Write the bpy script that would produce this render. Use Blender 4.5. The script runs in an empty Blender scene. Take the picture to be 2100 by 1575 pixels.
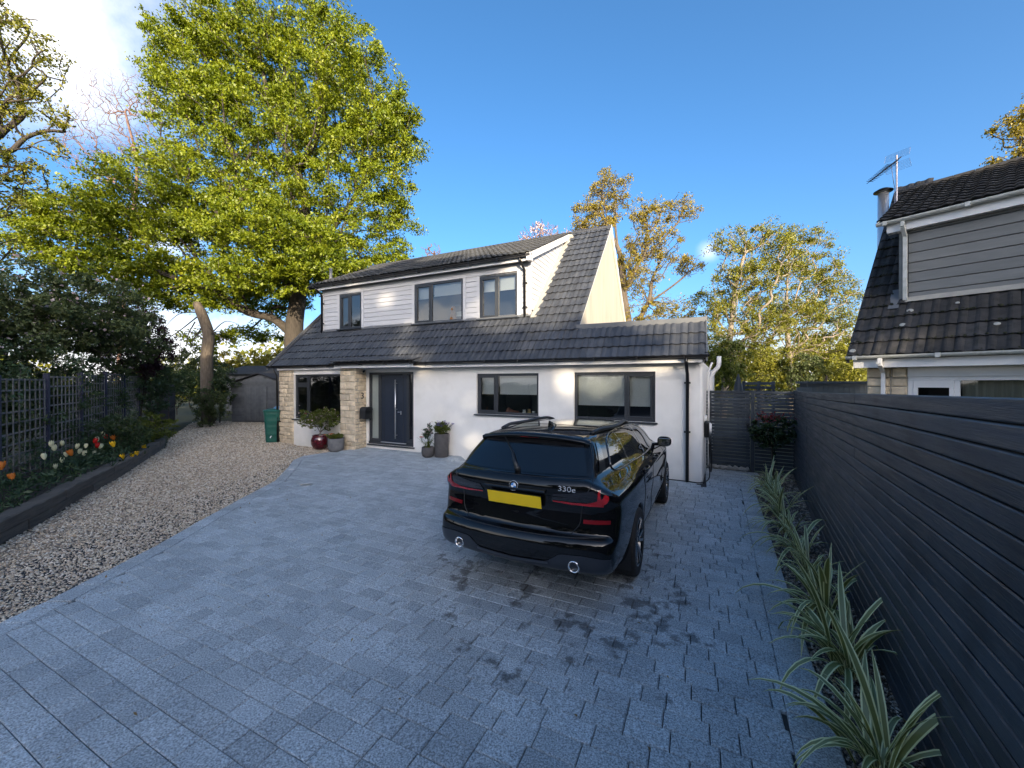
import bpy, math, random
import numpy as np
from mathutils import Vector, Matrix
random.seed(11)
RNG = np.random.default_rng(11)
sc = bpy.context.scene
COL = sc.collection
R = math.radians

# ------------------------------------------------------------------ camera
CZ = 2.04
cd = bpy.data.cameras.new('camera'); cam = bpy.data.objects.new('camera', cd); COL.objects.link(cam)
cd.sensor_width = 36.0; cd.lens = 36.0 * 805.0 / 2100.0; cd.clip_start = 0.05; cd.clip_end = 900
cam.location = (0, 0, CZ); cam.rotation_euler = (R(90 - 0.315), 0, 0)
sc.camera = cam

# ------------------------------------------------------------------ sky, sun, exposure
SUN_EL = R(14.0)
SUN_H = Vector((0.16, -0.987)).normalized()
SUN_DIR = Vector((SUN_H.x * math.cos(SUN_EL), SUN_H.y * math.cos(SUN_EL), math.sin(SUN_EL)))
W = bpy.data.worlds.new('World'); sc.world = W; W.use_nodes = True
nt = W.node_tree; N = nt.nodes; L = nt.links; N.clear()
def wn(t, **k):
    n = N.new(t)
    for a, b in k.items(): setattr(n, a, b)
    return n
def wmath(op, a, b=None, c=None, clamp=False):
    n = N.new('ShaderNodeMath'); n.operation = op; n.use_clamp = clamp
    for i, s in enumerate((a, b, c)):
        if s is None: continue
        if isinstance(s, (int, float)): n.inputs[i].default_value = s
        else: L.new(s, n.inputs[i])
    return n.outputs[0]
sky = wn('ShaderNodeTexSky', sky_type='NISHITA'); sky.sun_disc = False
sky.sun_elevation = SUN_EL; sky.sun_rotation = math.atan2(SUN_H.x, SUN_H.y)
sky.altitude = 50; sky.air_density = 0.62; sky.dust_density = 4.4; sky.ozone_density = 2.4
hsv = wn('ShaderNodeHueSaturation'); hsv.inputs['Saturation'].default_value = 1.2; hsv.inputs['Hue'].default_value = .494; L.new(sky.outputs[0], hsv.inputs['Color'])
tc = wn('ShaderNodeTexCoord')
nz = wn('ShaderNodeTexNoise'); nz.inputs['Scale'].default_value = 3.2; nz.inputs['Detail'].default_value = 8; nz.inputs['Roughness'].default_value = 0.6
L.new(tc.outputs['Generated'], nz.inputs['Vector'])
nfac = nz.outputs['Fac']
def dirvec(px, py):
    return Vector(((px - 1050) / 805, 1.0, (783 - py) / 805)).normalized()
def blob(px, py, rad, soft, amt=0.25):
    d = dirvec(px, py)
    dt = wn('ShaderNodeVectorMath', operation='DISTANCE'); L.new(tc.outputs['Generated'], dt.inputs[0]); dt.inputs[1].default_value = d
    e = wmath('MULTIPLY_ADD', wmath('SUBTRACT', nfac, 0.5), -amt * 2, dt.outputs['Value'])
    mr = wn('ShaderNodeMapRange', interpolation_type='SMOOTHSTEP'); L.new(e, mr.inputs['Value'])
    mr.inputs['From Min'].default_value = rad - soft; mr.inputs['From Max'].default_value = rad + soft
    mr.inputs['To Min'].default_value = 1; mr.inputs['To Max'].default_value = 0
    return mr.outputs['Result']
c1 = blob(70, -10, 0.10, 0.12, 0.20)
c2 = wmath('MULTIPLY', blob(1452, 516, 0.008, 0.022, 0.035), .7)
c3 = blob(330, 470, 0.02, 0.05, 0.06)
sx = wn('ShaderNodeSeparateXYZ'); L.new(tc.outputs['Generated'], sx.inputs[0])
# low bank of broken cloud all round the horizon
hb = wmath('MULTIPLY_ADD', wmath('SUBTRACT', nfac, 0.5), 0.55, sx.outputs['Z'])
mr = wn('ShaderNodeMapRange', interpolation_type='SMOOTHSTEP'); L.new(hb, mr.inputs['Value'])
mr.inputs['From Min'].default_value = 0.02; mr.inputs['From Max'].default_value = 0.19; mr.inputs['To Min'].default_value = 0.9; mr.inputs['To Max'].default_value = 0
cl = wmath('MAXIMUM', wmath('MAXIMUM', c1, c2), wmath('MAXIMUM', c3, mr.outputs['Result']))
cmix = wn('ShaderNodeMix', data_type='RGBA'); L.new(wmath('MULTIPLY', cl, 0.93), cmix.inputs[0])
L.new(hsv.outputs[0], cmix.inputs[6])
CLOUD = cmix.inputs[7]; CLOUD.default_value = (4.6, 4.5, 4.45, 1)
bg = wn('ShaderNodeBackground'); bg.inputs['Strength'].default_value = 0.13; L.new(cmix.outputs[2], bg.inputs['Color'])
wo = wn('ShaderNodeOutputWorld'); L.new(bg.outputs[0], wo.inputs[0])

sl = bpy.data.lights.new('sun', 'SUN'); sl.energy = 2.9; sl.angle = R(0.55); sl.color = (1.0, 0.84, 0.62)
so = bpy.data.objects.new('sun', sl); COL.objects.link(so)
so.rotation_euler = SUN_DIR.to_track_quat('Z', 'Y').to_euler(); so.location = (0, -20, 30)

sc.view_settings.view_transform = 'Standard'; sc.view_settings.look = 'None'
sc.view_settings.gamma = 1.0; sc.view_settings.exposure = 1.8
sc.view_settings.use_curve_mapping = False
sc.render.engine = 'CYCLES'
sc.cycles.max_bounces = 6; sc.cycles.diffuse_bounces = 3; sc.cycles.glossy_bounces = 3
sc.cycles.transparent_max_bounces = 8; sc.cycles.transmission_bounces = 3
sc.cycles.use_denoising = True
sc.cycles.caustics_reflective = False; sc.cycles.caustics_refractive = False

# ------------------------------------------------------------------ frame of the house: U along the front, V into it
YAW = R(-25.32); DIST = 8.796
UD = Vector((math.cos(YAW), math.sin(YAW), 0)); VD = Vector((-math.sin(YAW), math.cos(YAW), 0)); ZD = Vector((0, 0, 1))
GR = 0.0195
def H(u, v, z): return UD * u + VD * (v + DIST) + Vector((0, 0, z))
def toUV(p): return p[0] * UD.x + p[1] * UD.y, p[0] * VD.x + p[1] * VD.y - DIST
def gz(x, y):
    v = toUV((x, y))[1]
    return max(-GR * v, 0.0) if v < 0 else 0.0
def gzv(v): return -GR * v if v < 0 else 0.0
HB = Matrix((UD, VD, ZD)).transposed().to_4x4()      # house basis as a rotation

# ------------------------------------------------------------------ materials
def pmat(name, c1, c2=None, rough=.7, scale=6.0, bump=0.0, bscale=None, metal=0.0, coat=0.0, spec=0.5, rnd=0.0, detail=6, stretch=None, c3=None, s3=1.2, w3=.5, rvar=0.0, isl=False):
    m = bpy.data.materials.new(name); m.use_nodes = True
    nt = m.node_tree; n = nt.nodes; l = nt.links
    b = n['Principled BSDF']
    b.inputs['Roughness'].default_value = rough; b.inputs['Metallic'].default_value = metal
    b.inputs['Coat Weight'].default_value = coat; b.inputs['Coat Roughness'].default_value = 0.03
    b.inputs['Specular IOR Level'].default_value = spec
    g = n.new('ShaderNodeNewGeometry'); vec = g.outputs['Position']
    if stretch:
        mp = n.new('ShaderNodeMapping'); mp.inputs['Scale'].default_value = stretch[0]; mp.inputs['Rotation'].default_value = (0, 0, stretch[1])
        mp.vector_type = 'TEXTURE' if False else 'POINT'; l.new(vec, mp.inputs[0]); vec = mp.outputs[0]
    col = None
    if c2 is not None:
        t = n.new('ShaderNodeTexNoise'); t.inputs['Scale'].default_value = scale; t.inputs['Detail'].default_value = detail; t.inputs['Roughness'].default_value = .6
        l.new(vec, t.inputs['Vector'])
        r = n.new('ShaderNodeMapRange'); r.inputs['From Min'].default_value = .32; r.inputs['From Max'].default_value = .68; l.new(t.outputs['Fac'], r.inputs['Value'])
        mx = n.new('ShaderNodeMix'); mx.data_type = 'RGBA'; mx.inputs[6].default_value = (*c1, 1); mx.inputs[7].default_value = (*c2, 1)
        l.new(r.outputs[0], mx.inputs[0]); col = mx.outputs[2]
        if c3 is not None:
            t3 = n.new('ShaderNodeTexNoise'); t3.inputs['Scale'].default_value = s3; t3.inputs['Detail'].default_value = 8; l.new(g.outputs['Position'], t3.inputs['Vector'])
            r3 = n.new('ShaderNodeMapRange'); r3.inputs['From Min'].default_value = .5; r3.inputs['From Max'].default_value = .7; r3.inputs['To Max'].default_value = w3; l.new(t3.outputs['Fac'], r3.inputs['Value'])
            m3 = n.new('ShaderNodeMix'); m3.data_type = 'RGBA'; m3.inputs[7].default_value = (*c3, 1); l.new(col, m3.inputs[6]); l.new(r3.outputs[0], m3.inputs[0]); col = m3.outputs[2]
        if rvar:
            rr = n.new('ShaderNodeMapRange'); rr.inputs['To Min'].default_value = max(rough - rvar, .02); rr.inputs['To Max'].default_value = min(rough + rvar, 1); l.new(r.outputs[0], rr.inputs['Value']); l.new(rr.outputs[0], b.inputs['Roughness'])
    if rnd:
        oi = n.new('ShaderNodeObjectInfo'); src = oi.outputs['Random']
        if isl:
            ad = n.new('ShaderNodeMath'); ad.operation = 'ADD'; l.new(oi.outputs['Random'], ad.inputs[0]); l.new(g.outputs['Random Per Island'], ad.inputs[1])
            fr = n.new('ShaderNodeMath'); fr.operation = 'FRACT'; l.new(ad.outputs[0], fr.inputs[0]); src = fr.outputs[0]
        mr = n.new('ShaderNodeMapRange'); mr.inputs['To Min'].default_value = 1 - rnd; mr.inputs['To Max'].default_value = 1 + rnd; l.new(src, mr.inputs['Value'])
        hs = n.new('ShaderNodeHueSaturation'); l.new(mr.outputs[0], hs.inputs['Value'])
        if col is None: hs.inputs['Color'].default_value = (*c1, 1)
        else: l.new(col, hs.inputs['Color'])
        col = hs.outputs[0]
    if col is None: b.inputs['Base Color'].default_value = (*c1, 1)
    else: l.new(col, b.inputs['Base Color'])
    if bump:
        t2 = n.new('ShaderNodeTexNoise'); t2.inputs['Scale'].default_value = bscale or scale * 4; t2.inputs['Detail'].default_value = 5; l.new(vec, t2.inputs['Vector'])
        bp = n.new('ShaderNodeBump'); bp.inputs['Strength'].default_value = 1.0; bp.inputs['Distance'].default_value = bump; l.new(t2.outputs['Fac'], bp.inputs['Height']); l.new(bp.outputs[0], b.inputs['Normal'])
    return m

def leafmat(name, cols, trans=.35, rough=.5, gloss=.03):
    """leaf surface: per-leaf colour between the given colours, light passing through from behind"""
    m = bpy.data.materials.new(name); m.use_nodes = True
    nt = m.node_tree; n = nt.nodes; l = nt.links; n.clear()
    g = n.new('ShaderNodeNewGeometry')
    cr = n.new('ShaderNodeValToRGB'); el = cr.color_ramp.elements
    el[0].position = 0; el[0].color = (*cols[0], 1); el[1].position = 1; el[1].color = (*cols[-1], 1)
    for i, c in enumerate(cols[1:-1]):
        e = el.new((i + 1) / (len(cols) - 1)); e.color = (*c, 1)
    nzz = n.new('ShaderNodeTexNoise'); nzz.inputs['Scale'].default_value = .9; nzz.inputs['Detail'].default_value = 2; l.new(g.outputs['Position'], nzz.inputs['Vector'])
    ad = n.new('ShaderNodeMath'); ad.operation = 'MULTIPLY_ADD'; l.new(g.outputs['Random Per Island'], ad.inputs[0]); ad.inputs[1].default_value = .55; 
    sb = n.new('ShaderNodeMapRange'); sb.inputs['From Min'].default_value = .3; sb.inputs['From Max'].default_value = .7; sb.inputs['To Max'].default_value = .45; l.new(nzz.outputs['Fac'], sb.inputs['Value']); l.new(sb.outputs[0], ad.inputs[2])
    l.new(ad.outputs[0], cr.inputs[0])
    d = n.new('ShaderNodeBsdfDiffuse'); t = n.new('ShaderNodeBsdfTranslucent'); gl = n.new('ShaderNodeBsdfGlossy'); gl.inputs['Roughness'].default_value = rough
    l.new(cr.outputs[0], d.inputs[0])
    hs = n.new('ShaderNodeHueSaturation'); hs.inputs['Value'].default_value = 1.25; hs.inputs['Saturation'].default_value = 1.1; l.new(cr.outputs[0], hs.inputs['Color']); l.new(hs.outputs[0], t.inputs[0])
    a = n.new('ShaderNodeMixShader'); a.inputs[0].default_value = trans; l.new(d.outputs[0], a.inputs[1]); l.new(t.outputs[0], a.inputs[2])
    c = n.new('ShaderNodeMixShader'); c.inputs[0].default_value = gloss; l.new(a.outputs[0], c.inputs[1]); l.new(gl.outputs[0], c.inputs[2])
    o = n.new('ShaderNodeOutputMaterial'); l.new(c.outputs[0], o.inputs[0])
    return m

def glassmat(name, tint=(.9, .95, .95), refl=1.0):
    m = bpy.data.materials.new(name); m.use_nodes = True
    nt = m.node_tree; n = nt.nodes; l = nt.links; n.clear()
    tr = n.new('ShaderNodeBsdfTransparent'); tr.inputs[0].default_value = (*tint, 1)
    gl = n.new('ShaderNodeBsdfGlossy'); gl.inputs['Roughness'].default_value = .015; gl.inputs[0].default_value = (1, 1, 1, 1)
    f = n.new('ShaderNodeFresnel'); f.inputs['IOR'].default_value = 1.62
    mu = n.new('ShaderNodeMath'); mu.operation = 'MULTIPLY'; mu.use_clamp = True; mu.inputs[1].default_value = 1.5 * refl; l.new(f.outputs[0], mu.inputs[0])
    ng = n.new('ShaderNodeNewGeometry'); t2 = n.new('ShaderNodeTexNoise'); t2.inputs['Scale'].default_value = 1.7; t2.inputs['Detail'].default_value = 1; l.new(ng.outputs['Position'], t2.inputs['Vector'])
    bp = n.new('ShaderNodeBump'); bp.inputs['Strength'].default_value = .5; bp.inputs['Distance'].default_value = .012; l.new(t2.outputs['Fac'], bp.inputs['Height']); l.new(bp.outputs[0], gl.inputs['Normal'])
    mx = n.new('ShaderNodeMixShader'); l.new(mu.outputs[0], mx.inputs[0]); l.new(tr.outputs[0], mx.inputs[1]); l.new(gl.outputs[0], mx.inputs[2])
    o = n.new('ShaderNodeOutputMaterial'); l.new(mx.outputs[0], o.inputs[0])
    return m

M = {}
M['render'] = pmat('white_render', (.85, .825, .775), (.79, .765, .72), rough=.85, scale=1.3, bump=.004, bscale=160, c3=(.62, .60, .55), s3=1.9, w3=.34)
M['white'] = pmat('white_upvc', (.80, .80, .80), (.74, .74, .73), rough=.35, scale=3)
M['cream'] = pmat('gable_render', (.53, .485, .395), (.43, .39, .31), rough=.85, scale=1.6, stretch=((1.6, 1.6, .35), 0), bump=.003, bscale=130)
M['tile'] = pmat('slate_grey_tile', (.040, .045, .054), (.060, .065, .075), rough=.55, scale=2.5, bump=.0015, bscale=240, rnd=.17, c3=(.10, .10, .095), s3=5.5, w3=.4)
M['tile_in'] = pmat('slate_grey_tile_stuff', (.040, .044, .052), (.062, .064, .068), rough=.6, scale=3, bump=.002, bscale=200, rnd=.16, isl=True, c3=(.085, .085, .075), s3=1.8, w3=.4)
M['oldtile'] = pmat('mossy_brown_tile', (.020, .0195, .020), (.044, .042, .041), rough=.9, scale=9, bump=.006, bscale=60, rnd=.25, c3=(.012, .013, .010), s3=7, w3=.9, isl=True)
M['felt'] = pmat('roof_underlay', (.03, .03, .035), rough=.9)
M['lead'] = pmat('lead_flashing', (.30, .29, .26), (.42, .40, .34), rough=.6, scale=4)
M['leadd'] = pmat('grey_flashing', (.10, .11, .12), (.15, .15, .15), rough=.5, scale=4)
M['blk'] = pmat('black_plastic', (.008, .008, .009), rough=.3)
M['anth'] = pmat('anthracite_frame', (.026, .030, .036), (.034, .038, .044), rough=.38, scale=12)
M['door'] = pmat('navy_door', (.014, .021, .036), (.017, .025, .042), rough=.42, scale=3)
M['clad'] = pmat('white_cladding', (.53, .53, .54), (.59, .585, .585), rough=.6, scale=3, stretch=((.5, .5, 5), 0), bump=.0015, bscale=40, rnd=.04)
M['gclad'] = pmat('grey_cladding', (.15, .155, .15), (.19, .195, .19), rough=.6, scale=3, stretch=((.5, .5, 5), 0), bump=.0015, bscale=40, rnd=.06)
M['stone'] = pmat('cream_stone', (.74, .62, .45), (.54, .44, .31), rough=.9, scale=7, bump=.014, bscale=22, rnd=.18, c3=(.40, .33, .24), s3=5, w3=.5)
M['mortar'] = pmat('mortar', (.42, .39, .34), (.32, .30, .26), rough=.95, scale=30, bump=.004)
M['glass'] = glassmat('window_glass')
M['glassu'] = glassmat('upper_window_glass', refl=1.5)
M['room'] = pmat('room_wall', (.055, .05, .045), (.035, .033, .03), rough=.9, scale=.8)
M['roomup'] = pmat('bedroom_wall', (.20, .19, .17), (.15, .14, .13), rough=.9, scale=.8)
M['blind'] = pmat('grey_roller_blind', (.78, .78, .76), (.72, .72, .70), rough=.9, scale=30, bump=.0008, bscale=500)
M['steel'] = pmat('brushed_steel', (.78, .78, .78), (.68, .68, .68), rough=.28, metal=.8, scale=30)
M['chrome'] = pmat('chrome', (.8, .8, .8), rough=.06, metal=1)
M['dkfence'] = pmat('blue_black_stained_wood', (.024, .034, .048), (.040, .053, .069), rough=.48, scale=5, stretch=((.35, .35, 7), 0), bump=.003, bscale=26, rnd=.24, c3=(.013, .018, .026), s3=3.5, w3=.7, rvar=.12)
M['greywood'] = pmat('weathered_lath', (.17, .165, .155), (.105, .10, .097), rough=.9, scale=14, bump=.002, rnd=.2)
M['postblue'] = pmat('navy_post', (.018, .020, .045), (.026, .028, .055), rough=.7, scale=9)
M['brownfence'] = pmat('brown_lap_board', (.115, .075, .060), (.070, .048, .040), rough=.9, scale=6, stretch=((.4, .4, 6), 0), bump=.004, rnd=.25)
M['sleeper'] = pmat('weathered_sleeper', (.070, .062, .054), (.135, .118, .10), rough=.92, scale=5, stretch=((.5, .5, 5), .6), bump=.010, bscale=18, rnd=.12)
M['shed'] = pmat('grey_painted_shed', (.075, .082, .092), (.11, .115, .12), rough=.8, scale=5, rnd=.1)
M['shedgold'] = pmat('bare_shed_board', (.28, .23, .17), (.20, .165, .12), rough=.85, scale=5, rnd=.15)
M['soil'] = pmat('dark_soil', (.022, .017, .013), (.045, .034, .026), rough=1, scale=25, bump=.03, bscale=20)
M['bark'] = pmat('tree_bark', (.075, .058, .042), (.14, .112, .082), rough=.95, scale=9, stretch=((2, 2, .45), 0), bump=.03, bscale=14)
M['barkdk'] = pmat('dark_bark', (.036, .029, .022), (.072, .060, .047), rough=.95, scale=9, stretch=((2, 2, .45), 0), bump=.02, bscale=18)
M['barkpale'] = pmat('pale_bark', (.30, .25, .19), (.17, .14, .105), rough=.95, scale=7, stretch=((2, 2, .45), 0), bump=.015, bscale=18)
M['twigred'] = pmat('reddish_bare_twig', (.20, .115, .085), (.13, .085, .07), rough=.9, scale=3)

# ------------------------------------------------------------------ mesh helpers
def link(name, me, parent=None):
    o = bpy.data.objects.new(name, me); COL.objects.link(o)
    if parent is not None: o.parent = parent
    return o
def tag(o, label=None, cat=None, group=None, kind=None):
    if label: o['label'] = label
    if cat: o['category'] = cat
    if group: o['group'] = group
    if kind: o['kind'] = kind
    return o
def empty(name, loc=(0, 0, 0), rz=0.0, parent=None):
    o = bpy.data.objects.new(name, None); COL.objects.link(o); o.location = loc; o.rotation_euler = (0, 0, rz); o.empty_display_size = .2
    if parent is not None: o.parent = parent
    return o
class MB:
    def __init__(s): s.v = []; s.f = []
    def face(s, pts):
        k = len(s.v); s.v += [tuple(p) for p in pts]; s.f.append(tuple(range(k, k + len(pts)))); return s
    def add(s, vs, fs):
        k = len(s.v); s.v += [tuple(p) for p in vs]; s.f += [tuple(i + k for i in f) for f in fs]; return s
    def box(s, o, a, b, c):
        o, a, b, c = Vector(o), Vector(a), Vector(b), Vector(c)
        vs = [o, o + a, o + a + b, o + b, o + c, o + a + c, o + a + b + c, o + b + c]
        return s.add(vs, [(0, 3, 2, 1), (4, 5, 6, 7), (0, 1, 5, 4), (1, 2, 6, 5), (2, 3, 7, 6), (3, 0, 4, 7)])
    def hb(s, u0, u1, v0, v1, z0, z1):
        return s.box(H(u0, v0, z0), UD * (u1 - u0), VD * (v1 - v0), ZD * (z1 - z0))
    def wb(s, x0, x1, y0, y1, z0, z1):
        return s.box((x0, y0, z0), (x1 - x0, 0, 0), (0, y1 - y0, 0), (0, 0, z1 - z0))
    def beam(s, p, q, w, h, up=ZD):
        p, q = Vector(p), Vector(q); d = (q - p); a = d.cross(up)
        if a.length < 1e-6: a = d.cross(Vector((1, 0, 0)))
        a.normalize(); b = a.cross(d).normalized()
        return s.box(p - a * w / 2 - b * h / 2, a * w, d, b * h)
    def tube(s, path, radii, n=8, cap=True):
        path = [Vector(p) for p in path]; k0 = len(s.v); m = len(path)
        if not hasattr(radii, '__len__'): radii = [radii] * m
        ref = None
        for i, p in enumerate(path):
            d = path[min(i + 1, m - 1)] - path[max(i - 1, 0)]
            if d.length < 1e-9: d = Vector((0, 0, 1))
            d.normalize()
            if ref is None:
                ref = d.cross(Vector((0, 0, 1)))
                if ref.length < .05: ref = d.cross(Vector((1, 0, 0)))
            ref = (ref - d * ref.dot(d))
            if ref.length < 1e-6: ref = d.cross(Vector((1, .3, 0)))
            ref.normalize(); b = d.cross(ref)
            for j in range(n):
                a = 2 * math.pi * j / n; s.v.append(tuple(p + (ref * math.cos(a) + b * math.sin(a)) * radii[i]))
        for i in range(m - 1):
            for j in range(n):
                a = k0 + i * n + j; c = k0 + i * n + (j + 1) % n
                s.f.append((a, c, c + n, a + n))
        if cap:
            s.f.append(tuple(k0 + j for j in range(n))[::-1]); s.f.append(tuple(k0 + (m - 1) * n + j for j in range(n)))
        return s
    def lathe(s, prof, c, n=24, axis=None):
        c = Vector(c); k0 = len(s.v); m = len(prof)
        if axis is None: X, Y, Z = Vector((1, 0, 0)), Vector((0, 1, 0)), ZD
        else:
            Z = Vector(axis).normalized(); X = Z.cross(Vector((0, 0, 1)))
            if X.length < .01: X = Vector((1, 0, 0))
            X.normalize(); Y = Z.cross(X)
        for r, z in prof:
            for j in range(n):
                a = 2 * math.pi * j / n; s.v.append(tuple(c + X * (r * math.cos(a)) + Y * (r * math.sin(a)) + Z * z))
        for i in range(m - 1):
            for j in range(n):
                a = k0 + i * n + j; b = k0 + i * n + (j + 1) % n; s.f.append((a, b, b + n, a + n))
        return s
    def mesh(s, name, mat=None, smooth=False):
        me = bpy.data.meshes.new(name); me.from_pydata(s.v, [], s.f)
        if mat: me.materials.append(M[mat] if isinstance(mat, str) else mat)
        if smooth: me.shade_smooth()
        return me
    def build(s, name, mat=None, parent=None, smooth=False, bevel=0.0):
        o = link(name, s.mesh(name, mat, smooth), parent)
        if bevel:
            b = o.modifiers.new('b', 'BEVEL'); b.width = bevel; b.segments = 2; b.limit_method = 'ANGLE'
        return o
def npmesh(name, verts, faces, mat=None, smooth=False):
    """verts (n,3), faces (m,k) numpy -> mesh, fast"""
    me = bpy.data.meshes.new(name); n, (m, k) = len(verts), faces.shape
    me.vertices.add(n); me.vertices.foreach_set('co', np.ascontiguousarray(verts, dtype=np.float32).ravel())
    me.loops.add(m * k); me.polygons.add(m)
    me.loops.foreach_set('vertex_index', np.ascontiguousarray(faces, dtype=np.int32).ravel())
    me.polygons.foreach_set('loop_start', np.arange(0, m * k, k, dtype=np.int32))
    me.update(calc_edges=True)
    if smooth: me.shade_smooth()
    if mat: me.materials.append(M[mat] if isinstance(mat, str) else mat)
    return me
def copy_tree(o, parent=None):
    c = o.copy(); COL.objects.link(c); c.parent = parent
    for ch in o.children: copy_tree(ch, c)
    return c
def inpoly(P, poly):
    """P (n,2) inside polygon"""
    x, y = P[:, 0], P[:, 1]; r = np.zeros(len(P), bool); j = len(poly) - 1
    for i in range(len(poly)):
        xi, yi = poly[i]; xj, yj = poly[j]
        c = ((yi > y) != (yj > y)) & (x < (xj - xi) * (y - yi) / ((yj - yi) or 1e-12) + xi)
        r ^= c; j = i
    return r
def pixd(px, py, Y):
    """point that stands Y metres ahead of the viewpoint in the direction a bearing gives"""
    c, s = math.cos(R(-.315)), math.sin(R(-.315)); X = (px - 1050) / 805; Z = -(py - 787.5) / 805
    d = Vector((X, c - s * Z, s + c * Z)); return Vector((0, 0, CZ)) + d * (Y / d.y)

# ================================================================== THE GROUND
def paver_material():
    m = pmat('charcoal_paver', (.305, .340, .362), (.395, .432, .452), rough=.6, scale=2.2, detail=5, rnd=.15, isl=True)
    nt = m.node_tree; n = nt.nodes; l = nt.links; b = n['Principled BSDF']
    g = n.new('ShaderNodeNewGeometry')
    # granite-like specks
    t = n.new('ShaderNodeTexNoise'); t.inputs['Scale'].default_value = 105; t.inputs['Detail'].default_value = 3; t.inputs['Roughness'].default_value = .7; l.new(g.outputs['Position'], t.inputs['Vector'])
    r = n.new('ShaderNodeMapRange'); r.inputs['From Min'].default_value = .36; r.inputs['From Max'].default_value = .70; r.inputs['To Min'].default_value = .42; r.inputs['To Max'].default_value = 1.85; l.new(t.outputs['Fac'], r.inputs['Value'])
    src = b.inputs['Base Color'].links[0].from_socket
    mu = n.new('ShaderNodeMix'); mu.data_type = 'RGBA'; mu.blend_type = 'MULTIPLY'; mu.inputs[0].default_value = 1; l.new(src, mu.inputs[6]); l.new(r.outputs[0], mu.inputs[7])
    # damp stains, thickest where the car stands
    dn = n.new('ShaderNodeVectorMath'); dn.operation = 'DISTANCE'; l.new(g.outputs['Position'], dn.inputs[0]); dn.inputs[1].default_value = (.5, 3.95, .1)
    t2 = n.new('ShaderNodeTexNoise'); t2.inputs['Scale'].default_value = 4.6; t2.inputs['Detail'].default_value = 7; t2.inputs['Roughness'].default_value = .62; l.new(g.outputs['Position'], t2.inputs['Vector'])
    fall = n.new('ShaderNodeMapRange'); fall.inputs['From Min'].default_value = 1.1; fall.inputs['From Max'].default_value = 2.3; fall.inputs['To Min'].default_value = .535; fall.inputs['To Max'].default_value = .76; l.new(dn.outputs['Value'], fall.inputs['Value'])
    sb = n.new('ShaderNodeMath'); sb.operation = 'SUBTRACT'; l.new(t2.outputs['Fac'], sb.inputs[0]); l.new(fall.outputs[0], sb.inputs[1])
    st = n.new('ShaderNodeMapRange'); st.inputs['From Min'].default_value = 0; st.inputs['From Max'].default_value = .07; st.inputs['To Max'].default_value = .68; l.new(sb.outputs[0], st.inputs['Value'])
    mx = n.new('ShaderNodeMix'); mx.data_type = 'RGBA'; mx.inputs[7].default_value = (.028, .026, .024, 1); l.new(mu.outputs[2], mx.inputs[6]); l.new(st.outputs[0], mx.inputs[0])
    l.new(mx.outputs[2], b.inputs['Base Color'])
    bp = n.new('ShaderNodeBump'); bp.inputs['Distance'].default_value = .005; l.new(t.outputs['Fac'], bp.inputs['Height'])
    t4 = n.new('ShaderNodeTexNoise'); t4.inputs['Scale'].default_value = 35; t4.inputs['Detail'].default_value = 4; l.new(g.outputs['Position'], t4.inputs['Vector'])
    bp2 = n.new('ShaderNodeBump'); bp2.inputs['Distance'].default_value = .004; l.new(t4.outputs['Fac'], bp2.inputs['Height']); l.new(bp.outputs[0], bp2.inputs['Normal']); l.new(bp2.outputs[0], b.inputs['Normal'])
    return m
M['paver'] = paver_material()
M['joint'] = pmat('jointing_sand', (.030, .032, .034), (.055, .055, .055), rough=1, scale=40)
M['earth'] = pmat('garden_ground', (.050, .062, .028), (.075, .070, .040), rough=1, scale=3, bump=.03, bscale=8)
M['gravelbase'] = pmat('gravel_fines', (.30, .245, .19), (.18, .15, .12), rough=1, scale=60, bump=.012, bscale=70)
M['bedbase'] = pmat('bed_soil', (.05, .042, .034), (.09, .075, .06), rough=1, scale=50, bump=.012, bscale=60)
def stonemat(name, cols):
    m = bpy.data.materials.new(name); m.use_nodes = True
    n = m.node_tree.nodes; l = m.node_tree.links; b = n['Principled BSDF']; b.inputs['Roughness'].default_value = .75
    g = n.new('ShaderNodeNewGeometry'); cr = n.new('ShaderNodeValToRGB'); cr.color_ramp.interpolation = 'CONSTANT'; el = cr.color_ramp.elements
    el[0].color = (*cols[0], 1); el[1].position = 1 / len(cols); el[1].color = (*cols[1], 1)
    for i, c in enumerate(cols[2:]): e = el.new((i + 2) / len(cols)); e.color = (*c, 1)
    l.new(g.outputs['Random Per Island'], cr.inputs[0]); l.new(cr.outputs[0], b.inputs['Base Color'])
    return m
M['gravel'] = stonemat('buff_gravel', [(.56, .46, .34), (.70, .61, .48), (.43, .35, .26), (.62, .50, .36), (.78, .71, .60), (.48, .37, .26), (.64, .56, .45), (.34, .285, .23)])
M['gravel2'] = stonemat('mixed_bed_gravel', [(.22, .19, .16), (.36, .31, .26), (.14, .12, .105), (.28, .23, .18), (.44, .41, .37), (.18, .14, .10)])

gm = MB()
for v0, v1, z0, z1 in ((-25, 0, 25 * GR, 0), (-400, -25, 25 * GR, 25 * GR), (0, 400, 0, 0)):
    gm.face([H(-400, v0, z0 - .07), H(400, v0, z0 - .07), H(400, v1, z1 - .07), H(-400, v1, z1 - .07)])
tag(gm.build('ground', 'earth'), 'open garden ground running to the horizon', kind='structure')

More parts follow.
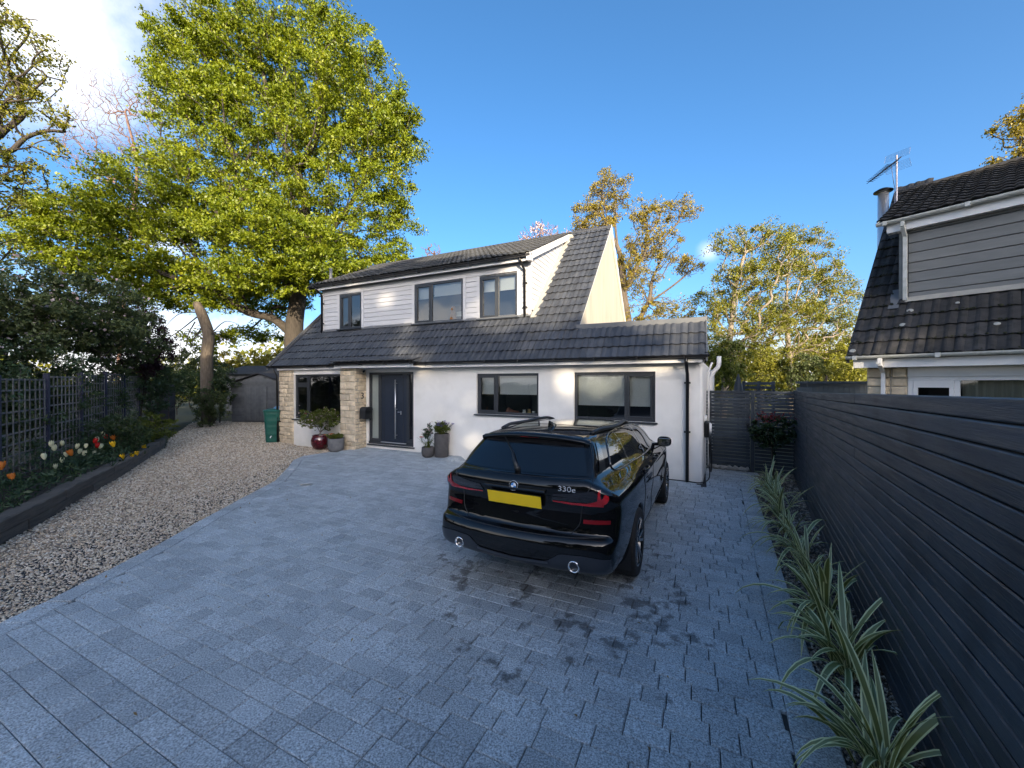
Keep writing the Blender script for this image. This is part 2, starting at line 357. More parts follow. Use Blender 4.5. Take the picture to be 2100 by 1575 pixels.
# --- outlines in plan
EDGE_L = [(-3.9, -4.5), (-3.98, 0.0), (-4.016, 3.069), (-4.021, 3.372), (-4.089, 3.951), (-4.16, 4.55), (-4.34, 5.457), (-4.512, 6.475), (-4.704, 7.75), (-5.191, 9.073), (-5.60, 10.05), (-5.66, 10.6), (-5.294, 11.264), (-5.0, 11.55)]
SLEEP = [(-4.6, 2.05), (-6.009, 4.596), (-6.461, 5.425), (-7.028, 6.303), (-8.377, 8.569), (-10.571, 11.957)]
def uv(p): return toUV(p)
def bedU(v): return .68 + .048 * (v + 6.3)
drive = [uv(p) for p in EDGE_L] + [(-9.05, -.38), (-9.0, 0.0), (0.03, 0.0), (.12, 1.6), (1.05, 1.55)] + [(bedU(v), v) for v in (0.0, -2.5, -6.3, -13.0)]
drive = [(max(u, -99), v) for u, v in drive]
def pz(u, v):
    z = gzv(v)
    if -9.3 < u < -5.63 and v > -1.3: z += .075 * (v + 1.3) / 1.3
    return z
jm = MB()
jm.face([H(-9.0, 0.02, -.022), H(.05, .02, -.022), H(.2, 0, -.022), H(1.2, 0, -.022), H(.4, -13, 13 * GR - .022), H(-3, -13, 13 * GR - .022), H(-9.6, -2.0, 2 * GR - .022)])
jm.face([H(.05, 0.0, -.021), H(1.2, 0.0, -.021), H(1.2, 1.7, -.021), H(.1, 1.7, -.021)])
driveway = tag(jm.build('driveway', 'joint'), 'block paved driveway in front of the house', kind='structure')

# --- block paving, laid in courses along the house front
def seg_info(poly, p):
    best = None
    for i in range(len(poly) - 1):
        a, b = np.array(poly[i]), np.array(poly[i + 1]); d = b - a; t = np.clip(((p - a) @ d) / (d @ d), 0, 1); q = a + d * t
        ds = np.linalg.norm(p - q)
        if best is None or ds < best[0]: best = (ds, q, d / np.linalg.norm(d))
    return best
def clip(poly, q, nrm):
    out = []
    for i in range(len(poly)):
        a, b = poly[i], poly[(i + 1) % len(poly)]; da, db = (a - q) @ nrm, (b - q) @ nrm
        if da >= 0: out.append(a)
        if da * db < 0: out.append(a + (b - a) * (da / (da - db)))
    return out
edgeL = [uv(p) for p in EDGE_L]
BORD = .20
DP = np.array(drive)
blocks = []
v = -10.9; row = 0
while v < 1.55:
    ph = .1425; u = -10.0 - random.random() * .2
    while u < 1.2:
        ln = random.choice((.142, .19, .19, .238, .238, .285)); u1 = u + ln
        c = np.array((u + ln / 2, v + ph / 2))
        poly = [np.array(p) for p in ((u + .0028, v + .002), (u1 - .0028, v + .002), (u1 - .0028, v + ph - .002), (u + .0028, v + ph - .002))]
        u = u1
        if not inpoly(np.array([c]), drive)[0]:
            # keep only if a corner is inside
            if not inpoly(np.array(poly), drive).any(): continue
        ub = bedU(c[1]) - .222
        if c[1] < 0.02:
            poly = clip(poly, np.array((ub, 0)), np.array((-1, 0)))
        if len(poly) < 3: continue
        ds, q, d = seg_info(edgeL, c)
        if ds < .45:
            nr = np.array((d[1], -d[0]))
            if nr @ (np.array((-2, -4)) - q) < 0: nr = -nr
            poly = clip(poly, q + nr * (BORD + .004), nr)
        if c[1] > -.15: poly = clip(poly, np.array((0, -.004)), np.array((0, -1))) if c[0] < .04 else poly
        if c[1] > -.3 and c[0] > .04: poly = clip(poly, np.array((.16, 0)), np.array((1, 0)))
        if len(poly) < 3: continue
        A = 0
        for i in range(len(poly)): a, b = poly[i], poly[(i + 1) % len(poly)]; A += a[0] * b[1] - a[1] * b[0]
        if abs(A) / 2 < .003: continue
        blocks.append(poly)
    v += ph; row += 1
# soldier course down the planted bed
vv = -11.0
while vv < -.05:
    ln = .165; u0, u1 = bedU(vv) - .218, bedU(vv); w0, w1 = bedU(vv + ln) - .218, bedU(vv + ln)
    blocks.append([np.array(p) for p in ((u0, vv + .003), (u1, vv + .003), (w1, vv + ln - .003), (w0, vv + ln - .003))]); vv += ln
# edging along the gravel
pts = [np.array(p) for p in edgeL]; acc = []
for i in range(len(pts) - 1):
    n_ = max(1, int(np.linalg.norm(pts[i + 1] - pts[i]) / .2))
    for k in range(n_): acc.append(pts[i] + (pts[i + 1] - pts[i]) * (k / n_))
acc.append(pts[-1])
for i in range(len(acc) - 1):
    d = acc[i + 1] - acc[i]; ln = np.linalg.norm(d); d /= ln; nr = np.array((d[1], -d[0]))
    if nr @ (np.array((-2, -4)) - acc[i]) < 0: nr = -nr
    a, b = acc[i] + d * .003, acc[i + 1] - d * .003
    blocks.append([a, b, b + nr * (BORD - .004), a + nr * (BORD - .004)])
def block_geo(poly, mb):
    P = [np.array(p) for p in poly]; c = sum(P) / len(P)
    A = sum(P[i][0] * P[(i + 1) % len(P)][1] - P[i][1] * P[(i + 1) % len(P)][0] for i in range(len(P)))
    if A < 0: P = P[::-1]
    jz = random.uniform(-.0018, .0018); tx, ty = random.uniform(-.010, .010), random.uniform(-.010, .010)
    def pt(p, dz): return H(p[0], p[1], pz(*p) + dz + jz + (p[0] - c[0]) * tx + (p[1] - c[1]) * ty)
    ins = []
    for p in P:
        d = c - p; L_ = np.linalg.norm(d); ins.append(p + d * (.005 / max(L_, .02)) * (1.2 + random.random() * .6))
    n = len(P); vs = [pt(p, -.03) for p in P] + [pt(p, -.005) for p in P] + [pt(p, 0) for p in ins]
    fs = [tuple(range(2 * n, 3 * n))]
    for i in range(n):
        j = (i + 1) % n; fs.append((i, j, n + j, n + i)); fs.append((n + i, n + j, 2 * n + j, 2 * n + i))
    mb.add(vs, fs)
def seen_size(poly):
    c = sum(poly) / len(poly); p = H(c[0], c[1], 0)
    if p.y < .6: return -1
    px = 1050 + 805 * p.x / p.y; py = 783 + 805 * (CZ - pz(*c)) / p.y
    if not (0 < px < 2100 and py < 1565): return -1
    A = abs(sum(poly[i][0] * poly[(i + 1) % len(poly)][1] - poly[i][1] * poly[(i + 1) % len(poly)][0] for i in range(len(poly)))) / 2
    return A / p.length ** 3
blocks.sort(key=seen_size, reverse=True)
for poly in blocks[:300]:
    b_ = MB(); block_geo(poly, b_); b_.build('paver', 'paver', driveway)
rest = MB()
for poly in blocks[300:]: block_geo(poly, rest)
tag(rest.build('pavers', 'paver', driveway), kind='stuff')

# --- gravel drive on the left
def sheet(name, poly, dz, mat, label, kind='structure'):
    m = MB(); m.face([Vector((x, y, gz(x, y) + dz)) for x, y in poly]); return tag(m.build(name, mat), label, kind=kind)
GRAV = EDGE_L[1:-1] + [(-5.0, 11.75), (-6.9, 12.6), (-7.9, 13.6), (-8.3, 15.5), (-10.5, 20.2), (-16.2, 20.6), (-15.9, 19.4), (-12.4, 14.2)] + SLEEP[::-1] + [(-4.5, -.2)]
gsh = MB(); gp = [Vector((x, y, gz(x, y) - .03)) for x, y in GRAV]
cen = [Vector((-7.5, 10.0, gz(-7.5, 10.0) - .03))]
gsh.face(gp)
gbase = bpy.data.meshes.new('gravel_path')
import bmesh
bm_ = bmesh.new(); vs_ = [bm_.verts.new(p) for p in gp]; ed_ = [bm_.edges.new((vs_[i], vs_[(i + 1) % len(vs_)])) for i in range(len(vs_))]
bmesh.ops.triangle_fill(bm_, edges=ed_, use_beauty=True); bm_.to_mesh(gbase); bm_.free(); gbase.materials.append(M['gravelbase'])
tag(link('gravel_path', gbase), 'gravel path between the raised bed and the driveway', kind='structure')
OCT_V = np.array([(1, 0, 0), (-1, 0, 0), (0, 1, 0), (0, -1, 0), (0, 0, 1), (0, 0, -1)], float)
OCT_F = np.array([(0, 2, 4), (2, 1, 4), (1, 3, 4), (3, 0, 4), (2, 0, 5), (1, 2, 5), (3, 1, 5), (0, 3, 5)])
def stones(name, pts, size, mat, label, flat=.6):
    n = len(pts); jit = RNG.uniform(.7, 1.2, (n, 6, 3)); V = (OCT_V[None] + RNG.normal(0, .22, (n, 6, 3))) * .92 * jit * size[:, None, None] * .5 * np.stack([RNG.uniform(.8, 1.35, n), RNG.uniform(.7, 1.1, n), np.full(n, flat)], 1)[:, None, :]
    a = RNG.uniform(0, 6.283, n); b = RNG.normal(0, .45, n); ca, sa, cb, sb = np.cos(a), np.sin(a), np.cos(b), np.sin(b)
    x = V[..., 0] * cb[:, None] + V[..., 2] * sb[:, None]; z = -V[..., 0] * sb[:, None] + V[..., 2] * cb[:, None]; y = V[..., 1]
    X = x * ca[:, None] - y * sa[:, None]; Y = x * sa[:, None] + y * ca[:, None]
    P = np.stack([X, Y, z], 2) + pts[:, None, :]
    F = OCT_F[None] + (np.arange(n) * 6)[:, None, None]
    return tag(link(name, npmesh(name, P.reshape(-1, 3), F.reshape(-1, 3), mat)), label, kind='stuff')
def scatter(poly, n, w=None):
    P = np.array(poly); lo, hi = P.min(0), P.max(0); out = []
    while sum(map(len, out)) < n:
        q = RNG.uniform(lo, hi, (n * 3, 2)); q = q[inpoly(q, poly)]
        if w is not None: q = q[RNG.random(len(q)) < w(q)]
        out.append(q)
    return np.concatenate(out)[:n]
def gzn(P):
    v = P[:, 0] * VD.x + P[:, 1] * VD.y - DIST; return np.maximum(-GR * v, 0)
q = scatter(GRAV, 58000, lambda q: np.clip((5.2 / np.hypot(q[:, 0], q[:, 1])) ** 1.5, .05, 1))
dd = np.hypot(q[:, 0], q[:, 1]); sz = (.019 + .0026 * np.clip(dd - 4, 0, 14)) * RNG.uniform(.65, 1.45, len(q))
stones('gravel', np.column_stack([q, gzn(q) - .022 + RNG.uniform(0, .012, len(q))]), sz, 'gravel', 'buff and grey loose gravel covering the path')

# --- planted strip under the dark fence
FA = Vector((2.126, 2.02)); FDIR = Vector((.525, .851)).normalized(); FN = Vector((-FDIR.y, FDIR.x))      # FN points to the drive
def fpt(t, off=0): return FA + FDIR * t + FN * off
FEND = 7.78
bedpoly = [H(bedU(v) + .002, v, 0)[:2] for v in (-12.5, -6.3, -2.5, 0.0)] + [H(1.08, 1.5, 0)[:2]] + [tuple(fpt(t)) for t in (FEND, 4, 0, -5)]
sheet('bed_soil', bedpoly, -.03, 'bedbase', 'soil of the narrow planted strip below the dark fence')
q = scatter(bedpoly, 15000, lambda q: np.clip((2.6 / np.hypot(q[:, 0], q[:, 1])) ** 1.3, .05, 1))
dd = np.hypot(q[:, 0], q[:, 1]); sz = (.019 + .0028 * np.clip(dd - 2, 0, 8)) * RNG.uniform(.6, 1.4, len(q))
stones('bed_gravel', np.column_stack([q, gzn(q) - .024 + RNG.uniform(0, .012, len(q))]), sz, 'gravel2', 'brown and grey pebbles mulching the strip below the dark fence')

# small drain cover and a pale lamp disc set into the paving
def disc(name, x, y, r, mat, label, cat):
    z = gz(x, y); m = MB(); m.lathe([(0.001, .012), (r * .72, .012), (r * .76, .007), (r * .82, .007), (r * .86, .012), (r, .010), (r, -.01)], (x, y, z), 28)
    return tag(m.build(name, mat, smooth=False), label, cat)
disc('drain_cover', -3.918, 7.462, .11, 'steel', 'small round metal drain cover set in the paving', 'drain cover')
disc('ground_light', -4.98, 8.85, .06, 'steel', 'small round light let into the edge of the paving', 'ground light')

# ================================================================== FENCES
M['gapblk'] = pmat('dark_gap_blocker', (.006, .007, .009), rough=.8)  # near-black sheet added behind the fence boards so their gaps stay dark
def slat_mesh(name, ln, h, t, ch=.006):
    """board lying along +X from 0, face towards -Y, edges eased"""
    pr = [(-t / 2 + ch, -h / 2), (t / 2, -h / 2), (t / 2, h / 2), (-t / 2 + ch, h / 2), (-t / 2, h / 2 - ch), (-t / 2, -h / 2 + ch)]
    m = MB(); n = len(pr); vs = [(0, y, z) for y, z in pr] + [(ln, y, z) for y, z in pr]
    m.add(vs, [tuple(range(n))[::-1], tuple(range(n, 2 * n))] + [(i, (i + 1) % n, n + (i + 1) % n, n + i) for i in range(n)])
    return m
def lay(o, p, q, roll=0):
    """turn a +X board so it runs from p to q, its face to the left-hand side seen from above reversed"""
    p, q = Vector(p), Vector(q); d = (q - p); o.location = p
    o.rotation_euler = (roll, -math.atan2(d.z, math.hypot(d.x, d.y)), math.atan2(d.y, d.x))
# long dark slatted fence: boards run away from the viewer, face to the drive (left)
def fz(t):
    p = fpt(t); return gz(p.x, p.y)
fence = empty('slatted_fence', (*fpt(0), fz(0)))
tag(fence, 'long blue-black fence of horizontal boards beside the flax plants', 'fence')
def parent_keep(o, par):
    o.parent = par
    mi = (Matrix.Translation(par.location) @ par.rotation_euler.to_matrix().to_4x4()).inverted(); o.matrix_parent_inverse = mi
    return o
NS, PITCH = 20, .0935
BH = .0855
cuts = [-5.6, -2.0, 1.6, 5.2, FEND]
for k in range(len(cuts) - 1):
    t0, t1 = cuts[k], cuts[k + 1]; ln = t1 - t0 - .004
    # face must look towards FN (left of travel): run the board from far to near so that -Y side faces the drive
    me = slat_mesh('fence_board', ln, BH, .021).mesh('fence_board', 'dkfence')
    for i in range(NS):
        o = link('fence_board', me); jo = random.uniform(-.0022, .0022)
        zc = -.01 + BH / 2 + i * PITCH
        a, b = fpt(t1 - .002, jo), fpt(t0 + .002, jo + random.uniform(-.002, .002))
        lay(o, (a.x, a.y, fz(t1) + zc + random.uniform(-.0012, .0012)), (b.x, b.y, fz(t0) + zc + random.uniform(-.0012, .0012)), random.uniform(-.02, .02)); parent_keep(o, fence)
for t in [-5.5, -3.8, -2.0, -.2, 1.6, 3.4, 5.2, 7.0]:
    a = fpt(t, -.075); m = MB(); m.box((a.x - FDIR.x * .05 - FN.x * .05, a.y - FDIR.y * .05 - FN.y * .05, fz(t) - .05), (FDIR.x * .1, FDIR.y * .1, 0), (FN.x * .1, FN.y * .1, 0), (0, 0, 1.86)); parent_keep(m.build('fence_post', 'dkfence'), fence)
for k in range(len(cuts) - 1):
    a, b = fpt(cuts[k], -.016), fpt(cuts[k + 1], -.016); m = MB(); m.add([(a.x, a.y, fz(cuts[k]) - .03), (b.x, b.y, fz(cuts[k + 1]) - .03), (b.x, b.y, fz(cuts[k + 1]) + 1.82), (a.x, a.y, fz(cuts[k]) + 1.82)], [(0, 1, 2, 3)]); sm = m.build('fence_gap_blocker', 'gapblk'); sm.modifiers.new('s', 'SOLIDIFY').thickness = .008; parent_keep(sm, fence)  # added dark sheet, blocks light coming through the gaps between boards
# gate and fixed panel closing the side passage
GA, GB = Vector((4.60, 9.47)), Vector((6.16, 8.47)); GD = (GB - GA).normalized(); GN = Vector((GD.y, -GD.x))
def gpt(t, off=0): return GA + GD * t + GN * off
GL = (GB - GA).length
def slat_panel(root, t0, t1, n, pitch, h, z0, mat, tag_name):
    me = slat_mesh(tag_name, t1 - t0, h, .02, .004).mesh(tag_name, mat)
    for i in range(n):
        o = link(tag_name, me); a, b = gpt(t0, random.uniform(-.001, .002)), gpt(t1, random.uniform(-.001, .002)); zc = z0 + h / 2 + i * pitch
        lay(o, (a.x, a.y, zc), (b.x, b.y, zc), random.uniform(-.02, .02)); parent_keep(o, root)
def gbox(root, t0, t1, o0, o1, z0, z1, name, mat):
    m = MB(); p = gpt(t0, o0); m.box((p.x, p.y, z0), (GD.x * (t1 - t0), GD.y * (t1 - t0), 0), (GN.x * (o1 - o0), GN.y * (o1 - o0), 0), (0, 0, z1 - z0)); return parent_keep(m.build(name, mat, bevel=.004), root)
gate = tag(empty('side_gate', (*gpt(.1), 0)), 'blue-black slatted side gate next to the white house wall', 'gate')
slat_panel(gate, .085, .985, 23, .0785, .068, .035, 'dkfence', 'gate_slat')
for t in (.12, .90): gbox(gate, t, t + .07, -.06, -.012, .04, 1.80, 'gate_rail', 'dkfence')
gbox(gate, .915, .955, .012, .035, .98, 1.10, 'latch_plate', 'blk')
gbox(gate, .925, .945, .035, .075, 1.05, 1.07, 'latch_handle', 'blk')
gp_ = tag(empty('fence_panel', (*gpt(1.1), 0)), 'narrow blue-black slatted panel behind the red-tipped shrub', 'fence')
slat_panel(gp_, 1.075, GL - .03, 23, .0785, .068, .035, 'dkfence', 'panel_slat')
for nm, t0, t1 in (('gate_post', -.02, .075), ('gate_post', .992, 1.07), ('gate_post', GL - .06, GL + .04)):
    gbox(gate if t0 < 1.05 else gp_, t0, t1, -.07, .03, 0, 1.84, nm, 'dkfence')

# ---------------------------------------------------------------- left boundary: trellis panels, then lap fence
TA = Vector((-9.38, 7.91)); TD = Vector((-.543, .84)).normalized(); TN = Vector((TD.y, -TD.x))   # TN points to the drive
def tpt(t, off=0): return TA + TD * t + TN * off
TOPS = {-3: 2.0, -2: 2.05, -1: 2.1, 0: 2.16, 1: 2.22, 2: 2.28, 3: 2.24, 4: 2.08}
TLAB = ['grey trellis panel nearest the drive, half buried in the dark hedge', 'grey trellis panel behind the orange tulips under the hedge', 'grey trellis panel just before the navy post among the cream tulips', 'grey trellis panel behind the cream tulips, left of the navy post',
        'grey trellis panel right of the navy post, behind the red tulips', 'tallest grey trellis panel above the dark rounded bush', 'grey trellis panel between the dark bush and the lap fence', 'last short grey trellis panel beside the brown lap fence']
PW = 1.8
for k in range(-3, 5):
    t0 = k * PW; t1 = t0 + PW - .09; top = TOPS[k]; zb = .16
    p0 = tpt(t0); root = tag(empty('trellis_panel', (p0.x, p0.y, 0)), TLAB[k + 3], 'trellis', 'trellis panels along the raised bed')
    vl = slat_mesh('lath', top - zb, .028, .014, .003).mesh('vertical_lath', 'greywood'); hl = slat_mesh('lath', t1 - t0, .030, .016, .003).mesh('horizontal_lath', 'greywood')
    nv = 9
    for i in range(nv):
        o = link('vertical_lath', vl); a = tpt(t0 + .06 + (t1 - t0 - .1) * i / (nv - 1), .016); lay(o, (a.x, a.y, zb), (a.x + random.uniform(-.01, .01), a.y, top)); o.rotation_euler = (0, -math.pi / 2 + random.uniform(-.01, .01), math.atan2(TD.y, TD.x)); parent_keep(o, root)
    nh = 11
    for i in range(nh):
        o = link('horizontal_lath', hl); z = zb + .03 + (top - zb - .05) * i / (nh - 1); a, b = tpt(t0 + .05), tpt(t1 + .05); lay(o, (a.x, a.y, z), (b.x, b.y, z + random.uniform(-.01, .01))); parent_keep(o, root)
    m = MB(); a = tpt(t0 - .04, -.04); m.box((a.x, a.y, 0), (TD.x * .08, TD.y * .08, 0), (TN.x * .08, TN.y * .08, 0), (0, 0, top + .05)); parent_keep(m.build('post', 'postblue', bevel=.005), root)
for k in range(3):
    t0 = 5 * PW + k * 1.83; top = 1.98 - .05 * k; p0 = tpt(t0)
    root = tag(empty('lap_fence_panel', (p0.x, p0.y, 0)), ['brown wavy lap fence panel next to the trellis', 'brown lap fence panel in the middle of the three', 'farthest brown lap fence panel, by the pollarded trunk'][k], 'fence', 'brown lap fence panels')
    bl = slat_mesh('board', 1.74, .15, .012, .003).mesh('lap_board', 'brownfence')
    for i in range(13):
        o = link('lap_board', bl); z = .1 + i * .142; a, b = tpt(t0 + .04, .01), tpt(t0 + 1.78, .01); lay(o, (a.x, a.y, z + random.uniform(-.008, .008)), (b.x, b.y, z + random.uniform(-.008, .008)), .10); parent_keep(o, root)
    m = MB(); a = tpt(t0 - .04, -.04); m.box((a.x, a.y, 0), (TD.x * .08, TD.y * .08, 0), (TN.x * .08, TN.y * .08, 0), (0, 0, top + .06)); parent_keep(m.build('post', 'brownfence'), root)
    m = MB(); a, b = tpt(t0, .0), tpt(t0 + 1.8, .0); m.beam((a.x, a.y, top), (b.x, b.y, top), .06, .03); parent_keep(m.build('cap_rail', 'brownfence'), root)

# ---------------------------------------------------------------- raised bed of weathered sleepers
bed = tag(empty('raised_bed', (*SLEEP[2], gz(*SLEEP[2]))), 'raised flower bed edged with dark weathered timber sleepers', 'flower bed')
def polypt(poly, s):
    for i in range(len(poly) - 1):
        a, b = Vector(poly[i]), Vector(poly[i + 1]); l_ = (b - a).length
        if s <= l_ or i == len(poly) - 2: return a + (b - a) * (s / l_), (b - a).normalized()
        s -= l_
LEN = sum((Vector(SLEEP[i + 1]) - Vector(SLEEP[i])).length for i in range(len(SLEEP) - 1))
for course, (z0, s0) in enumerate(((-.02, -.7), (.125, .35))):
    s = s0
    while s < LEN - .05:
        a0, b0 = max(s, 0), min(s + 2.1, LEN); s += 2.1
        if b0 - a0 < .2: continue
        m = MB(); ng = max(3, int((b0 - a0) / .15)); vs = []; fs = []
        off = random.uniform(-.012, .012)
        for i in range(ng + 1):
            p, d = polypt(SLEEP, min(max(a0 + .006 + (b0 - a0 - .012) * i / ng, .001), LEN - .001)); nn = Vector((d.y, -d.x))
            zb = gz(p.x, p.y) + z0
            w = lambda: random.uniform(-.005, .005)
            q0, q1 = p + nn * (off + w()), p - nn * (.20 + off)
            vs += [(q0.x, q0.y, zb), (q0.x + w(), q0.y + w(), zb + .125 + w()), (p.x + nn.x * (off - .02), p.y + nn.y * (off - .02), zb + .14 + w()), (q1.x, q1.y, zb + .14 + w()), (q1.x, q1.y, zb)]
        for i in range(ng):
            for j in range(5): a = i * 5 + j; b = i * 5 + (j + 1) % 5; fs.append((a, b, b + 5, a + 5))
        fs += [(0, 1, 2, 3, 4)[::-1], tuple(ng * 5 + j for j in range(5))]
        m.add(vs, fs); parent_keep(m.build('sleeper', 'sleeper'), bed)
bs = MB(); n_ = 14
for i in range(n_):
    r0, d0 = polypt(SLEEP, LEN * i / n_ + .001); r1, d1 = polypt(SLEEP, LEN * (i + 1) / n_ - .001)
    m0, m1 = Vector((d0.y, -d0.x)), Vector((d1.y, -d1.x))
    for a_, b_ in ((.12, .7), (.7, 1.6)):
        f = lambda p, mm, o: Vector((p.x - mm.x * o, p.y - mm.y * o, gz(p.x, p.y) + .2 + .05 * o))
        bs.face([f(r0, m0, a_), f(r1, m1, a_), f(r1, m1, b_), f(r0, m0, b_)])
parent_keep(bs.build('soil', 'soil'), bed)

# ================================================================== THE HOUSE
house = tag(empty('house', H(-6, 0, 0)), 'white rendered chalet house with slate-grey tiled roof and long clad dormer', 'house')
def part(mb, name, mat, par=None, **k):
    o = mb.build(name, mat, **k); return parent_keep(o, par or house) if (par or house).type == 'EMPTY' else sub(o, par)
def sub(o, par):
    o.parent = par; return o          # parent mesh sits in world space under the house root
PITCH_R = R(44.5); TP = math.tan(PITCH_R); VE, ZE = -.30, 2.57; RIDGE_V = 4.40
def zr(v): return ZE + (v - VE) * TP
U_L, U_G, U_R = -13.18, -2.62, .15
EAVE_WALL = 2.44
def wall_holes(mb, u0, u1, z0, z1, v, holes, depth):
    us = sorted({u0, u1, *[h[0] for h in holes], *[h[1] for h in holes]}); zs = sorted({z0, z1, *[h[2] for h in holes], *[h[3] for h in holes]})
    us = [u for u in us if u0 <= u <= u1]; zs = [z for z in zs if z0 <= z <= z1]
    for i in range(len(us) - 1):
        for j in range(len(zs) - 1):
            uc, zc = (us[i] + us[i + 1]) / 2, (zs[j] + zs[j + 1]) / 2
            if any(h[0] < uc < h[1] and h[2] < zc < h[3] for h in holes): continue
            mb.face([H(us[i], v, zs[j]), H(us[i + 1], v, zs[j]), H(us[i + 1], v, zs[j + 1]), H(us[i], v, zs[j + 1])])
    for a, b, c, d in holes:
        for p, q in (((a, c), (b, c)), ((b, c), (b, d)), ((b, d), (a, d)), ((a, d), (a, c))):
            mb.face([H(p[0], v, p[1]), H(q[0], v, q[1]), H(q[0], v + depth, q[1]), H(p[0], v + depth, p[1])])
WIN2 = (-5.18, -3.46, 1.21, 2.25); WIN3 = (-2.58, -.81, 1.18, 2.26); DOOR = (-8.92, -7.23, .20, 2.32)
WIN1 = (-12.07, -9.70, .82, 2.28)
V1, VP = -.14, -.40
w = MB()
wall_holes(w, -9.02, .04, -.1, EAVE_WALL, 0, [WIN2, WIN3, DOOR], .14)
# rounded outer corner, then the flank running back
def side(v): return H(.04 + .0528 * v, v, 0)
arc = [H(.04, 0, 0), H(.07, .012, 0), H(.09, .04, 0), H(.10, .08, 0), side(10.6) + UD * .06]
for i in range(len(arc) - 1):
    a, b = arc[i], arc[i + 1]; w.face([a + ZD * -.1, b + ZD * -.1, b + ZD * EAVE_WALL, a + ZD * EAVE_WALL])
front = part(w, 'rendered_wall', 'render')
# left bay: rendered apron and lintel round the big window, stone either side
w = MB(); wall_holes(w, -12.10, -9.62, -.1, EAVE_WALL, V1, [WIN1], .12)
part(w, 'bay_wall', 'render')
w = MB(); w.hb(-9.02, -8.98, VP, 0, -.1, -.05); w.hb(-12.78, -12.70, V1 + .03, 9.0, -.1, 2.44)
w.face([H(-12.78, 9.0, -.1), H(.6, 9.0, -.1), H(.6, 9.0, 2.4), H(-12.78, 9.0, 2.4)])
part(w, 'rear_wall', 'render')

# ---- stonework, stone by stone
stone_wall = {}
def stone_face(name, o, ax, nrm, L_, Hh, rows, lens):
    """o corner, ax along, nrm outward"""
    bk = MB(); bk.box(o - nrm * .16, ax * L_, nrm * .145, ZD * Hh); back = part(bk, name, 'mortar')
    z = 0.0; ri = 0
    while z < Hh - .03:
        h = min(random.uniform(*rows), Hh - z)
        if Hh - z - h < .05: h = Hh - z
        x = 0.0
        while x < L_ - .01:
            l_ = random.uniform(*lens)
            if L_ - x - l_ < lens[0] * .55: l_ = L_ - x
            d0 = random.uniform(.004, .030); g = .006
            m = MB(); x0, x1, z0, z1 = x + g, x + l_ - g, z + g, z + h - g
            e = [random.uniform(.008, .02) for _ in range(4)]
            b4 = [o + ax * a + ZD * c + nrm * (-.03) for a, c in ((x0, z0), (x1, z0), (x1, z1), (x0, z1))]
            m4 = [o + ax * a + ZD * c + nrm * (d0 * .35) for a, c in ((x0, z0), (x1, z0), (x1, z1), (x0, z1))]
            f4 = [o + ax * a + ZD * c + nrm * (d0 + random.uniform(-.006, .006)) for a, c in ((x0 + e[0], z0 + e[0]), (x1 - e[1], z0 + e[1]), (x1 - e[2], z1 - e[2]), (x0 + e[3], z1 - e[3]))]
            cc = sum(f4, Vector()) / 4 + nrm * random.uniform(0, .012)
            fs = [(8, 9, 12), (9, 10, 12), (10, 11, 12), (11, 8, 12)]
            for i in range(4):
                j = (i + 1) % 4; fs += [(i, j, 4 + j, 4 + i), (4 + i, 4 + j, 8 + j, 8 + i)]
            m.add(b4 + m4 + f4 + [cc], fs)
            so_ = m.build('stone', 'stone'); so_.parent = back
            x += l_
        z += h; ri += 1
stone_face('stone_pier', H(-12.80, V1 - .01, -.02), UD, -VD, .72, 2.46, (.11, .17), (.14, .34))
stone_face('stone_pillar_front', H(-9.64, VP, -.02), UD, -VD, .60, 2.46, (.13, .23), (.17, .40))
stone_face('stone_pillar_side', H(-9.045, VP, -.02), VD, UD, .42, 2.46, (.07, .15), (.08, .20))

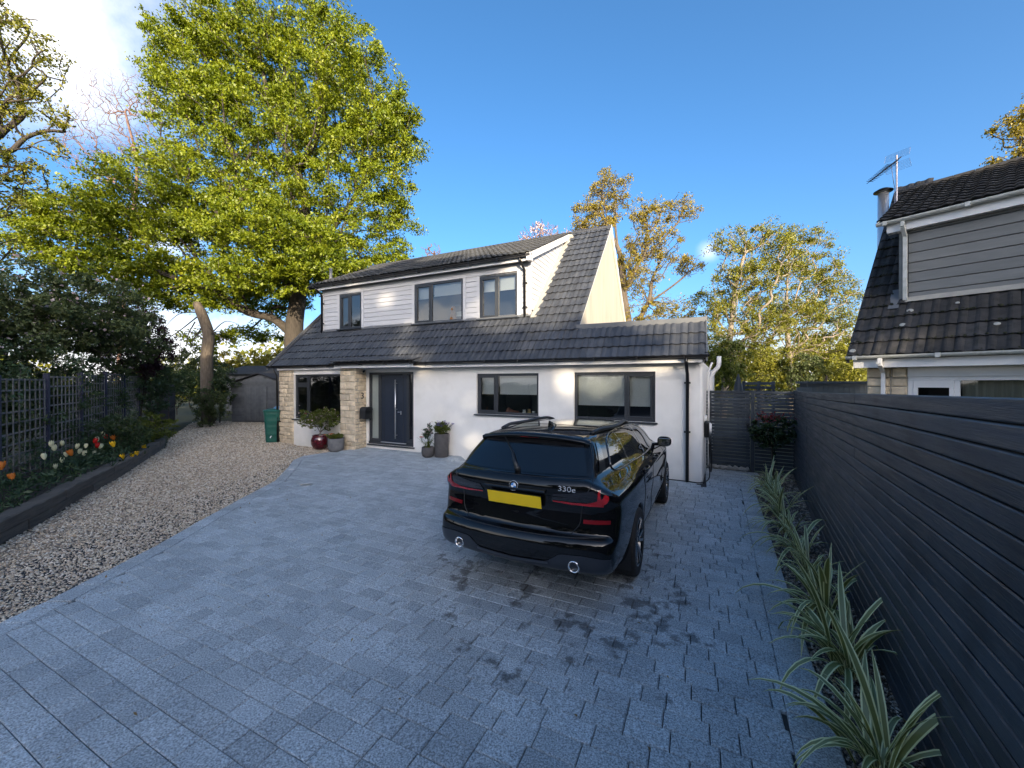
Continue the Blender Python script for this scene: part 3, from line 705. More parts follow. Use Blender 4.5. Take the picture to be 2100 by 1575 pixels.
# ---- windows
def hpart(mb, name, mat, par, **k):
    o = mb.build(name, mat, **k); o.parent = par; return o
def window(name, W_, v, mull, sill=True, frame=.062, blinds=(), transom=None, sash=(), glass='glass', room='room', depth=2.2, mat='anth', par=None):
    u0, u1, z0, z1 = W_; par = par or house
    f = MB(); fd0, fd1 = v, v + .07
    f.hb(u0, u1, fd0, fd1, z0, z0 + frame); f.hb(u0, u1, fd0, fd1, z1 - frame, z1)
    f.hb(u0, u0 + frame, fd0, fd1, z0 + frame, z1 - frame); f.hb(u1 - frame, u1, fd0, fd1, z0 + frame, z1 - frame)
    for mu in mull: f.hb(mu - .035, mu + .035, fd0, fd1, z0 + frame, z1 - frame)
    if transom: f.hb(transom[0], transom[1], fd0 + .001, fd1, transom[2] - .035, transom[2] + .035)
    fr = part(f, name, mat, bevel=.006)
    edges = [u0 + frame - .035] + list(mull) + [u1 - frame + .035]
    for i in range(len(edges) - 1):
        a, b = edges[i] + .035, edges[i + 1] - .035
        if i in sash:
            zz = [(z0 + frame, z1 - frame)] if not (transom and i == 0) else [(z0 + frame, transom[2] - .035), (transom[2] + .035, z1 - frame)]
            for c, d in zz:
                s = MB(); e = .042
                s.hb(a, b, v - .012, v + .05, c, c + e); s.hb(a, b, v - .012, v + .05, d - e, d); s.hb(a, a + e, v - .012, v + .05, c + e, d - e); s.hb(b - e, b, v - .012, v + .05, c + e, d - e)
                hpart(s, 'sash', mat, fr, bevel=.005)
        g = MB(); g.face([H(a - .01, v + .03, z0 + frame - .01), H(b + .01, v + .03, z0 + frame - .01), H(b + .01, v + .03, z1 - frame + .01), H(a - .01, v + .03, z1 - frame + .01)])
        hpart(g, 'pane', glass, fr)
    for (a, b, zb) in blinds:
        bl = MB(); bl.hb(a, b, v + .115, v + .118, zb, z1 - frame + .02); bl.hb(a, b, v + .108, v + .125, zb - .02, zb); hpart(bl, 'roller_blind', 'blind', fr)
    if sill:
        s = MB(); s.hb(u0 - .05, u1 + .05, v - .115, v + .02, z0 - .035, z0 - .001); hpart(s, 'sill', mat, fr, bevel=.004)
    r = MB(); a, b, c, d = u0 - .25, u1 + .25, z0 - .35, z1 + .2; v0, v1_ = v + .20, v + depth
    r.face([H(a, v1_, c), H(b, v1_, c), H(b, v1_, d), H(a, v1_, d)]); r.face([H(a, v0, c), H(a, v1_, c), H(a, v1_, d), H(a, v0, d)]); r.face([H(b, v0, c), H(b, v1_, c), H(b, v1_, d), H(b, v0, d)])
    r.face([H(a, v0, c), H(b, v0, c), H(b, v1_, c), H(a, v1_, c)]); r.face([H(a, v0, d), H(b, v0, d), H(b, v1_, d), H(a, v1_, d)])
    for p in ((a, u0, c, d), (u1, b, c, d), (u0, u1, c, z0), (u0, u1, z1, d)): r.face([H(p[0], v0, p[2]), H(p[1], v0, p[2]), H(p[1], v0, p[3]), H(p[0], v0, p[3])])
    # inner reveals and board
    for p, q in (((u0, z0), (u1, z0)), ((u1, z0), (u1, z1)), ((u1, z1), (u0, z1)), ((u0, z1), (u0, z0))): r.face([H(p[0], v + .07, p[1]), H(q[0], v + .07, q[1]), H(q[0], v0 + .002, q[1]), H(p[0], v0 + .002, p[1])])
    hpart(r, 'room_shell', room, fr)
    return fr
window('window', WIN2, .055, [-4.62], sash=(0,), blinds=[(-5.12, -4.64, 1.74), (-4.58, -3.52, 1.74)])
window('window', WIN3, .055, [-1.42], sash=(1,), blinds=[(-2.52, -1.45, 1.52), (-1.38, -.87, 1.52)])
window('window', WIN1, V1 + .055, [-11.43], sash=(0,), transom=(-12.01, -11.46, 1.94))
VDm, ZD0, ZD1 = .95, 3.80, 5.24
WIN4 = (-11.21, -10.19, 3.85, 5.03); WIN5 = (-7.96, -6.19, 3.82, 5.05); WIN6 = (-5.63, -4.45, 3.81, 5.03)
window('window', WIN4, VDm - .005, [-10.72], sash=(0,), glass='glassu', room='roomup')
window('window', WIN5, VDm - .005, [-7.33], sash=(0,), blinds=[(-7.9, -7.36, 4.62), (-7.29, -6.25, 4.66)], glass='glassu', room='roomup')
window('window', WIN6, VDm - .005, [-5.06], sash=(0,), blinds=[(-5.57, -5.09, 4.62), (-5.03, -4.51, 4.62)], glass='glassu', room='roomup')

# ---- front door with sidelights
d = MB(); u0, u1, z0, z1 = DOOR; v = .03
d.hb(u0, u1, v, v + .09, z1 - .07, z1); d.hb(u0, u1, v - .03, v + .09, z0 - .005, z0 + .06)
for a, b in ((u0, u0 + .085), (-8.56, -8.45), (-7.50, -7.41), (u1 - .07, u1)): d.hb(a, b, v, v + .09, z0 + .06, z1 - .07)
d.hb(u0 + .085, -8.56, v, v + .09, z0 + .06, z0 + .16); d.hb(-7.41, u1 - .07, v, v + .09, z0 + .06, z0 + .2)
dr = part(d, 'front_door', 'anth', bevel=.005)
lf = MB(); lf.hb(-8.445, -7.505, v + .015, v + .07, z0 + .07, z1 - .08)
hpart(lf, 'door_leaf', 'door', dr, bevel=.004)
gr = MB()
for a in (-8.36, -7.64): gr.hb(a, a + .012, v + .006, v + .018, z0 + .09, z1 - .10)
hpart(gr, 'door_bead', 'anth', dr)
M['frost'] = pmat('frosted_glass', (.30, .33, .30), (.24, .27, .25), rough=.32, scale=2)
M['darkglass'] = pmat('dark_glass', (.012, .014, .018), rough=.05)
g = MB(); g.hb(u0 + .085, -8.56, v + .04, v + .05, z0 + .16, z1 - .07); hpart(g, 'sidelight', 'frost', dr)
g = MB(); g.hb(-7.41, u1 - .07, v + .04, v + .05, z0 + .2, z1 - .07); hpart(g, 'sidelight', 'darkglass', dr)
hb_ = MB(); hb_.tube([H(-7.86, v - .06, .40), H(-7.86, v - .06, 2.10)], .016, 10)
for zz in (.5, 1.25, 2.0): hb_.tube([H(-7.86, v - .06, zz), H(-7.86, v + .02, zz)], .009, 8)
hpart(hb_, 'pull_handle', 'steel', dr, smooth=True)
lk = MB(); lk.hb(-7.73, -7.70, v + .002, v + .016, 1.10, 1.20); lk.tube([H(-7.715, v - .03, 1.17), H(-7.80, v - .03, 1.17)], .008, 8); hpart(lk, 'lever_handle', 'steel', dr)
st = MB(); st.hb(-8.44, -7.51, v - .034, v - .004, z0 + .062, z0 + .085); hpart(st, 'weather_bar', 'steel', dr)
pl = MB(); pl.hb(u0 - .03, u1 + .04, -.05, .06, z0 - .04, z0 - .006); hpart(pl, 'door_sill', 'anth', dr)
pb = MB(); pb.hb(u0, u1, .01, .1, .0, z0 - .04); part(pb, 'door_plinth', 'render')

# ---- house number and camera on the pillar
def text_mesh(txt, size, depth, mat):
    cu = bpy.data.curves.new('lettering', 'FONT'); cu.body = txt; cu.size = size; cu.extrude = depth; cu.align_x = 'CENTER'; cu.align_y = 'CENTER'
    o = bpy.data.objects.new('lettering', cu); COL.objects.link(o); dg = bpy.context.evaluated_depsgraph_get(); me = bpy.data.meshes.new_from_object(o.evaluated_get(dg)); bpy.data.objects.remove(o); me.materials.clear(); me.materials.append(M[mat]); return me
def basis(x, y, z, loc): return Matrix(((x.x, y.x, z.x, loc.x), (x.y, y.y, z.y, loc.y), (x.z, y.z, z.z, loc.z), (0, 0, 0, 1)))
no = link('house_number', text_mesh('3', .26, .008, 'blk'))
no.matrix_world = basis(VD, ZD, UD, H(-9.0, VP + .24, 1.62)); no.parent = house; no.matrix_parent_inverse = Matrix.Translation(house.location).inverted()

# ---- roof: decks then tiles
rf = MB()
def rq(u0, u1, v0, v1, dz, th=.04):
    a = [H(u0, v0, zr(v0) + dz), H(u1, v0, zr(v0) + dz), H(u1, v1, zr(v1) + dz), H(u0, v1, zr(v1) + dz)]; b = [p - ZD * th for p in a]
    rf.add(a + b, [(0, 1, 2, 3), (7, 6, 5, 4), (0, 4, 5, 1), (1, 5, 6, 2), (2, 6, 7, 3), (3, 7, 4, 0)])
rq(U_L, U_G, VE + .02, RIDGE_V, -.05); rq(U_G, U_R, VE + .02, .52, -.05)
# rear slope
a = [H(U_L, RIDGE_V, zr(RIDGE_V) - .03), H(U_G, RIDGE_V, zr(RIDGE_V) - .03), H(U_G, 9.1, ZE - .03), H(U_L, 9.1, ZE - .03)]; b = [p - ZD * .06 for p in a]
rf.add(a + b, [(0, 1, 2, 3), (7, 6, 5, 4), (0, 4, 5, 1), (1, 5, 6, 2), (2, 6, 7, 3), (3, 7, 4, 0)])
roof = part(rf, 'roof', 'felt')
TW, GA_ = .332, .352
def tile_mesh(name, tw=TW, tl=GA_ + .06, mat='tile'):
    """interlocking double-pantile: X across, Y up the slope, Z out of it"""
    xs = [0, .028, .055, .083, .11, .165, .193, .221, .249, .276, .332]; zs = [.004, .021, .027, .021, .005, .004, .007, .022, .028, .022, .004]
    xs = [x / .332 * tw for x in xs]; n = len(xs); m = MB(); vs = []; th = .034
    for y, lift in ((0, th), (tl, .0)):
        vs += [(x, y, z + lift) for x, z in zip(xs, zs)]
    vs += [(x, .034, z + th - .036) for x, z in zip(xs, zs)]
    fs = [(i, i + 1, n + i + 1, n + i) for i in range(n - 1)] + [(2 * n + i, 2 * n + i + 1, i + 1, i) for i in range(n - 1)]
    fs += [(0, n, 2 * n), (n - 1, 3 * n - 1, 2 * n - 1)]
    m.add(vs, fs); return m
TILE = tile_mesh('roof_tile').mesh('roof_tile', 'tile')
up = (VD * math.cos(PITCH_R) + ZD * math.sin(PITCH_R)); out = (-VD * math.sin(PITCH_R) + ZD * math.cos(PITCH_R))
hinv = Matrix.Translation(house.location).inverted()
SL = 1 / math.cos(PITCH_R)
tile_list = []
nrow = int((RIDGE_V - VE) * SL / GA_) + 1
TX = (U_R - U_G - .02) / 8
for r_ in range(nrow):
    v = VE - .035 + r_ * GA_ / SL
    cols = [U_G + .02 - (k + 1) * TW for k in range(33)] + ([U_G + .02 + k * TX for k in range(8)] if v <= .34 else [])
    for u in cols:
        if u < U_L - .02: continue
        uc = u + TW / 2
        if -12.0 < uc < -4.12 and v > VDm - .14: continue
        if -12.0 < u + TW and u < -4.05 and v > VDm - .1: continue
        tile_list.append((u, v))
vis = []; hid = []
for u, v in tile_list:
    (hid if (u < -12 and v > 1.9) else vis).append((u, v))
def place_tile(u, v, o):
    jx = random.uniform(-.002, .002); o.matrix_world = basis(UD, up, out, H(u + jx, v, zr(v)) + out * random.uniform(-.002, .003)) @ Matrix.Rotation(random.uniform(-.004, .004), 4, 'Z') @ Matrix.Diagonal((TX / TW if u > U_G else 1, 1, 1, 1))
vis.sort(key=lambda t: H(t[0], t[1], 4).length)
for u, v in vis[:300]:
    o = link('roof_tile', TILE); place_tile(u, v, o); o.parent = roof
def tiles_joined(name, lst, B, base, mat, par, kind=True):
    """lst of (u,v) -> one mesh; base(u,v) gives the world corner"""
    tm = tile_mesh('t'); V0 = np.array(tm.v); F4 = [f for f in tm.f if len(f) == 4]; VV = []; FF = []
    X, Y, Z = [np.array(b) for b in B]
    for i, t in enumerate(lst):
        o = np.array(base(*t)); VV.append(o + V0[:, :1] * X + V0[:, 1:2] * Y + (V0[:, 2:] + random.uniform(-.002, .003)) * Z); FF.append(np.array(F4) + i * len(V0))
    o = link(name, npmesh(name, np.concatenate(VV), np.concatenate(FF), mat)); o.parent = par
    if kind: o['kind'] = 'stuff'
    return o
if hid or vis[300:]: tiles_joined('roof_tiles', hid + vis[300:], (UD, up, out), lambda u, v: H(u, v, zr(v)), 'tile_in', roof)
# verge strips, ridge caps, kerb of the flat side roof
m = MB()
m.box(H(U_L - .03, VE - .03, zr(VE - .03) - .10), UD * .05, (H(0, RIDGE_V, zr(RIDGE_V)) - H(0, VE - .03, zr(VE - .03))), ZD * .155); hpart(m, 'verge', 'leadd', roof)
m = MB(); m.box(H(U_G - .02, .40, zr(.40) - .03), UD * .03, (H(0, RIDGE_V, zr(RIDGE_V)) - H(0, .40, zr(.40))), ZD * .062); hpart(m, 'verge', 'leadd', roof)
m = MB(); m.box(H(U_R - .005, VE - .03, zr(VE - .03) - .10), UD * .03, (H(0, .55, zr(.55)) - H(0, VE - .03, zr(VE - .03))), ZD * .16)
hpart(m, 'verge', 'leadd', roof)
m = MB(); n_ = 26
for i in range(n_):
    a = U_L + (U_G + .02 - U_L) * i / n_; b = U_L + (U_G + .02 - U_L) * (i + 1) / n_ - .008; p = []
    for u in (a, b):
        for k in range(7):
            an = math.pi * k / 6; p.append(H(u, RIDGE_V - .13 * math.cos(an), zr(RIDGE_V) - .07 + .115 * math.sin(an)))
    m.add(p, [(k, k + 1, 8 + k, 7 + k) for k in range(6)])
hpart(m, 'ridge_caps', 'tile_in', roof)
m = MB(); m.hb(U_G - .06, U_R + .02, .50, .66, 3.32, 3.43); m.hb(U_G - .06, U_R + .012, .43, .503, 3.30, 3.42)
hpart(m, 'roof_kerb', 'leadd', roof, bevel=.006)
m = MB(); m.hb(U_G + .03, U_R - .02, .66, 9.6, 3.20, 3.28); hpart(m, 'flat_roof', 'leadd', roof)
m = MB(); m.box(H(U_R - .05, .5, 2.5), UD * .04, VD * 9, ZD * .72); hpart(m, 'flat_roof_upstand', 'render', roof)

# ---- gable end
g = MB(); zt = zr(RIDGE_V) - .04; zb_ = 3.25
vb = RIDGE_V + (zt - zb_) / TP; vf = RIDGE_V - (zt - zb_) / TP
g.add([H(U_G, vf, zb_), H(U_G, vb, zb_), H(U_G, RIDGE_V, zt), H(U_G - .2, vf, zb_), H(U_G - .2, vb, zb_), H(U_G - .2, RIDGE_V, zt)], [(0, 1, 2), (3, 5, 4), (0, 2, 5, 3), (1, 4, 5, 2)])
part(g, 'gable_wall', 'cream')
g = MB(); g.add([H(-12.78, VE + .3, 2.3), H(-12.78, 9, 2.3), H(-12.78, RIDGE_V, zt - .1)], [(0, 1, 2)]); part(g, 'gable_wall', 'cream')
# barge boards: thin at the front, broad and notched on the rear slope
m = MB(); e0, e1 = H(U_G + .004, vb + .12, zb_ - .1), H(U_G + .004, RIDGE_V + .02, zt + .0)
m.box(e0 - ZD * .0, UD * .03, e1 - e0, ZD * .10); bb = part(m, 'barge_board', 'white')
m = MB(); dirn = (e1 - e0).normalized(); ln = (e1 - e0).length; nn = int(ln / .16)
for i in range(nn):
    p = e0 + dirn * (ln * i / nn) - ZD * .34; m.box(p, UD * .018, dirn * (ln / nn - .012), ZD * .33)
part(m, 'barge_shingles', 'cream')
m = MB(); e0, e1 = H(U_G + .002, vf - .02, zb_ + .0), H(U_G + .002, RIDGE_V, zt - .01); m.box(e0 - ZD * .02, UD * .012, e1 - e0, ZD * .03); part(m, 'barge_board', 'white')

# ---- dormer
DU0, DU1 = -12.05, -4.05
DR0V, DR0Z = .62, 5.41; DSL = (zr(RIDGE_V) + .02 - DR0Z) / (RIDGE_V - DR0V)
def zd(v): return DR0Z + (v - DR0V) * DSL
w = MB(); wall_holes(w, DU0, DU1, 3.70, ZD1 + .1, VDm + .035, [WIN4, WIN5, WIN6], .05)
dw = part(w, 'dormer_wall', 'clad')
# cheeks (behind the boards)
for u in (DU0 + .03, DU1 - .03):
    w = MB(); w.face([H(u, VDm + .03, 3.7), H(u, VDm + .03, ZD1 + .1), H(u, RIDGE_V - .1, zd(RIDGE_V - .1) - .05)]); w.face([H(u, VDm + .03, 3.7), H(u, RIDGE_V - .1, zd(RIDGE_V - .1) - .05), H(u, RIDGE_V, zr(RIDGE_V) - .4)]); hpart(w, 'dormer_cheek', 'clad', dw)
# boards between the windows
BPH = .148
spans = [(DU0 + .06, WIN4[0] - .10), (WIN4[1] + .10, WIN5[0] - .10), (WIN5[1] + .10, WIN6[0] - .10), (WIN6[1] + .10, DU1 - .07)]
def board_mb(u0, u1, z0, z1, v):
    m = MB(); p = [(v + .034, z0), (v - .002, z0 + .002), (v + .002, z1 - .008), (v + .016, z1 - .004), (v + .034, z1 - .002)]
    vs = [H(u0, a, b) for a, b in p] + [H(u1, a, b) for a, b in p]; n = len(p)
    m.add(vs, [tuple(range(n)), tuple(range(n, 2 * n))[::-1]] + [(i, n + i, n + (i + 1) % n, (i + 1) % n) for i in range(n)]); return m
for a, b in spans:
    z = 3.74
    while z < 5.02:
        z1 = min(z + BPH, 5.06); hpart(board_mb(a, b, z, z1 - .002, VDm), 'board', 'clad', dw); z += BPH
for wn_ in (WIN4, WIN5, WIN6):
    for a, b in ((wn_[0] - .10, wn_[0]), (wn_[1], wn_[1] + .10)):
        m = MB(); m.hb(a + .002, b - .002, VDm - .012, VDm + .036, 3.74, 5.06); hpart(m, 'window_trim', 'clad', dw)
m = MB(); m.hb(DU0, DU1, VDm - .014, VDm + .036, 5.062, ZD1 + .02); hpart(m, 'frieze_board', 'clad', dw)
for a, b in ((DU0, DU0 + .06), (DU1 - .07, DU1)):
    m = MB(); m.hb(a, b, VDm - .015, VDm + .037, 3.70, 5.06); hpart(m, 'corner_trim', 'clad', dw)
# right cheek boards
z = 3.84
while z < 7.0:
    z1 = z + BPH
    vA = VDm + .02
    v_roof = VE + (z + .02 - ZE) / TP           # where the main roof plane meets this height
    v0 = vA if z < ZD1 + .1 else DR0V + (z + .10 - DR0Z) / DSL
    v1 = v_roof
    v0b = vA if z1 < ZD1 + .1 else DR0V + (z1 + .10 - DR0Z) / DSL; v1b = VE + (z1 + .02 - ZE) / TP
    if v1 - v0 > .05 and v1b > v0b:
        m = MB(); P = [(v0, z), (v1, z), (v1b, z1 - .003), (v0b, z1 - .003)]
        f_ = [H(DU1 + (.016 if i < 2 else .004), a_, b_) for i, (a_, b_) in enumerate(P)]; k_ = [H(DU1 - .03, a_, b_) for a_, b_ in P]
        m.add(f_ + k_, [(0, 1, 2, 3), (7, 6, 5, 4), (0, 4, 5, 1), (1, 5, 6, 2), (2, 6, 7, 3), (3, 7, 4, 0)]); hpart(m, 'cheek_board', 'clad', dw)
    z += BPH
# dormer roof deck + tiles
m = MB(); a = [H(DU0 - .33, DR0V, zd(DR0V) - .02), H(DU1 + .10, DR0V, zd(DR0V) - .02), H(DU1 + .10, RIDGE_V, zd(RIDGE_V) - .02), H(DU0 - .33, RIDGE_V, zd(RIDGE_V) - .02)]; b = [p - ZD * .06 for p in a]
m.add(a + b, [(0, 1, 2, 3), (7, 6, 5, 4), (0, 4, 5, 1), (1, 5, 6, 2), (2, 6, 7, 3), (3, 7, 4, 0)]); droof = part(m, 'dormer_roof', 'felt')
an = math.atan(DSL); up2 = VD * math.cos(an) + ZD * math.sin(an); out2 = -VD * math.sin(an) + ZD * math.cos(an)
lst = []; v = DR0V - .03
while v < RIDGE_V - .1:
    u = DU1 + .11 - TW
    while u > DU0 - .42: lst.append((u, v)); u -= TW
    v += .30 * math.cos(an)
tiles_joined('dormer_tiles', lst, (UD, up2, out2), lambda u, v: H(u, v, zd(v) - .01), 'tile_in', droof)
# fascias, soffits, barge
m = MB(); m.hb(DU0 - .02, DU1 + .02, .74, .765, 5.245, 5.40); part(m, 'fascia', 'white')
m = MB(); m.hb(DU0 - .02, DU1 + .02, .766, VDm, 5.246, 5.262); part(m, 'soffit', 'anth')
m = MB(); e0, e1 = H(DU1 + .085, .66, zd(.66) - .20), H(DU1 + .085, 4.05, zd(4.05) - .20); m.box(e0, UD * .03, e1 - e0, ZD * .19); m.hb(DU1 - .0, DU1 + .115, .64, .80, 5.22, 5.42); part(m, 'barge_board', 'white')
m = MB(); e0, e1 = H(DU0 - .35, .66, zd(.66) - .17), H(DU0 - .35, 4.3, zd(4.3) - .17); m.box(e0, UD * .03, e1 - e0, ZD * .17); part(m, 'barge_board', 'anth')
# lead apron beside the cheek and under the dormer
m = MB(); e0, e1 = H(DU1 + .02, VDm - .1, zr(VDm - .1) + .045), H(DU1 + .02, 4.1, zr(4.1) + .045); m.box(e0, UD * .17, e1 - e0, out * .012); part(m, 'flashing', 'lead')
m = MB(); m.box(H(DU0 + .02, VDm - .07, zr(VDm - .07) + .062), UD * (DU1 - DU0), up * .14, out * .006); part(m, 'apron_flashing', 'leadd')
m = MB(); c = H(DU1 + .10, 4.12, zr(4.12) + .02); m.lathe([(.001, -.08), (.12, -.06), (.16, .0), (.12, .08), (.001, .11)], c, 9); part(m, 'mortar_fillet', 'mortar', smooth=True)

# ---- eaves
m = MB(); m.hb(-12.82, .06, -.225, -.20, 2.425, 2.58); part(m, 'fascia', 'white')
m = MB(); m.hb(-12.82, .06, -.20, .02, 2.428, 2.445); part(m, 'soffit', 'anth')
m = MB(); m.hb(.06, .085, -.225, 9.5, 2.425, 2.58); m.hb(.0, .06, -.2, 9.5, 2.429, 2.446); part(m, 'fascia', 'white')
m = MB(); m.hb(-9.72, -6.80, -.56, -.535, 2.44, 2.585); m.hb(-9.72, -9.70, -.535, -.226, 2.44, 2.585); part(m, 'porch_fascia', 'white')
m = MB(); m.hb(-9.70, -6.82, -.535, -.0, 2.442, 2.458); part(m, 'porch_soffit', 'white')
m = MB(); m.face([H(-9.74, -.60, 2.60), H(-6.78, -.60, 2.60), H(-6.78, -.15, 2.74), H(-9.74, -.15, 2.74)]); m.face([H(-9.74, -.60, 2.595), H(-9.74, -.15, 2.735), H(-9.74, -.15, 2.58)]); m.face([H(-6.78, -.60, 2.595), H(-6.78, -.15, 2.735), H(-6.78, -.15, 2.58)]); part(m, 'porch_roof', 'tile')
lst = [(-9.75 + i * TW, -.66) for i in range(9)]
an3 = math.atan(.14 / .45); tiles_joined('porch_tiles', lst, (UD, VD * math.cos(an3) + ZD * math.sin(an3), -VD * math.sin(an3) + ZD * math.cos(an3)), lambda u, v: H(u, v, 2.585), 'tile_in', roof, kind=False)
def gutter(u0, u1, v, z, name='gutter', r=.058, n=9):
    m = MB(); P = []
    for u in (u0, u1):
        for k in range(n): a = math.pi * k / (n - 1); P.append(H(u, v - r * math.cos(a), z - r * math.sin(a)))
        for k in range(n): a = math.pi * (n - 1 - k) / (n - 1); P.append(H(u, v - (r - .007) * math.cos(a), z - (r - .007) * math.sin(a)))
    q = 2 * n; m.add(P, [(k, (k + 1) % q, q + (k + 1) % q, q + k) for k in range(q)] + [tuple(range(q)), tuple(range(q, 2 * q))[::-1]])
    g_ = part(m, name, 'blk', smooth=False)
    b = MB(); u = u0 + .3
    while u < u1: b.hb(u, u + .03, v - r - .008, v + r, z - r - .012, z + .006); u += .9
    hpart(b, 'gutter_bracket', 'blk', g_); return g_
gutter(-13.2, -9.66, -.31, 2.57); gutter(-6.86, .17, -.31, 2.57); gutter(-9.80, -6.70, -.63, 2.58)
gutter(DU0 - .36, DU1 - .02, .66, 5.385)
m = MB(); pth = [H(.15, v, 2.57) for v in (-.33, 9.5)]; m.tube(pth, .055, 10); part(m, 'gutter', 'blk', smooth=True)
def pipe(path, name, mat='blk', r=.034, clips=()):
    m = MB(); m.tube(path, r, 10); o = part(m, name, mat, smooth=True)
    for u, v, z in clips:
        c = MB(); c.hb(u - .06, u + .06, v - .012, v + .05, z - .018, z + .018); hpart(c, 'pipe_clip', mat, o)
pipe([H(-.21, -.31, 2.53), H(-.21, -.31, 2.42), H(-.20, -.25, 2.33), H(-.19, -.10, 2.2), H(-.19, -.065, 2.1), H(-.19, -.065, 0.01)], 'downpipe', clips=[(-.19, -.065, 2.02), (-.19, -.065, 1.02)])
pipe([H(-12.87, -.31, 2.53), H(-12.85, -.30, 2.42), H(-12.80, -.24, 2.25), H(-12.79, -.22, .02)], 'downpipe', clips=[(-12.79, -.20, 1.7), (-12.79, -.20, .7)])
pipe([H(-12.06, .66, 5.34), H(-12.04, .70, 5.24), H(-12.03, .89, 5.1), H(-12.03, .90, 3.72)], 'downpipe', clips=[(-12.03, .90, 4.8), (-12.03, .90, 4.1)])
pipe([H(-4.27, .66, 5.34), H(-4.25, .70, 5.24), H(-4.21, .88, 5.05), H(-4.21, .90, 3.74)], 'downpipe', clips=[(-4.21, .90, 4.7), (-4.21, .90, 4.05)])
def sd(v, off, z): return side(v) + UD * (.06 + off) + ZD * z
pipe([sd(3.0, .06, .2), sd(3.0, .06, 2.15), sd(3.0, .13, 2.32), sd(3.0, .22, 2.42), sd(3.0, .25, 2.5), sd(3.0, .25, 2.72)], 'soil_pipe', 'white', r=.056)
pipe([sd(1.6, .05, .02), sd(1.6, .05, 2.3), sd(1.6, .12, 2.5)], 'waste_pipe', 'white', r=.022)
pipe([H(-12.42, 1.6, 5.0), H(-12.42, 1.6, 6.28)], 'vent_pipe', 'leadd', r=.055)

# ================================================================== THE CAR
def surface_nets(f, lo, hi, h):
    """naive surface nets of f(P)->values over a box; vertices settled onto the zero set"""
    nx, ny, nz = [int(math.ceil((b - a) / h)) + 1 for a, b in zip(lo, hi)]
    gx, gy, gz_ = lo[0] + h * np.arange(nx), lo[1] + h * np.arange(ny), lo[2] + h * np.arange(nz)
    P = np.stack(np.meshgrid(gx, gy, gz_, indexing='ij'), -1); D = f(P.reshape(-1, 3)).reshape(nx, ny, nz)
    S = D < 0
    c = S[:-1, :-1, :-1].astype(np.int8)
    cnt = np.zeros_like(c)
    for a in (0, 1):
        for b in (0, 1):
            for e in (0, 1): cnt = cnt + S[a:nx - 1 + a, b:ny - 1 + b, e:nz - 1 + e]
    act = (cnt > 0) & (cnt < 8); idx = -np.ones(act.shape, int); ii = np.argwhere(act); idx[tuple(ii.T)] = np.arange(len(ii))
    acc = np.zeros((len(ii), 3)); num = np.zeros(len(ii))
    for ax in range(3):
        o1, o2 = [(1, 2), (0, 2), (0, 1)][ax]
        for a in (0, 1):
            for b in (0, 1):
                p = ii.copy(); p[:, o1] += a; p[:, o2] += b; q = p.copy(); q[:, ax] += 1
                d0, d1 = D[tuple(p.T)], D[tuple(q.T)]; m = (d0 < 0) != (d1 < 0); t = d0[m] / (d0[m] - d1[m])
                pp = p[m].astype(float); pp[:, ax] += t; acc[m] += pp; num[m] += 1
    V = acc / num[:, None] * h + np.array(lo)
    F = []
    for ax in range(3):
        o1, o2 = [(1, 2), (2, 0), (0, 1)][ax]
        sl0 = [slice(None)] * 3; sl1 = [slice(None)] * 3; sl0[ax] = slice(0, -1); sl1[ax] = slice(1, None)
        e = np.argwhere(S[tuple(sl0)] != S[tuple(sl1)]); s_in = S[tuple(e.T)]
        ok = (e[:, o1] > 0) & (e[:, o2] > 0) & (e[:, o1] < act.shape[o1]) & (e[:, o2] < act.shape[o2]); e, s_in = e[ok], s_in[ok]
        def at(da, db):
            k = e.copy(); k[:, o1] += da; k[:, o2] += db; return idx[tuple(k.T)]
        q = np.stack([at(-1, -1), at(0, -1), at(0, 0), at(-1, 0)], 1); q[~s_in] = q[~s_in][:, ::-1]; F.append(q)
    F = np.concatenate(F); F = F[(F >= 0).all(1)]
    return V, F
def settle(f, V, it=4, e=.002):
    for _ in range(it):
        d = f(V); G = np.stack([(f(V + np.eye(3)[k] * e) - f(V - np.eye(3)[k] * e)) / (2 * e) for k in range(3)], 1)
        g2 = np.maximum((G * G).sum(1), .05); V = V - G * np.clip(d / g2, -.01, .01)[:, None]
    return V
def catmull(P, n=8, closed=True):
    P = np.array(P, float); m = len(P); out = []
    for i in range(m if closed else m - 1):
        p0, p1, p2, p3 = [P[(i + k - 1) % m] if closed else P[min(max(i + k - 1, 0), m - 1)] for k in range(4)]
        for t in np.arange(n) / n:
            out.append(.5 * ((2 * p1) + (-p0 + p2) * t + (2 * p0 - 5 * p1 + 4 * p2 - p3) * t * t + (-p0 + 3 * p1 - 3 * p2 + p3) * t ** 3))
    if not closed: out.append(P[-1])
    return np.array(out)
SIL = [(.62, .235), (.30, .31), (.10, .345), (.02, .40), (.0, .49), (.004, .58), (.03, .632), (.085, .655), (.098, .70), (.108, .79), (.112, .88), (.088, .945), (.066, .985), (.066, 1.05), (.096, 1.10), (.150, 1.118), (.25, 1.20), (.36, 1.30), (.45, 1.385), (.50, 1.432),
       (.75, 1.452), (1.2, 1.468), (1.8, 1.470), (2.4, 1.445), (2.75, 1.405), (3.0, 1.335), (3.3, 1.19), (3.55, 1.085), (3.75, 1.045), (4.1, .995), (4.45, .90), (4.66, .79), (4.76, .62), (4.78, .45), (4.70, .29), (4.4, .21), (3.0, .20), (1.6, .20)]
SILD = catmull(SIL, 6)
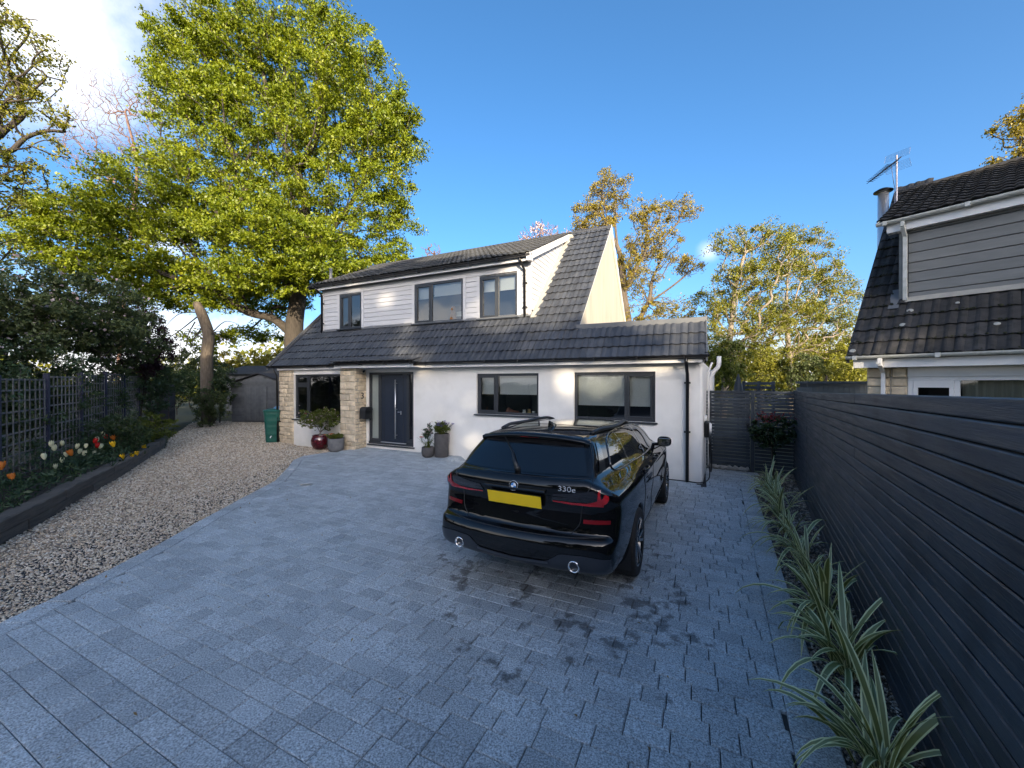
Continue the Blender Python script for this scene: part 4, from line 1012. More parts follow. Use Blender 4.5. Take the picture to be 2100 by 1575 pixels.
# distance table of the side silhouette
SH = .01; SY0, SZ0 = -.4, -.1; SNY, SNZ = 580, 190
gy_, gz2 = SY0 + SH * np.arange(SNY), SZ0 + SH * np.arange(SNZ)
GY, GZ = np.meshgrid(gy_, gz2, indexing='ij'); Q = np.stack([GY.ravel(), GZ.ravel()], 1)
best = np.full(len(Q), 9.)
for i in range(len(SILD)):
    a, b = SILD[i], SILD[(i + 1) % len(SILD)]; d = b - a; t = np.clip(((Q - a) @ d) / max(d @ d, 1e-9), 0, 1); best = np.minimum(best, np.hypot(*(Q - a - t[:, None] * d).T))
SDT = np.where(inpoly(Q, [tuple(p) for p in SILD]), -best, best).reshape(SNY, SNZ)
def sil(y, z):
    a = np.clip((y - SY0) / SH, 0, SNY - 1.001); b = np.clip((z - SZ0) / SH, 0, SNZ - 1.001); i, j = a.astype(int), b.astype(int); u, v = a - i, b - j
    return (SDT[i, j] * (1 - u) + SDT[i + 1, j] * u) * (1 - v) + (SDT[i, j + 1] * (1 - u) + SDT[i + 1, j + 1] * u) * v
ZW = [(.18, .70), (.24, .82), (.32, .868), (.45, .893), (.62, .902), (.78, .908), (.90, .903), (.98, .888), (1.04, .855), (1.085, .795), (1.12, .765), (1.2, .735), (1.3, .683), (1.38, .628), (1.44, .565), (1.50, .49)]
YL = [(0, .925), (.12, .945), (.4, .975), (1.0, 1.0), (2.0, .995), (3.0, .995), (3.9, 1.0), (4.3, .965), (4.55, .90), (4.78, .74)]
YG = [(0, .83), (.2, .85), (.6, .905), (1.2, .965), (1.9, 1.0), (2.6, .99), (3.3, .93), (3.8, .90), (4.8, .9)]
def smooth_tab(tab):
    a = np.array(tab); x = np.linspace(a[0, 0], a[-1, 0], 400); y = np.interp(x, a[:, 0], a[:, 1]); k = 13; y2 = np.convolve(np.pad(y, k, mode='edge'), np.ones(2 * k + 1) / (2 * k + 1), 'valid'); return x, y2
TZW, TYL, TYG = smooth_tab(ZW), smooth_tab(YL), smooth_tab(YG)
def sstep(a, b, x): t = np.clip((x - a) / (b - a), 0, 1); return t * t * (3 - 2 * t)
def halfw(y, z):
    k = sstep(.96, 1.12, z); return np.interp(z, *TZW) * (np.interp(y, *TYL) * (1 - k) + np.interp(y, *TYG) * k)
RAX, FAX, WR = 1.10, 3.965, .335
def smax(a, b, k): h = np.clip(.5 + .5 * (a - b) / k, 0, 1); return b + (a - b) * h + k * h * (1 - h)
def car_sdf(P):
    x, y, z = np.abs(P[:, 0]), P[:, 1], P[:, 2]
    rear = 1 - sstep(.5, 2.0, y); fr = sstep(3.0, 4.4, y); low = 1 - sstep(1.02, 1.2, z)
    ye = y - rear * (.135 * x * x + .10 * x ** 6) + fr * (.30 * x * x + .1 * x ** 6)
    up_ = sstep(1.2, 1.42, z); ze = z + up_ * .085 * x * x + fr * .05 * x * x * sstep(.8, .95, z)
    fs = sil(ye, ze); fw = (x - halfw(y, z)) * .93
    f = smax(fs, fw, .05 + .05 * low * (1 - rear * .4))
    # haunch crease and side scallop
    f = f + .012 * np.exp(-((z - .56) / .10) ** 2) * sstep(1.5, 1.9, y) * (1 - sstep(3.2, 3.5, y)) * sstep(.7, .85, x)
    f = f - .010 * np.exp(-((z - .935) / .035) ** 2) * sstep(.6, .8, x) * (1 - sstep(4.0, 4.5, y))
    for ay in (RAX, FAX):
        cyl = np.hypot(y - ay, z - .335) - .372; f = np.maximum(f, -np.maximum(cyl, .60 - x))
    # scoop round the tailpipes in the rear apron
    return f
CARH = Vector((.4503, .8929)).normalized(); CARR = Vector((CARH.y, -CARH.x))
CARO = Vector((-.02, 3.375))
cz0, cz1 = gz(*(CARO + CARH * RAX)), gz(*(CARO + CARH * FAX))
car = tag(empty('parked_car'), 'glossy black estate car parked nose-in on the driveway', 'car')
tilt = math.atan2(cz1 - cz0, FAX - RAX)
car.location = (CARO.x, CARO.y, cz0 - math.tan(tilt) * RAX + .004); car.rotation_mode = 'XYZ'
car.rotation_euler = (tilt, 0, math.atan2(-CARH.x, CARH.y))
M['paint'] = pmat('black_car_paint', (.0035, .0038, .0045), rough=.3, coat=1.0, spec=.0)
M['paint'].node_tree.nodes['Principled BSDF'].inputs['Coat Roughness'].default_value = .012
M['tint'] = pmat('tinted_glass', (.004, .005, .006), rough=.015, spec=.75)
M['trim'] = pmat('satin_black_trim', (.010, .011, .013), rough=.42)
M['apron'] = pmat('dark_apron_plastic', (.018, .022, .030), rough=.38, coat=.25)
M['tyre'] = pmat('tyre_rubber', (.012, .012, .012), (.02, .019, .018), rough=.85, scale=30)
M['alloy'] = pmat('gloss_black_alloy', (.012, .012, .013), rough=.18, coat=.8, spec=.8)
M['alloycut'] = pmat('cut_alloy', (.16, .16, .17), rough=.3, metal=1)
M['redlamp'] = pmat('red_lamp', (.42, .012, .018), (.30, .008, .012), rough=.12, scale=20, coat=1)
M['redlampd'] = pmat('dark_red_lamp', (.16, .006, .010), rough=.12, coat=1)
M['smoke'] = pmat('smoked_lens', (.012, .010, .012), rough=.08, coat=1)
M['plate'] = pmat('yellow_plate', (.80, .56, .012), (.74, .52, .012), rough=.4, scale=6)
M['badgeblue'] = pmat('blue_enamel', (.05, .22, .55), rough=.2, coat=1)
M['badgewhite'] = pmat('white_enamel', (.78, .80, .82), rough=.2, coat=1)
M['silver'] = pmat('silver_letter', (.75, .76, .78), rough=.25, metal=.6)
def cpart(mb, name, mat, par=None, smooth=True, bevel=0):
    o = mb.build(name, mat, smooth=smooth, bevel=bevel); o.parent = par or car; return o
V_, F_ = surface_nets(car_sdf, (-.99, -.06, .12), (.99, 4.86, 1.56), .0215)
V_ = settle(car_sdf, V_)
body = link('body', npmesh('body', V_, F_, 'paint', smooth=True), car)
# ---- shapes fitted onto the bodywork
def onto(P, axis, sgn, off):
    """slide points along an axis (0 x, 1 y, 2 z) from outside until they meet the body, then lift by off"""
    P = np.array(P, float); lo = np.full(len(P), 1.1 if axis == 0 else (-.5 if axis == 1 else 1.8)); hi = np.full(len(P), .0 if axis == 0 else (1.2 if axis == 1 else .8))
    for _ in range(30):
        mid = (lo + hi) / 2; T = P.copy(); T[:, axis] = mid * (sgn if axis == 0 else 1); o = car_sdf(T) > 0; lo = np.where(o, mid, lo); hi = np.where(o, hi, mid)
    P[:, axis] = (lo * (sgn if axis == 0 else 1)); e = .004
    G = np.stack([(car_sdf(P + np.eye(3)[k] * e) - car_sdf(P - np.eye(3)[k] * e)) for k in range(3)], 1); G /= np.linalg.norm(G, axis=1)[:, None] + 1e-9
    return P + G * off
def res(poly, n):
    p = np.array(poly, float); s = np.r_[0, np.cumsum(np.linalg.norm(np.diff(p, axis=0), axis=1))]; t = np.linspace(0, s[-1], n); return np.stack([np.interp(t, s, p[:, k]) for k in range(p.shape[1])], 1)
def patch(name, mat, lowc, upc, axis, sgn=1, off=.004, n=36, m=10, par=None, thick=.010):
    """ruled sheet between two outlines drawn in the plane across `axis`, pressed onto the body"""
    a, b = res(lowc, n), res(upc, n); rows = []
    for k in range(m + 1):
        t = k / m; q = a * (1 - t) + b * t; P = np.zeros((n, 3)); o = [i for i in range(3) if i != axis]; P[:, o[0]] = q[:, 0]; P[:, o[1]] = q[:, 1]; rows.append(onto(P, axis, sgn, off))
    Vt = np.concatenate(rows); Fs = [(k * n + i, k * n + i + 1, (k + 1) * n + i + 1, (k + 1) * n + i) for k in range(m) for i in range(n - 1)]
    mb = MB(); mb.add(Vt, Fs); ob = mb.build(name, mat, smooth=True); ob.parent = par or body
    return ob
def line(name, mat, pts, axis, sgn=1, r=.004, off=.0, par=None, n=40, curve=True):
    p = catmull(pts, 8, False) if curve else np.array(pts, float); p = res(p, n); P = np.zeros((n, 3)); o = [i for i in range(3) if i != axis]; P[:, o[0]] = p[:, 0]; P[:, o[1]] = p[:, 1]
    P = onto(P, axis, sgn, off); mb = MB(); mb.tube(P, r, 6); ob = mb.build(name, mat, smooth=True); ob.parent = par or body; return ob
# rear window
rw_lo = [(-.615, 1.128), (-.45, 1.124), (0, 1.120), (.45, 1.124), (.615, 1.128)]; rw_hi = [(-.50, 1.372), (-.3, 1.385), (0, 1.39), (.3, 1.385), (.50, 1.372)]
patch('rear_window', 'tint', rw_lo, rw_hi, 1, off=.003, n=44, m=12)
patch('glass_band', 'blk', [(-.515, 1.335), (-.3, 1.345), (0, 1.348), (.3, 1.345), (.515, 1.335)], [(-.495, 1.384), (-.3, 1.394), (0, 1.398), (.3, 1.394), (.495, 1.384)], 1, off=.006, n=40, m=4)
line('tailgate_gap', 'trim', [(-.535, 1.40), (-.60, 1.27), (-.655, 1.13), (-.66, 1.05), (-.60, .95), (-.585, .85), (-.57, .74), (-.50, .655)], 1, r=.004)
line('tailgate_gap', 'trim', [(.535, 1.40), (.60, 1.27), (.655, 1.13), (.66, 1.05), (.60, .95), (.585, .85), (.57, .74), (.50, .655)], 1, r=.004)
line('tailgate_gap', 'trim', [(-.64, 1.112), (-.3, 1.106), (0, 1.103), (.3, 1.106), (.64, 1.112)], 1, r=.0035)
# side glass, its surround and pillars
for sg in (1, -1):
    top = [(.80, 1.235), (.90, 1.325), (1.06, 1.378), (1.28, 1.40)]; bot = [(.74, 1.125), (.76, 1.105), (.95, 1.096), (1.28, 1.092)]
    patch('side_window', 'tint', bot, top, 0, sg, off=.003)
    patch('side_window', 'tint', [(1.325, 1.091), (1.7, 1.085), (2.14, 1.08)], [(1.325, 1.402), (1.7, 1.408), (2.14, 1.398)], 0, sg, off=.003)
    patch('side_window', 'tint', [(2.225, 1.079), (2.7, 1.078), (3.25, 1.085)], [(2.225, 1.394), (2.62, 1.352), (3.25, 1.095)], 0, sg, off=.003)
    patch('pillar_trim', 'alloy', [(1.28, 1.09), (1.325, 1.09)], [(1.28, 1.402), (1.325, 1.404)], 0, sg, off=.005, n=4)
    patch('pillar_trim', 'alloy', [(2.14, 1.08), (2.225, 1.08)], [(2.14, 1.400), (2.225, 1.396)], 0, sg, off=.005, n=4)
    line('window_surround', 'alloy', [(3.27, 1.088), (2.62, 1.362), (2.2, 1.405), (1.7, 1.417), (1.28, 1.41), (1.05, 1.388), (.89, 1.335), (.785, 1.24), (.728, 1.14), (.745, 1.10), (.95, 1.088), (1.4, 1.083), (2.2, 1.072), (3.27, 1.08)], 0, sg, r=.009, n=90)
    for pts in ([(1.36, 1.08), (1.42, .95), (1.52, .75), (1.50, .55), (1.52, .34)], [(2.19, 1.07), (2.20, .8), (2.17, .5), (2.18, .33)], [(3.32, 1.06), (3.36, .85), (3.28, .6), (3.25, .33)]): line('door_gap', 'trim', pts, 0, sg, r=.0035)
    line('sill_gap', 'trim', [(1.50, .345), (2.4, .335), (3.4, .34)], 0, sg, r=.004)
    patch('pillar_blade', 'alloy', [(.40, 1.14), (.47, 1.135), (.56, 1.13)], [(.60, 1.36), (.64, 1.365), (.69, 1.365)], 0, sg, off=.006, n=8, m=12)
    patch('fuel_flap', 'paint', [(.90, .985), (1.06, .985)], [(.90, 1.045), (1.06, 1.048)], 0, sg, off=.003, n=8, m=4) if sg > 0 else None
    for hy in (1.62, 2.48):
        a = onto(np.array([(0, hy - .11, .968), (0, hy + .10, .972)]), 0, sg, .028); mb = MB(); mid = (a[0] + a[1]) / 2 + np.array((sg * .012, 0, 0))
        mb.tube(catmull([a[0] - np.array((sg * .026, .01, 0)), a[0], mid, a[1], a[1] - np.array((sg * .026, -.01, 0))], 5, False), .012, 8); cpart(mb, 'door_handle', 'paint', body)
        patch('handle_recess', 'trim', [(hy - .09, .945), (hy + .03, .945)], [(hy - .09, .99), (hy + .03, .99)], 0, sg, off=.002, n=8, m=4)
    # roof rail
    rp = np.array([(0.0, y, 0) for y in np.linspace(.78, 2.45, 26)]); pts = []
    for i, y in enumerate(np.linspace(.78, 2.45, 26)):
        t = i / 25; xr = sg * (.535 + .06 * math.sin(math.pi * min(t * 1.15, 1))) * (.93 + .07 * t); p = onto(np.array([(xr, y, 0)]), 2, 1, 0)[0]; pts.append(p + np.array((0, 0, .026 * min(1, t * 7, (1 - t) * 7) + .004)))
    mb = MB(); mb.tube(pts, .020, 8); cpart(mb, 'roof_rail', 'trim', body)
    # wheel-arch liner
    for ay in (RAX, FAX):
        mb = MB(); k = 20; vs = []
        for i in range(k + 1):
            a = math.pi * (i / k) * 1.3 - .45
            for xx in (.60, .885): vs.append((sg * xx, ay + .368 * math.cos(a), .335 + .368 * math.sin(a)))
        mb.add(vs, [(2 * i, 2 * i + 1, 2 * i + 3, 2 * i + 2) for i in range(k)]); cpart(mb, 'arch_liner', 'trim', body)
    # door mirror
    def mir(P):
        q = (P - np.array((sg * .955, 2.98, 1.13))) / np.array((.095, .068, .072)); k = np.abs(q) ** 2.8; f1 = (k.sum(1) ** (1 / 2.8) - 1) * .075
        a, b = np.array((sg * .78, 3.06, 1.065)), np.array((sg * .94, 3.00, 1.095)); t = np.clip(((P - a) @ (b - a)) / ((b - a) @ (b - a)), 0, 1); f2 = np.linalg.norm(P - a - t[:, None] * (b - a), axis=1) - .024
        h = np.clip(.5 + .5 * (f2 - f1) / .03, 0, 1); return f2 + (f1 - f2) * h - .03 * h * (1 - h)
    xm = sorted((sg * .76, sg * 1.14)); mv, mf = surface_nets(mir, (xm[0], 2.95, 1.0), (xm[1], 3.24, 1.23), .012); mo = link('door_mirror', npmesh('door_mirror', mv, mf, 'alloy', smooth=True), car)
    mb = MB(); mb.box((sg * .955 - .075, 2.908, 1.08), (.15, 0, 0), (0, .004, 0), (0, 0, .10)); o = mb.build('mirror_glass', 'chrome', bevel=.004); o.parent = mo
# rear lamps: smoked L with a red light bar
for sg in (1, -1):
    fx = lambda L_: [(sg * x, z) for x, z in L_]
    lamp = patch('tail_lamp', 'smoke', fx([(.33, .918), (.5, .905), (.68, .90), (.765, .905)]), fx([(.36, .985), (.5, .998), (.66, 1.025), (.740, 1.040)]), 1, off=.005, n=30, m=8)
    patch('light_bar', 'redlamp', fx([(.345, .913), (.5, .900), (.66, .896), (.760, .900)]), fx([(.345, .924), (.5, .920), (.66, .920), (.760, .926)]), 1, off=.010, n=30, m=4, par=lamp)
    patch('light_bar', 'redlamp', fx([(.712, .912), (.730, .906), (.750, .902)]), fx([(.722, 1.030), (.729, 1.034), (.736, 1.036)]), 1, off=.011, n=10, m=10, par=lamp)
    # lamp returns along the flank
    patch('lamp_side', 'redlamp', [(.158, .905), (.176, .905), (.19, .91)], [(.166, 1.0), (.178, 1.0), (.188, .995)], 0, sg, off=.006, n=8, m=8, par=lamp)
    patch('reflector', 'redlampd', fx([(.60, .748), (.70, .748), (.81, .755)]), fx([(.60, .780), (.70, .782), (.81, .786)]), 1, off=.005, n=12, m=3)
# bumper ledge line, apron, diffuser bar, tailpipes
patch('rear_apron', 'apron', [(-.86, .34), (-.6, .33), (-.35, .335), (0, .345), (.35, .335), (.6, .33), (.86, .34)], [(-.86, .50), (-.62, .52), (-.44, .515), (-.33, .44), (0, .425), (.33, .44), (.44, .515), (.62, .52), (.86, .50)], 1, off=.006, n=50, m=6)
patch('diffuser_bar', 'alloycut', [(-.34, .418), (0, .402), (.34, .418)], [(-.34, .438), (0, .424), (.34, .438)], 1, off=.012, n=30, m=3)
for sg in (1, -1):
    p = onto(np.array([(sg * .555, 0, .425)]), 1, 1, 0)[0]; mb = MB(); c = Vector(p) + Vector((0, -.012, 0))
    mb.lathe([(.050, .10), (.050, .0), (.045, -.008), (.038, -.002), (.037, .09)], c, 26, axis=(0, 1, .06)); tp = cpart(mb, 'tailpipe', 'chrome', body)
    mb = MB(); mb.lathe([(.0005, .03), (.039, .03)], c, 20, axis=(0, 1, .06)); o = mb.build('pipe_bore', 'blk'); o.parent = tp
line('bumper_gap', 'trim', [(-.80, .655), (-.5, .640), (0, .634), (.5, .640), (.80, .655)], 1, r=.006, off=-.001)
# number plate
pc = onto(np.array([(0, 0, .85), (0, 0, .945)]), 1, 1, .012)
mb = MB(); Z3 = Vector(pc[1] - pc[0]).normalized(); X3 = Vector((1, 0, 0)); Y3 = Z3.cross(X3); cc = Vector((pc[0] + pc[1]) / 2)
def pbox(mb, c, w, h, t): mb.box(c - X3 * w / 2 - Z3 * h / 2 - Y3 * 0, X3 * w, Y3 * t, Z3 * h)
yo = -abs(.004); base_c = Vector((0, min(pc[0][1], pc[1][1]) - .02, cc.z)); pbox(mb, base_c, .52, .111, .006); npl = cpart(mb, 'number_plate', 'plate', car, smooth=False, bevel=.004)
mb = MB(); pbox(mb, base_c + Vector((0, .008, 0)), .50, .10, .03); cpart(mb, 'plate_recess', 'trim', body, smooth=False)
mb = MB(); mb.box((-.30, pc[1][1] - .045, .985), (.60, 0, 0), (0, .05, 0), (0, 0, .018)); cpart(mb, 'tailgate_grip', 'paint', body, smooth=False, bevel=.006)
# roundel: dark ring, four enamel quarters
rc = onto(np.array([(0, 0, 1.015), (0, 0, 1.025)]), 1, 1, .006); rn = Vector((0, -1, .12)).normalized(); rc = Vector(rc[0])
mb = MB(); mb.lathe([(.0005, .004), (.038, .004), (.041, .006), (.043, .002), (.043, -.02)], rc, 30, axis=rn); rd = cpart(mb, 'roundel', 'smoke', body)
mb = MB(); mb.lathe([(.0405, .003), (.0415, .0065), (.043, .0065), (.0438, .002)], rc, 30, axis=rn); o = mb.build('roundel_rim', 'silver', smooth=True); o.parent = rd
Xr = Vector((1, 0, 0)); Yr = rn.cross(Xr) * -1
if Yr.z < 0: Yr = -Yr
for q_ in range(4):
    mb = MB(); pts = [rc + rn * .0062]
    for k in range(8): a = math.pi / 2 * (q_ + k / 7); pts.append(rc + rn * .0062 + (Xr * math.cos(a) + Yr * math.sin(a)) * .0255)
    mb.face(pts); o = mb.build('roundel_quarter', 'badgewhite' if q_ % 2 == 0 else 'badgeblue'); o.parent = rd
# model badge
bd = text_mesh('330e', .062, .002, 'silver'); bo = link('model_badge', bd, body)
bp_ = onto(np.array([(.475, 0, 1.03)]), 1, 1, .006)[0]; bo.matrix_local = basis(Vector((1.25, .10, 0)), Vector((0, .02, 1)), Vector((.1, -1, .02)), Vector(bp_))
# spoiler
mb = MB(); n_ = 25; vs = []
for i in range(n_):
    x = -.565 + 1.13 * i / (n_ - 1); ax = abs(x) / .565; p = onto(np.array([(x * .98, .62, 0)]), 2, 1, 0)[0]; dz = -.012 * ax ** 2; yr = .385 + .075 * ax ** 2.5
    zt_ = 1.437 - .050 * ax ** 2.2
    vs += [(x * .97, .66, p[2] - .004), (x, .52, max(zt_, p[2] - .06) + .004), (x, yr, zt_ - .008), (x, yr + .004, zt_ - .030), (x * .97, .50, zt_ - .085)]
mb.add(vs, [(i * 5 + j, i * 5 + (j + 1) % 5, (i + 1) * 5 + (j + 1) % 5, (i + 1) * 5 + j) for i in range(n_ - 1) for j in range(5)] + [(0, 1, 2, 3, 4), tuple((n_ - 1) * 5 + j for j in range(5))[::-1]])
sp = cpart(mb, 'roof_spoiler', 'paint', body, smooth=False); sp.data.shade_smooth(); 
mb = MB(); mb.box((-.10, .392, 1.402), (.2, 0, 0), (0, .01, 0), (0, 0, .010)); cpart(mb, 'brake_light', 'redlampd', body, smooth=False)
# rear wiper
w0 = onto(np.array([(-.02, 0, 1.135)]), 1, 1, .02)[0]; w1 = onto(np.array([(-.13, 0, 1.25)]), 1, 1, .028)[0]; w2 = onto(np.array([(-.30, 0, 1.385)]), 1, 1, .03)[0]
mb = MB(); mb.tube([w0, (w0 + w1) / 2 + np.array((0, -.012, .0)), w1, w2], [.022, .018, .011, .006], 8); mb.lathe([(.001, .02), (.026, .016), (.030, -.02)], Vector(w0), 12, axis=(0, -1, .8)); cpart(mb, 'wiper', 'trim', body)
# aerial fin
def fin(P):
    q = P - np.array((0, .98, 1.455)); s = np.clip((q[:, 1] + .07) / .20, 0, 1); hgt = .070 * (1 - s) ** .8; wd = .034 * (1 - .6 * np.clip(q[:, 2] / .07, 0, 1)) * (.5 + .5 * np.sin(np.pi * np.clip(s * .9 + .1, 0, 1)))
    return np.maximum(np.maximum(np.abs(q[:, 0]) - wd, q[:, 2] - hgt), np.abs(q[:, 1] - .03) - .105) 
fv, ff = surface_nets(fin, (-.05, .87, 1.42), (.05, 1.14, 1.54), .007); o = link('aerial_fin', npmesh('aerial_fin', fv, ff, 'paint', smooth=True), body)
# panoramic roof glass
xs_ = np.linspace(-.46, .46, 16)
patch('roof_glass', 'tint', [(-.45, 1.15), (.45, 1.15)], [(-.47, 2.55), (.47, 2.55)], 2, off=.003, n=24, m=20)
# windscreen
patch('windscreen', 'tint', [(-.66, 1.10), (0, 1.095), (.66, 1.10)], [(-.52, 1.36), (0, 1.38), (.52, 1.36)], 1, off=.003) if False else None
# wheels
def wheel(name, sg, ay):
    w = empty(name, (sg * .80, ay, .335)); w.parent = car
    T = MB(); prof = [(.235, -.105), (.275, -.112), (.315, -.108), (.330, -.095), (.335, -.07), (.335, .07), (.330, .095), (.315, .108), (.275, .112), (.235, .105)]
    T.lathe(prof, (0, 0, 0), 48, axis=(1, 0, 0)); o = T.build('tyre', 'tyre', smooth=True); o.parent = w
    rim = MB(); rim.lathe([(.20, -.10), (.235, -.105), (.240, .104), (.228, .108), (.216, .085), (.21, -.08)], (0, 0, 0), 40, axis=(1, 0, 0)); o = rim.build('rim', 'alloy', smooth=True); o.parent = w
    sp = MB()
    for k in range(5):
        for dl in (-.17, .17):
            a = 2 * math.pi * k / 5 + dl * .5; b = 2 * math.pi * k / 5 + dl * 1.35
            p0 = Vector((sg * .075, .045 * math.cos(a), .045 * math.sin(a))); p1 = Vector((sg * .098, .222 * math.cos(b), .222 * math.sin(b)))
            t = (p1 - p0).cross(Vector((1, 0, 0))).normalized(); sp.box(p0 - t * .016 - Vector((.018, 0, 0)), t * .032, p1 - p0, Vector((.034, 0, 0)))
    o = sp.build('spokes', 'alloy', bevel=.006); o.parent = w
    hb2 = MB(); hb2.lathe([(.001, .088), (.03, .088), (.055, .078), (.06, .04)], (0, 0, 0), 20, axis=(sg, 0, 0)); o = hb2.build('hub', 'alloy', smooth=True); o.parent = w
    ds = MB(); ds.lathe([(.05, .0), (.17, .0), (.17, .02), (.05, .02)], (0, 0, 0), 30, axis=(1, 0, 0)); o = ds.build('brake_disc', 'alloycut', smooth=False); o.parent = w
for sg in (1, -1):
    for ay in (RAX, FAX): wheel('wheel', sg, ay)

# ================================================================== NEIGHBOURING HOUSE
ND, NI = Vector((.608, -.794, 0)).normalized(), Vector((.794, .608, 0)).normalized(); NP = Vector((6.343, 7.4, 0))
def Q2(s, i, z): return NP + ND * s + NI * i + ZD * z
nb = tag(empty('house_next_door', Q2(3, 0, 0)), 'neighbouring house with mossy dark tiled roof and grey clad dormer', 'house')
def nbx(m, s0, s1, i0, i1, z0, z1): m.box(Q2(s0, i0, z0), ND * (s1 - s0), NI * (i1 - i0), ZD * (z1 - z0)); return m
def npart(m, name, mat, par=None, **k):
    o = m.build(name, mat, **k)
    if par is None: return parent_keep(o, nb)
    o.parent = par; return o
NL = 9.5; NE, NZE = 0.0, 2.53; NT = math.tan(R(45)); NRI = 4.3
def nz_(i): return NZE + i * NT
w = MB()
for a, b, c, d in ((.75, NL, -.1, .9), (.75, NL, 2.135, 2.45), (3.45, NL, .9, 2.135)): nbx(w, a, b, .33, .5, c, d)
nbx(w, .2, .24, .36, 8, -.1, 2.45); npart(w, 'rendered_wall', 'white')
back = None
def nstone(o, ax, nrm, L_, Hh):
    bk = MB(); bk.box(o - nrm * .16, ax * L_, nrm * .145, ZD * Hh); back = npart(bk, 'stone_pier', 'mortar'); z = 0
    while z < Hh - .02:
        h = min(random.uniform(.14, .2), Hh - z); x = 0
        while x < L_ - .01:
            l_ = random.uniform(.2, .42)
            if L_ - x - l_ < .12: l_ = L_ - x
            m = MB(); g = .006; d0 = random.uniform(.01, .04); a, b = x + g, x + l_ - g; c, d = z + g, z + h - g
            P0 = [o + ax * p + ZD * q - nrm * .02 for p, q in ((a, c), (b, c), (b, d), (a, d))]; P1 = [o + ax * p + ZD * q + nrm * (d0 + random.uniform(-.01, .01)) for p, q in ((a + .018, c + .015), (b - .018, c + .015), (b - .018, d - .02), (a + .018, d - .02))]
            m.add(P0 + P1, [(4, 5, 6, 7)] + [(i, (i + 1) % 4, 4 + (i + 1) % 4, 4 + i) for i in range(4)]); npart(m, 'stone', 'stone', back); x += l_
        z += h
nstone(Q2(.2, .33, -.05), ND, -NI, .55, 2.5)
# gable end
m = MB(); m.face([Q2(.24, .36, 2.4), Q2(.24, 8.3, 2.4), Q2(.24, NRI, nz_(NRI) - .15)]); npart(m, 'gable_wall', 'render')
# window under the lintel
f = MB(); fw = .07; s0, s1, z0, z1 = .75, 3.45, .9, 2.135
for a, b, c, d in ((s0, s1, z0, z0 + fw), (s0, s1, z1 - fw, z1), (s0, s0 + fw, z0 + fw, z1 - fw), (s1 - fw, s1, z0 + fw, z1 - fw), (1.30, 1.37, z0 + fw, z1 - fw), (2.55, 2.62, z0 + fw, z1 - fw)): nbx(f, a, b, .36, .43, c, d)
nwf = npart(f, 'window', 'white', bevel=.006)
f = MB()
for a, b, c, d in ((.82, 1.30, 1.94, 2.065), (.82, 1.30, 1.70, 1.755), (.82, .875, 1.755, 1.94), (1.245, 1.30, 1.755, 1.94)): nbx(f, a, b, .345, .40, c, d)
npart(f, 'sash', 'white', nwf, bevel=.005)
m = MB(); m.face([Q2(s0, .40, z0), Q2(s1, .40, z0), Q2(s1, .40, z1), Q2(s0, .40, z1)]); npart(m, 'pane', 'glass', nwf)
M['curtain'] = pmat('cream_curtain', (.42, .38, .28), (.30, .27, .20), rough=.9, scale=3, stretch=((9, 9, .2), 0))
m = MB(); pts = []
for k in range(60): s = 1.38 + 2.0 * k / 59; pts.append((s, .56 + .025 * math.sin(k * 1.1)))
for k in range(59): m.face([Q2(*pts[k], .95), Q2(*pts[k + 1], .95), Q2(*pts[k + 1], 2.1), Q2(*pts[k], 2.1)])
npart(m, 'curtain', 'curtain', nwf)
m = MB(); nbx(m, s0 - .1, s1 + .1, 1.6, 1.65, .6, 2.3); nbx(m, s0 - .1, s0 - .05, .5, 1.6, .6, 2.3); nbx(m, s0 - .1, s1 + .1, .51, 1.6, 2.28, 2.3); npart(m, 'room_shell', 'room', nwf)
# roof
m = MB(); a = [Q2(0, .02, nz_(.02) - .05), Q2(NL, .02, nz_(.02) - .05), Q2(NL, NRI, nz_(NRI) - .05), Q2(0, NRI, nz_(NRI) - .05)]; b = [p - ZD * .05 for p in a]
m.add(a + b, [(0, 1, 2, 3), (7, 6, 5, 4), (0, 4, 5, 1), (1, 5, 6, 2), (2, 6, 7, 3), (3, 7, 4, 0)])
a = [Q2(0, NRI, nz_(NRI) - .05), Q2(NL, NRI, nz_(NRI) - .05), Q2(NL, 8.6, NZE), Q2(0, 8.6, NZE)]; b = [p - ZD * .05 for p in a]
m.add(a + b, [(0, 1, 2, 3), (7, 6, 5, 4), (0, 4, 5, 1), (1, 5, 6, 2), (2, 6, 7, 3), (3, 7, 4, 0)])
nroof = npart(m, 'roof', 'felt')
upn = (NI + ZD).normalized(); outn = (ZD - NI).normalized()
OTILE = tile_mesh('old_tile', mat='oldtile').mesh('roof_tile', 'oldtile')
NDI = 1.06; near, far_ = [], []
r_ = 0
while True:
    i = -.03 + r_ * .352 * .7071; r_ += 1
    if i > NRI - .05: break
    k = 0
    while k * TW < NL:
        s = k * TW - .01; k += 1
        if s + TW / 2 > .52 and i > NDI - .22: continue
        (near if s < 3.4 else far_).append((s, i))
for s, i in near:
    o = link('roof_tile', OTILE); o.matrix_world = basis(ND, upn, outn, Q2(s + random.uniform(-.004, .004), i, nz_(i)) + outn * random.uniform(-.003, .006)) @ Matrix.Rotation(random.uniform(-.012, .012), 4, 'Z'); o.parent = nroof
tiles_joined('roof_tiles', far_, (ND, upn, outn), lambda s, i: Q2(s, i, nz_(i)), 'oldtile', nroof)
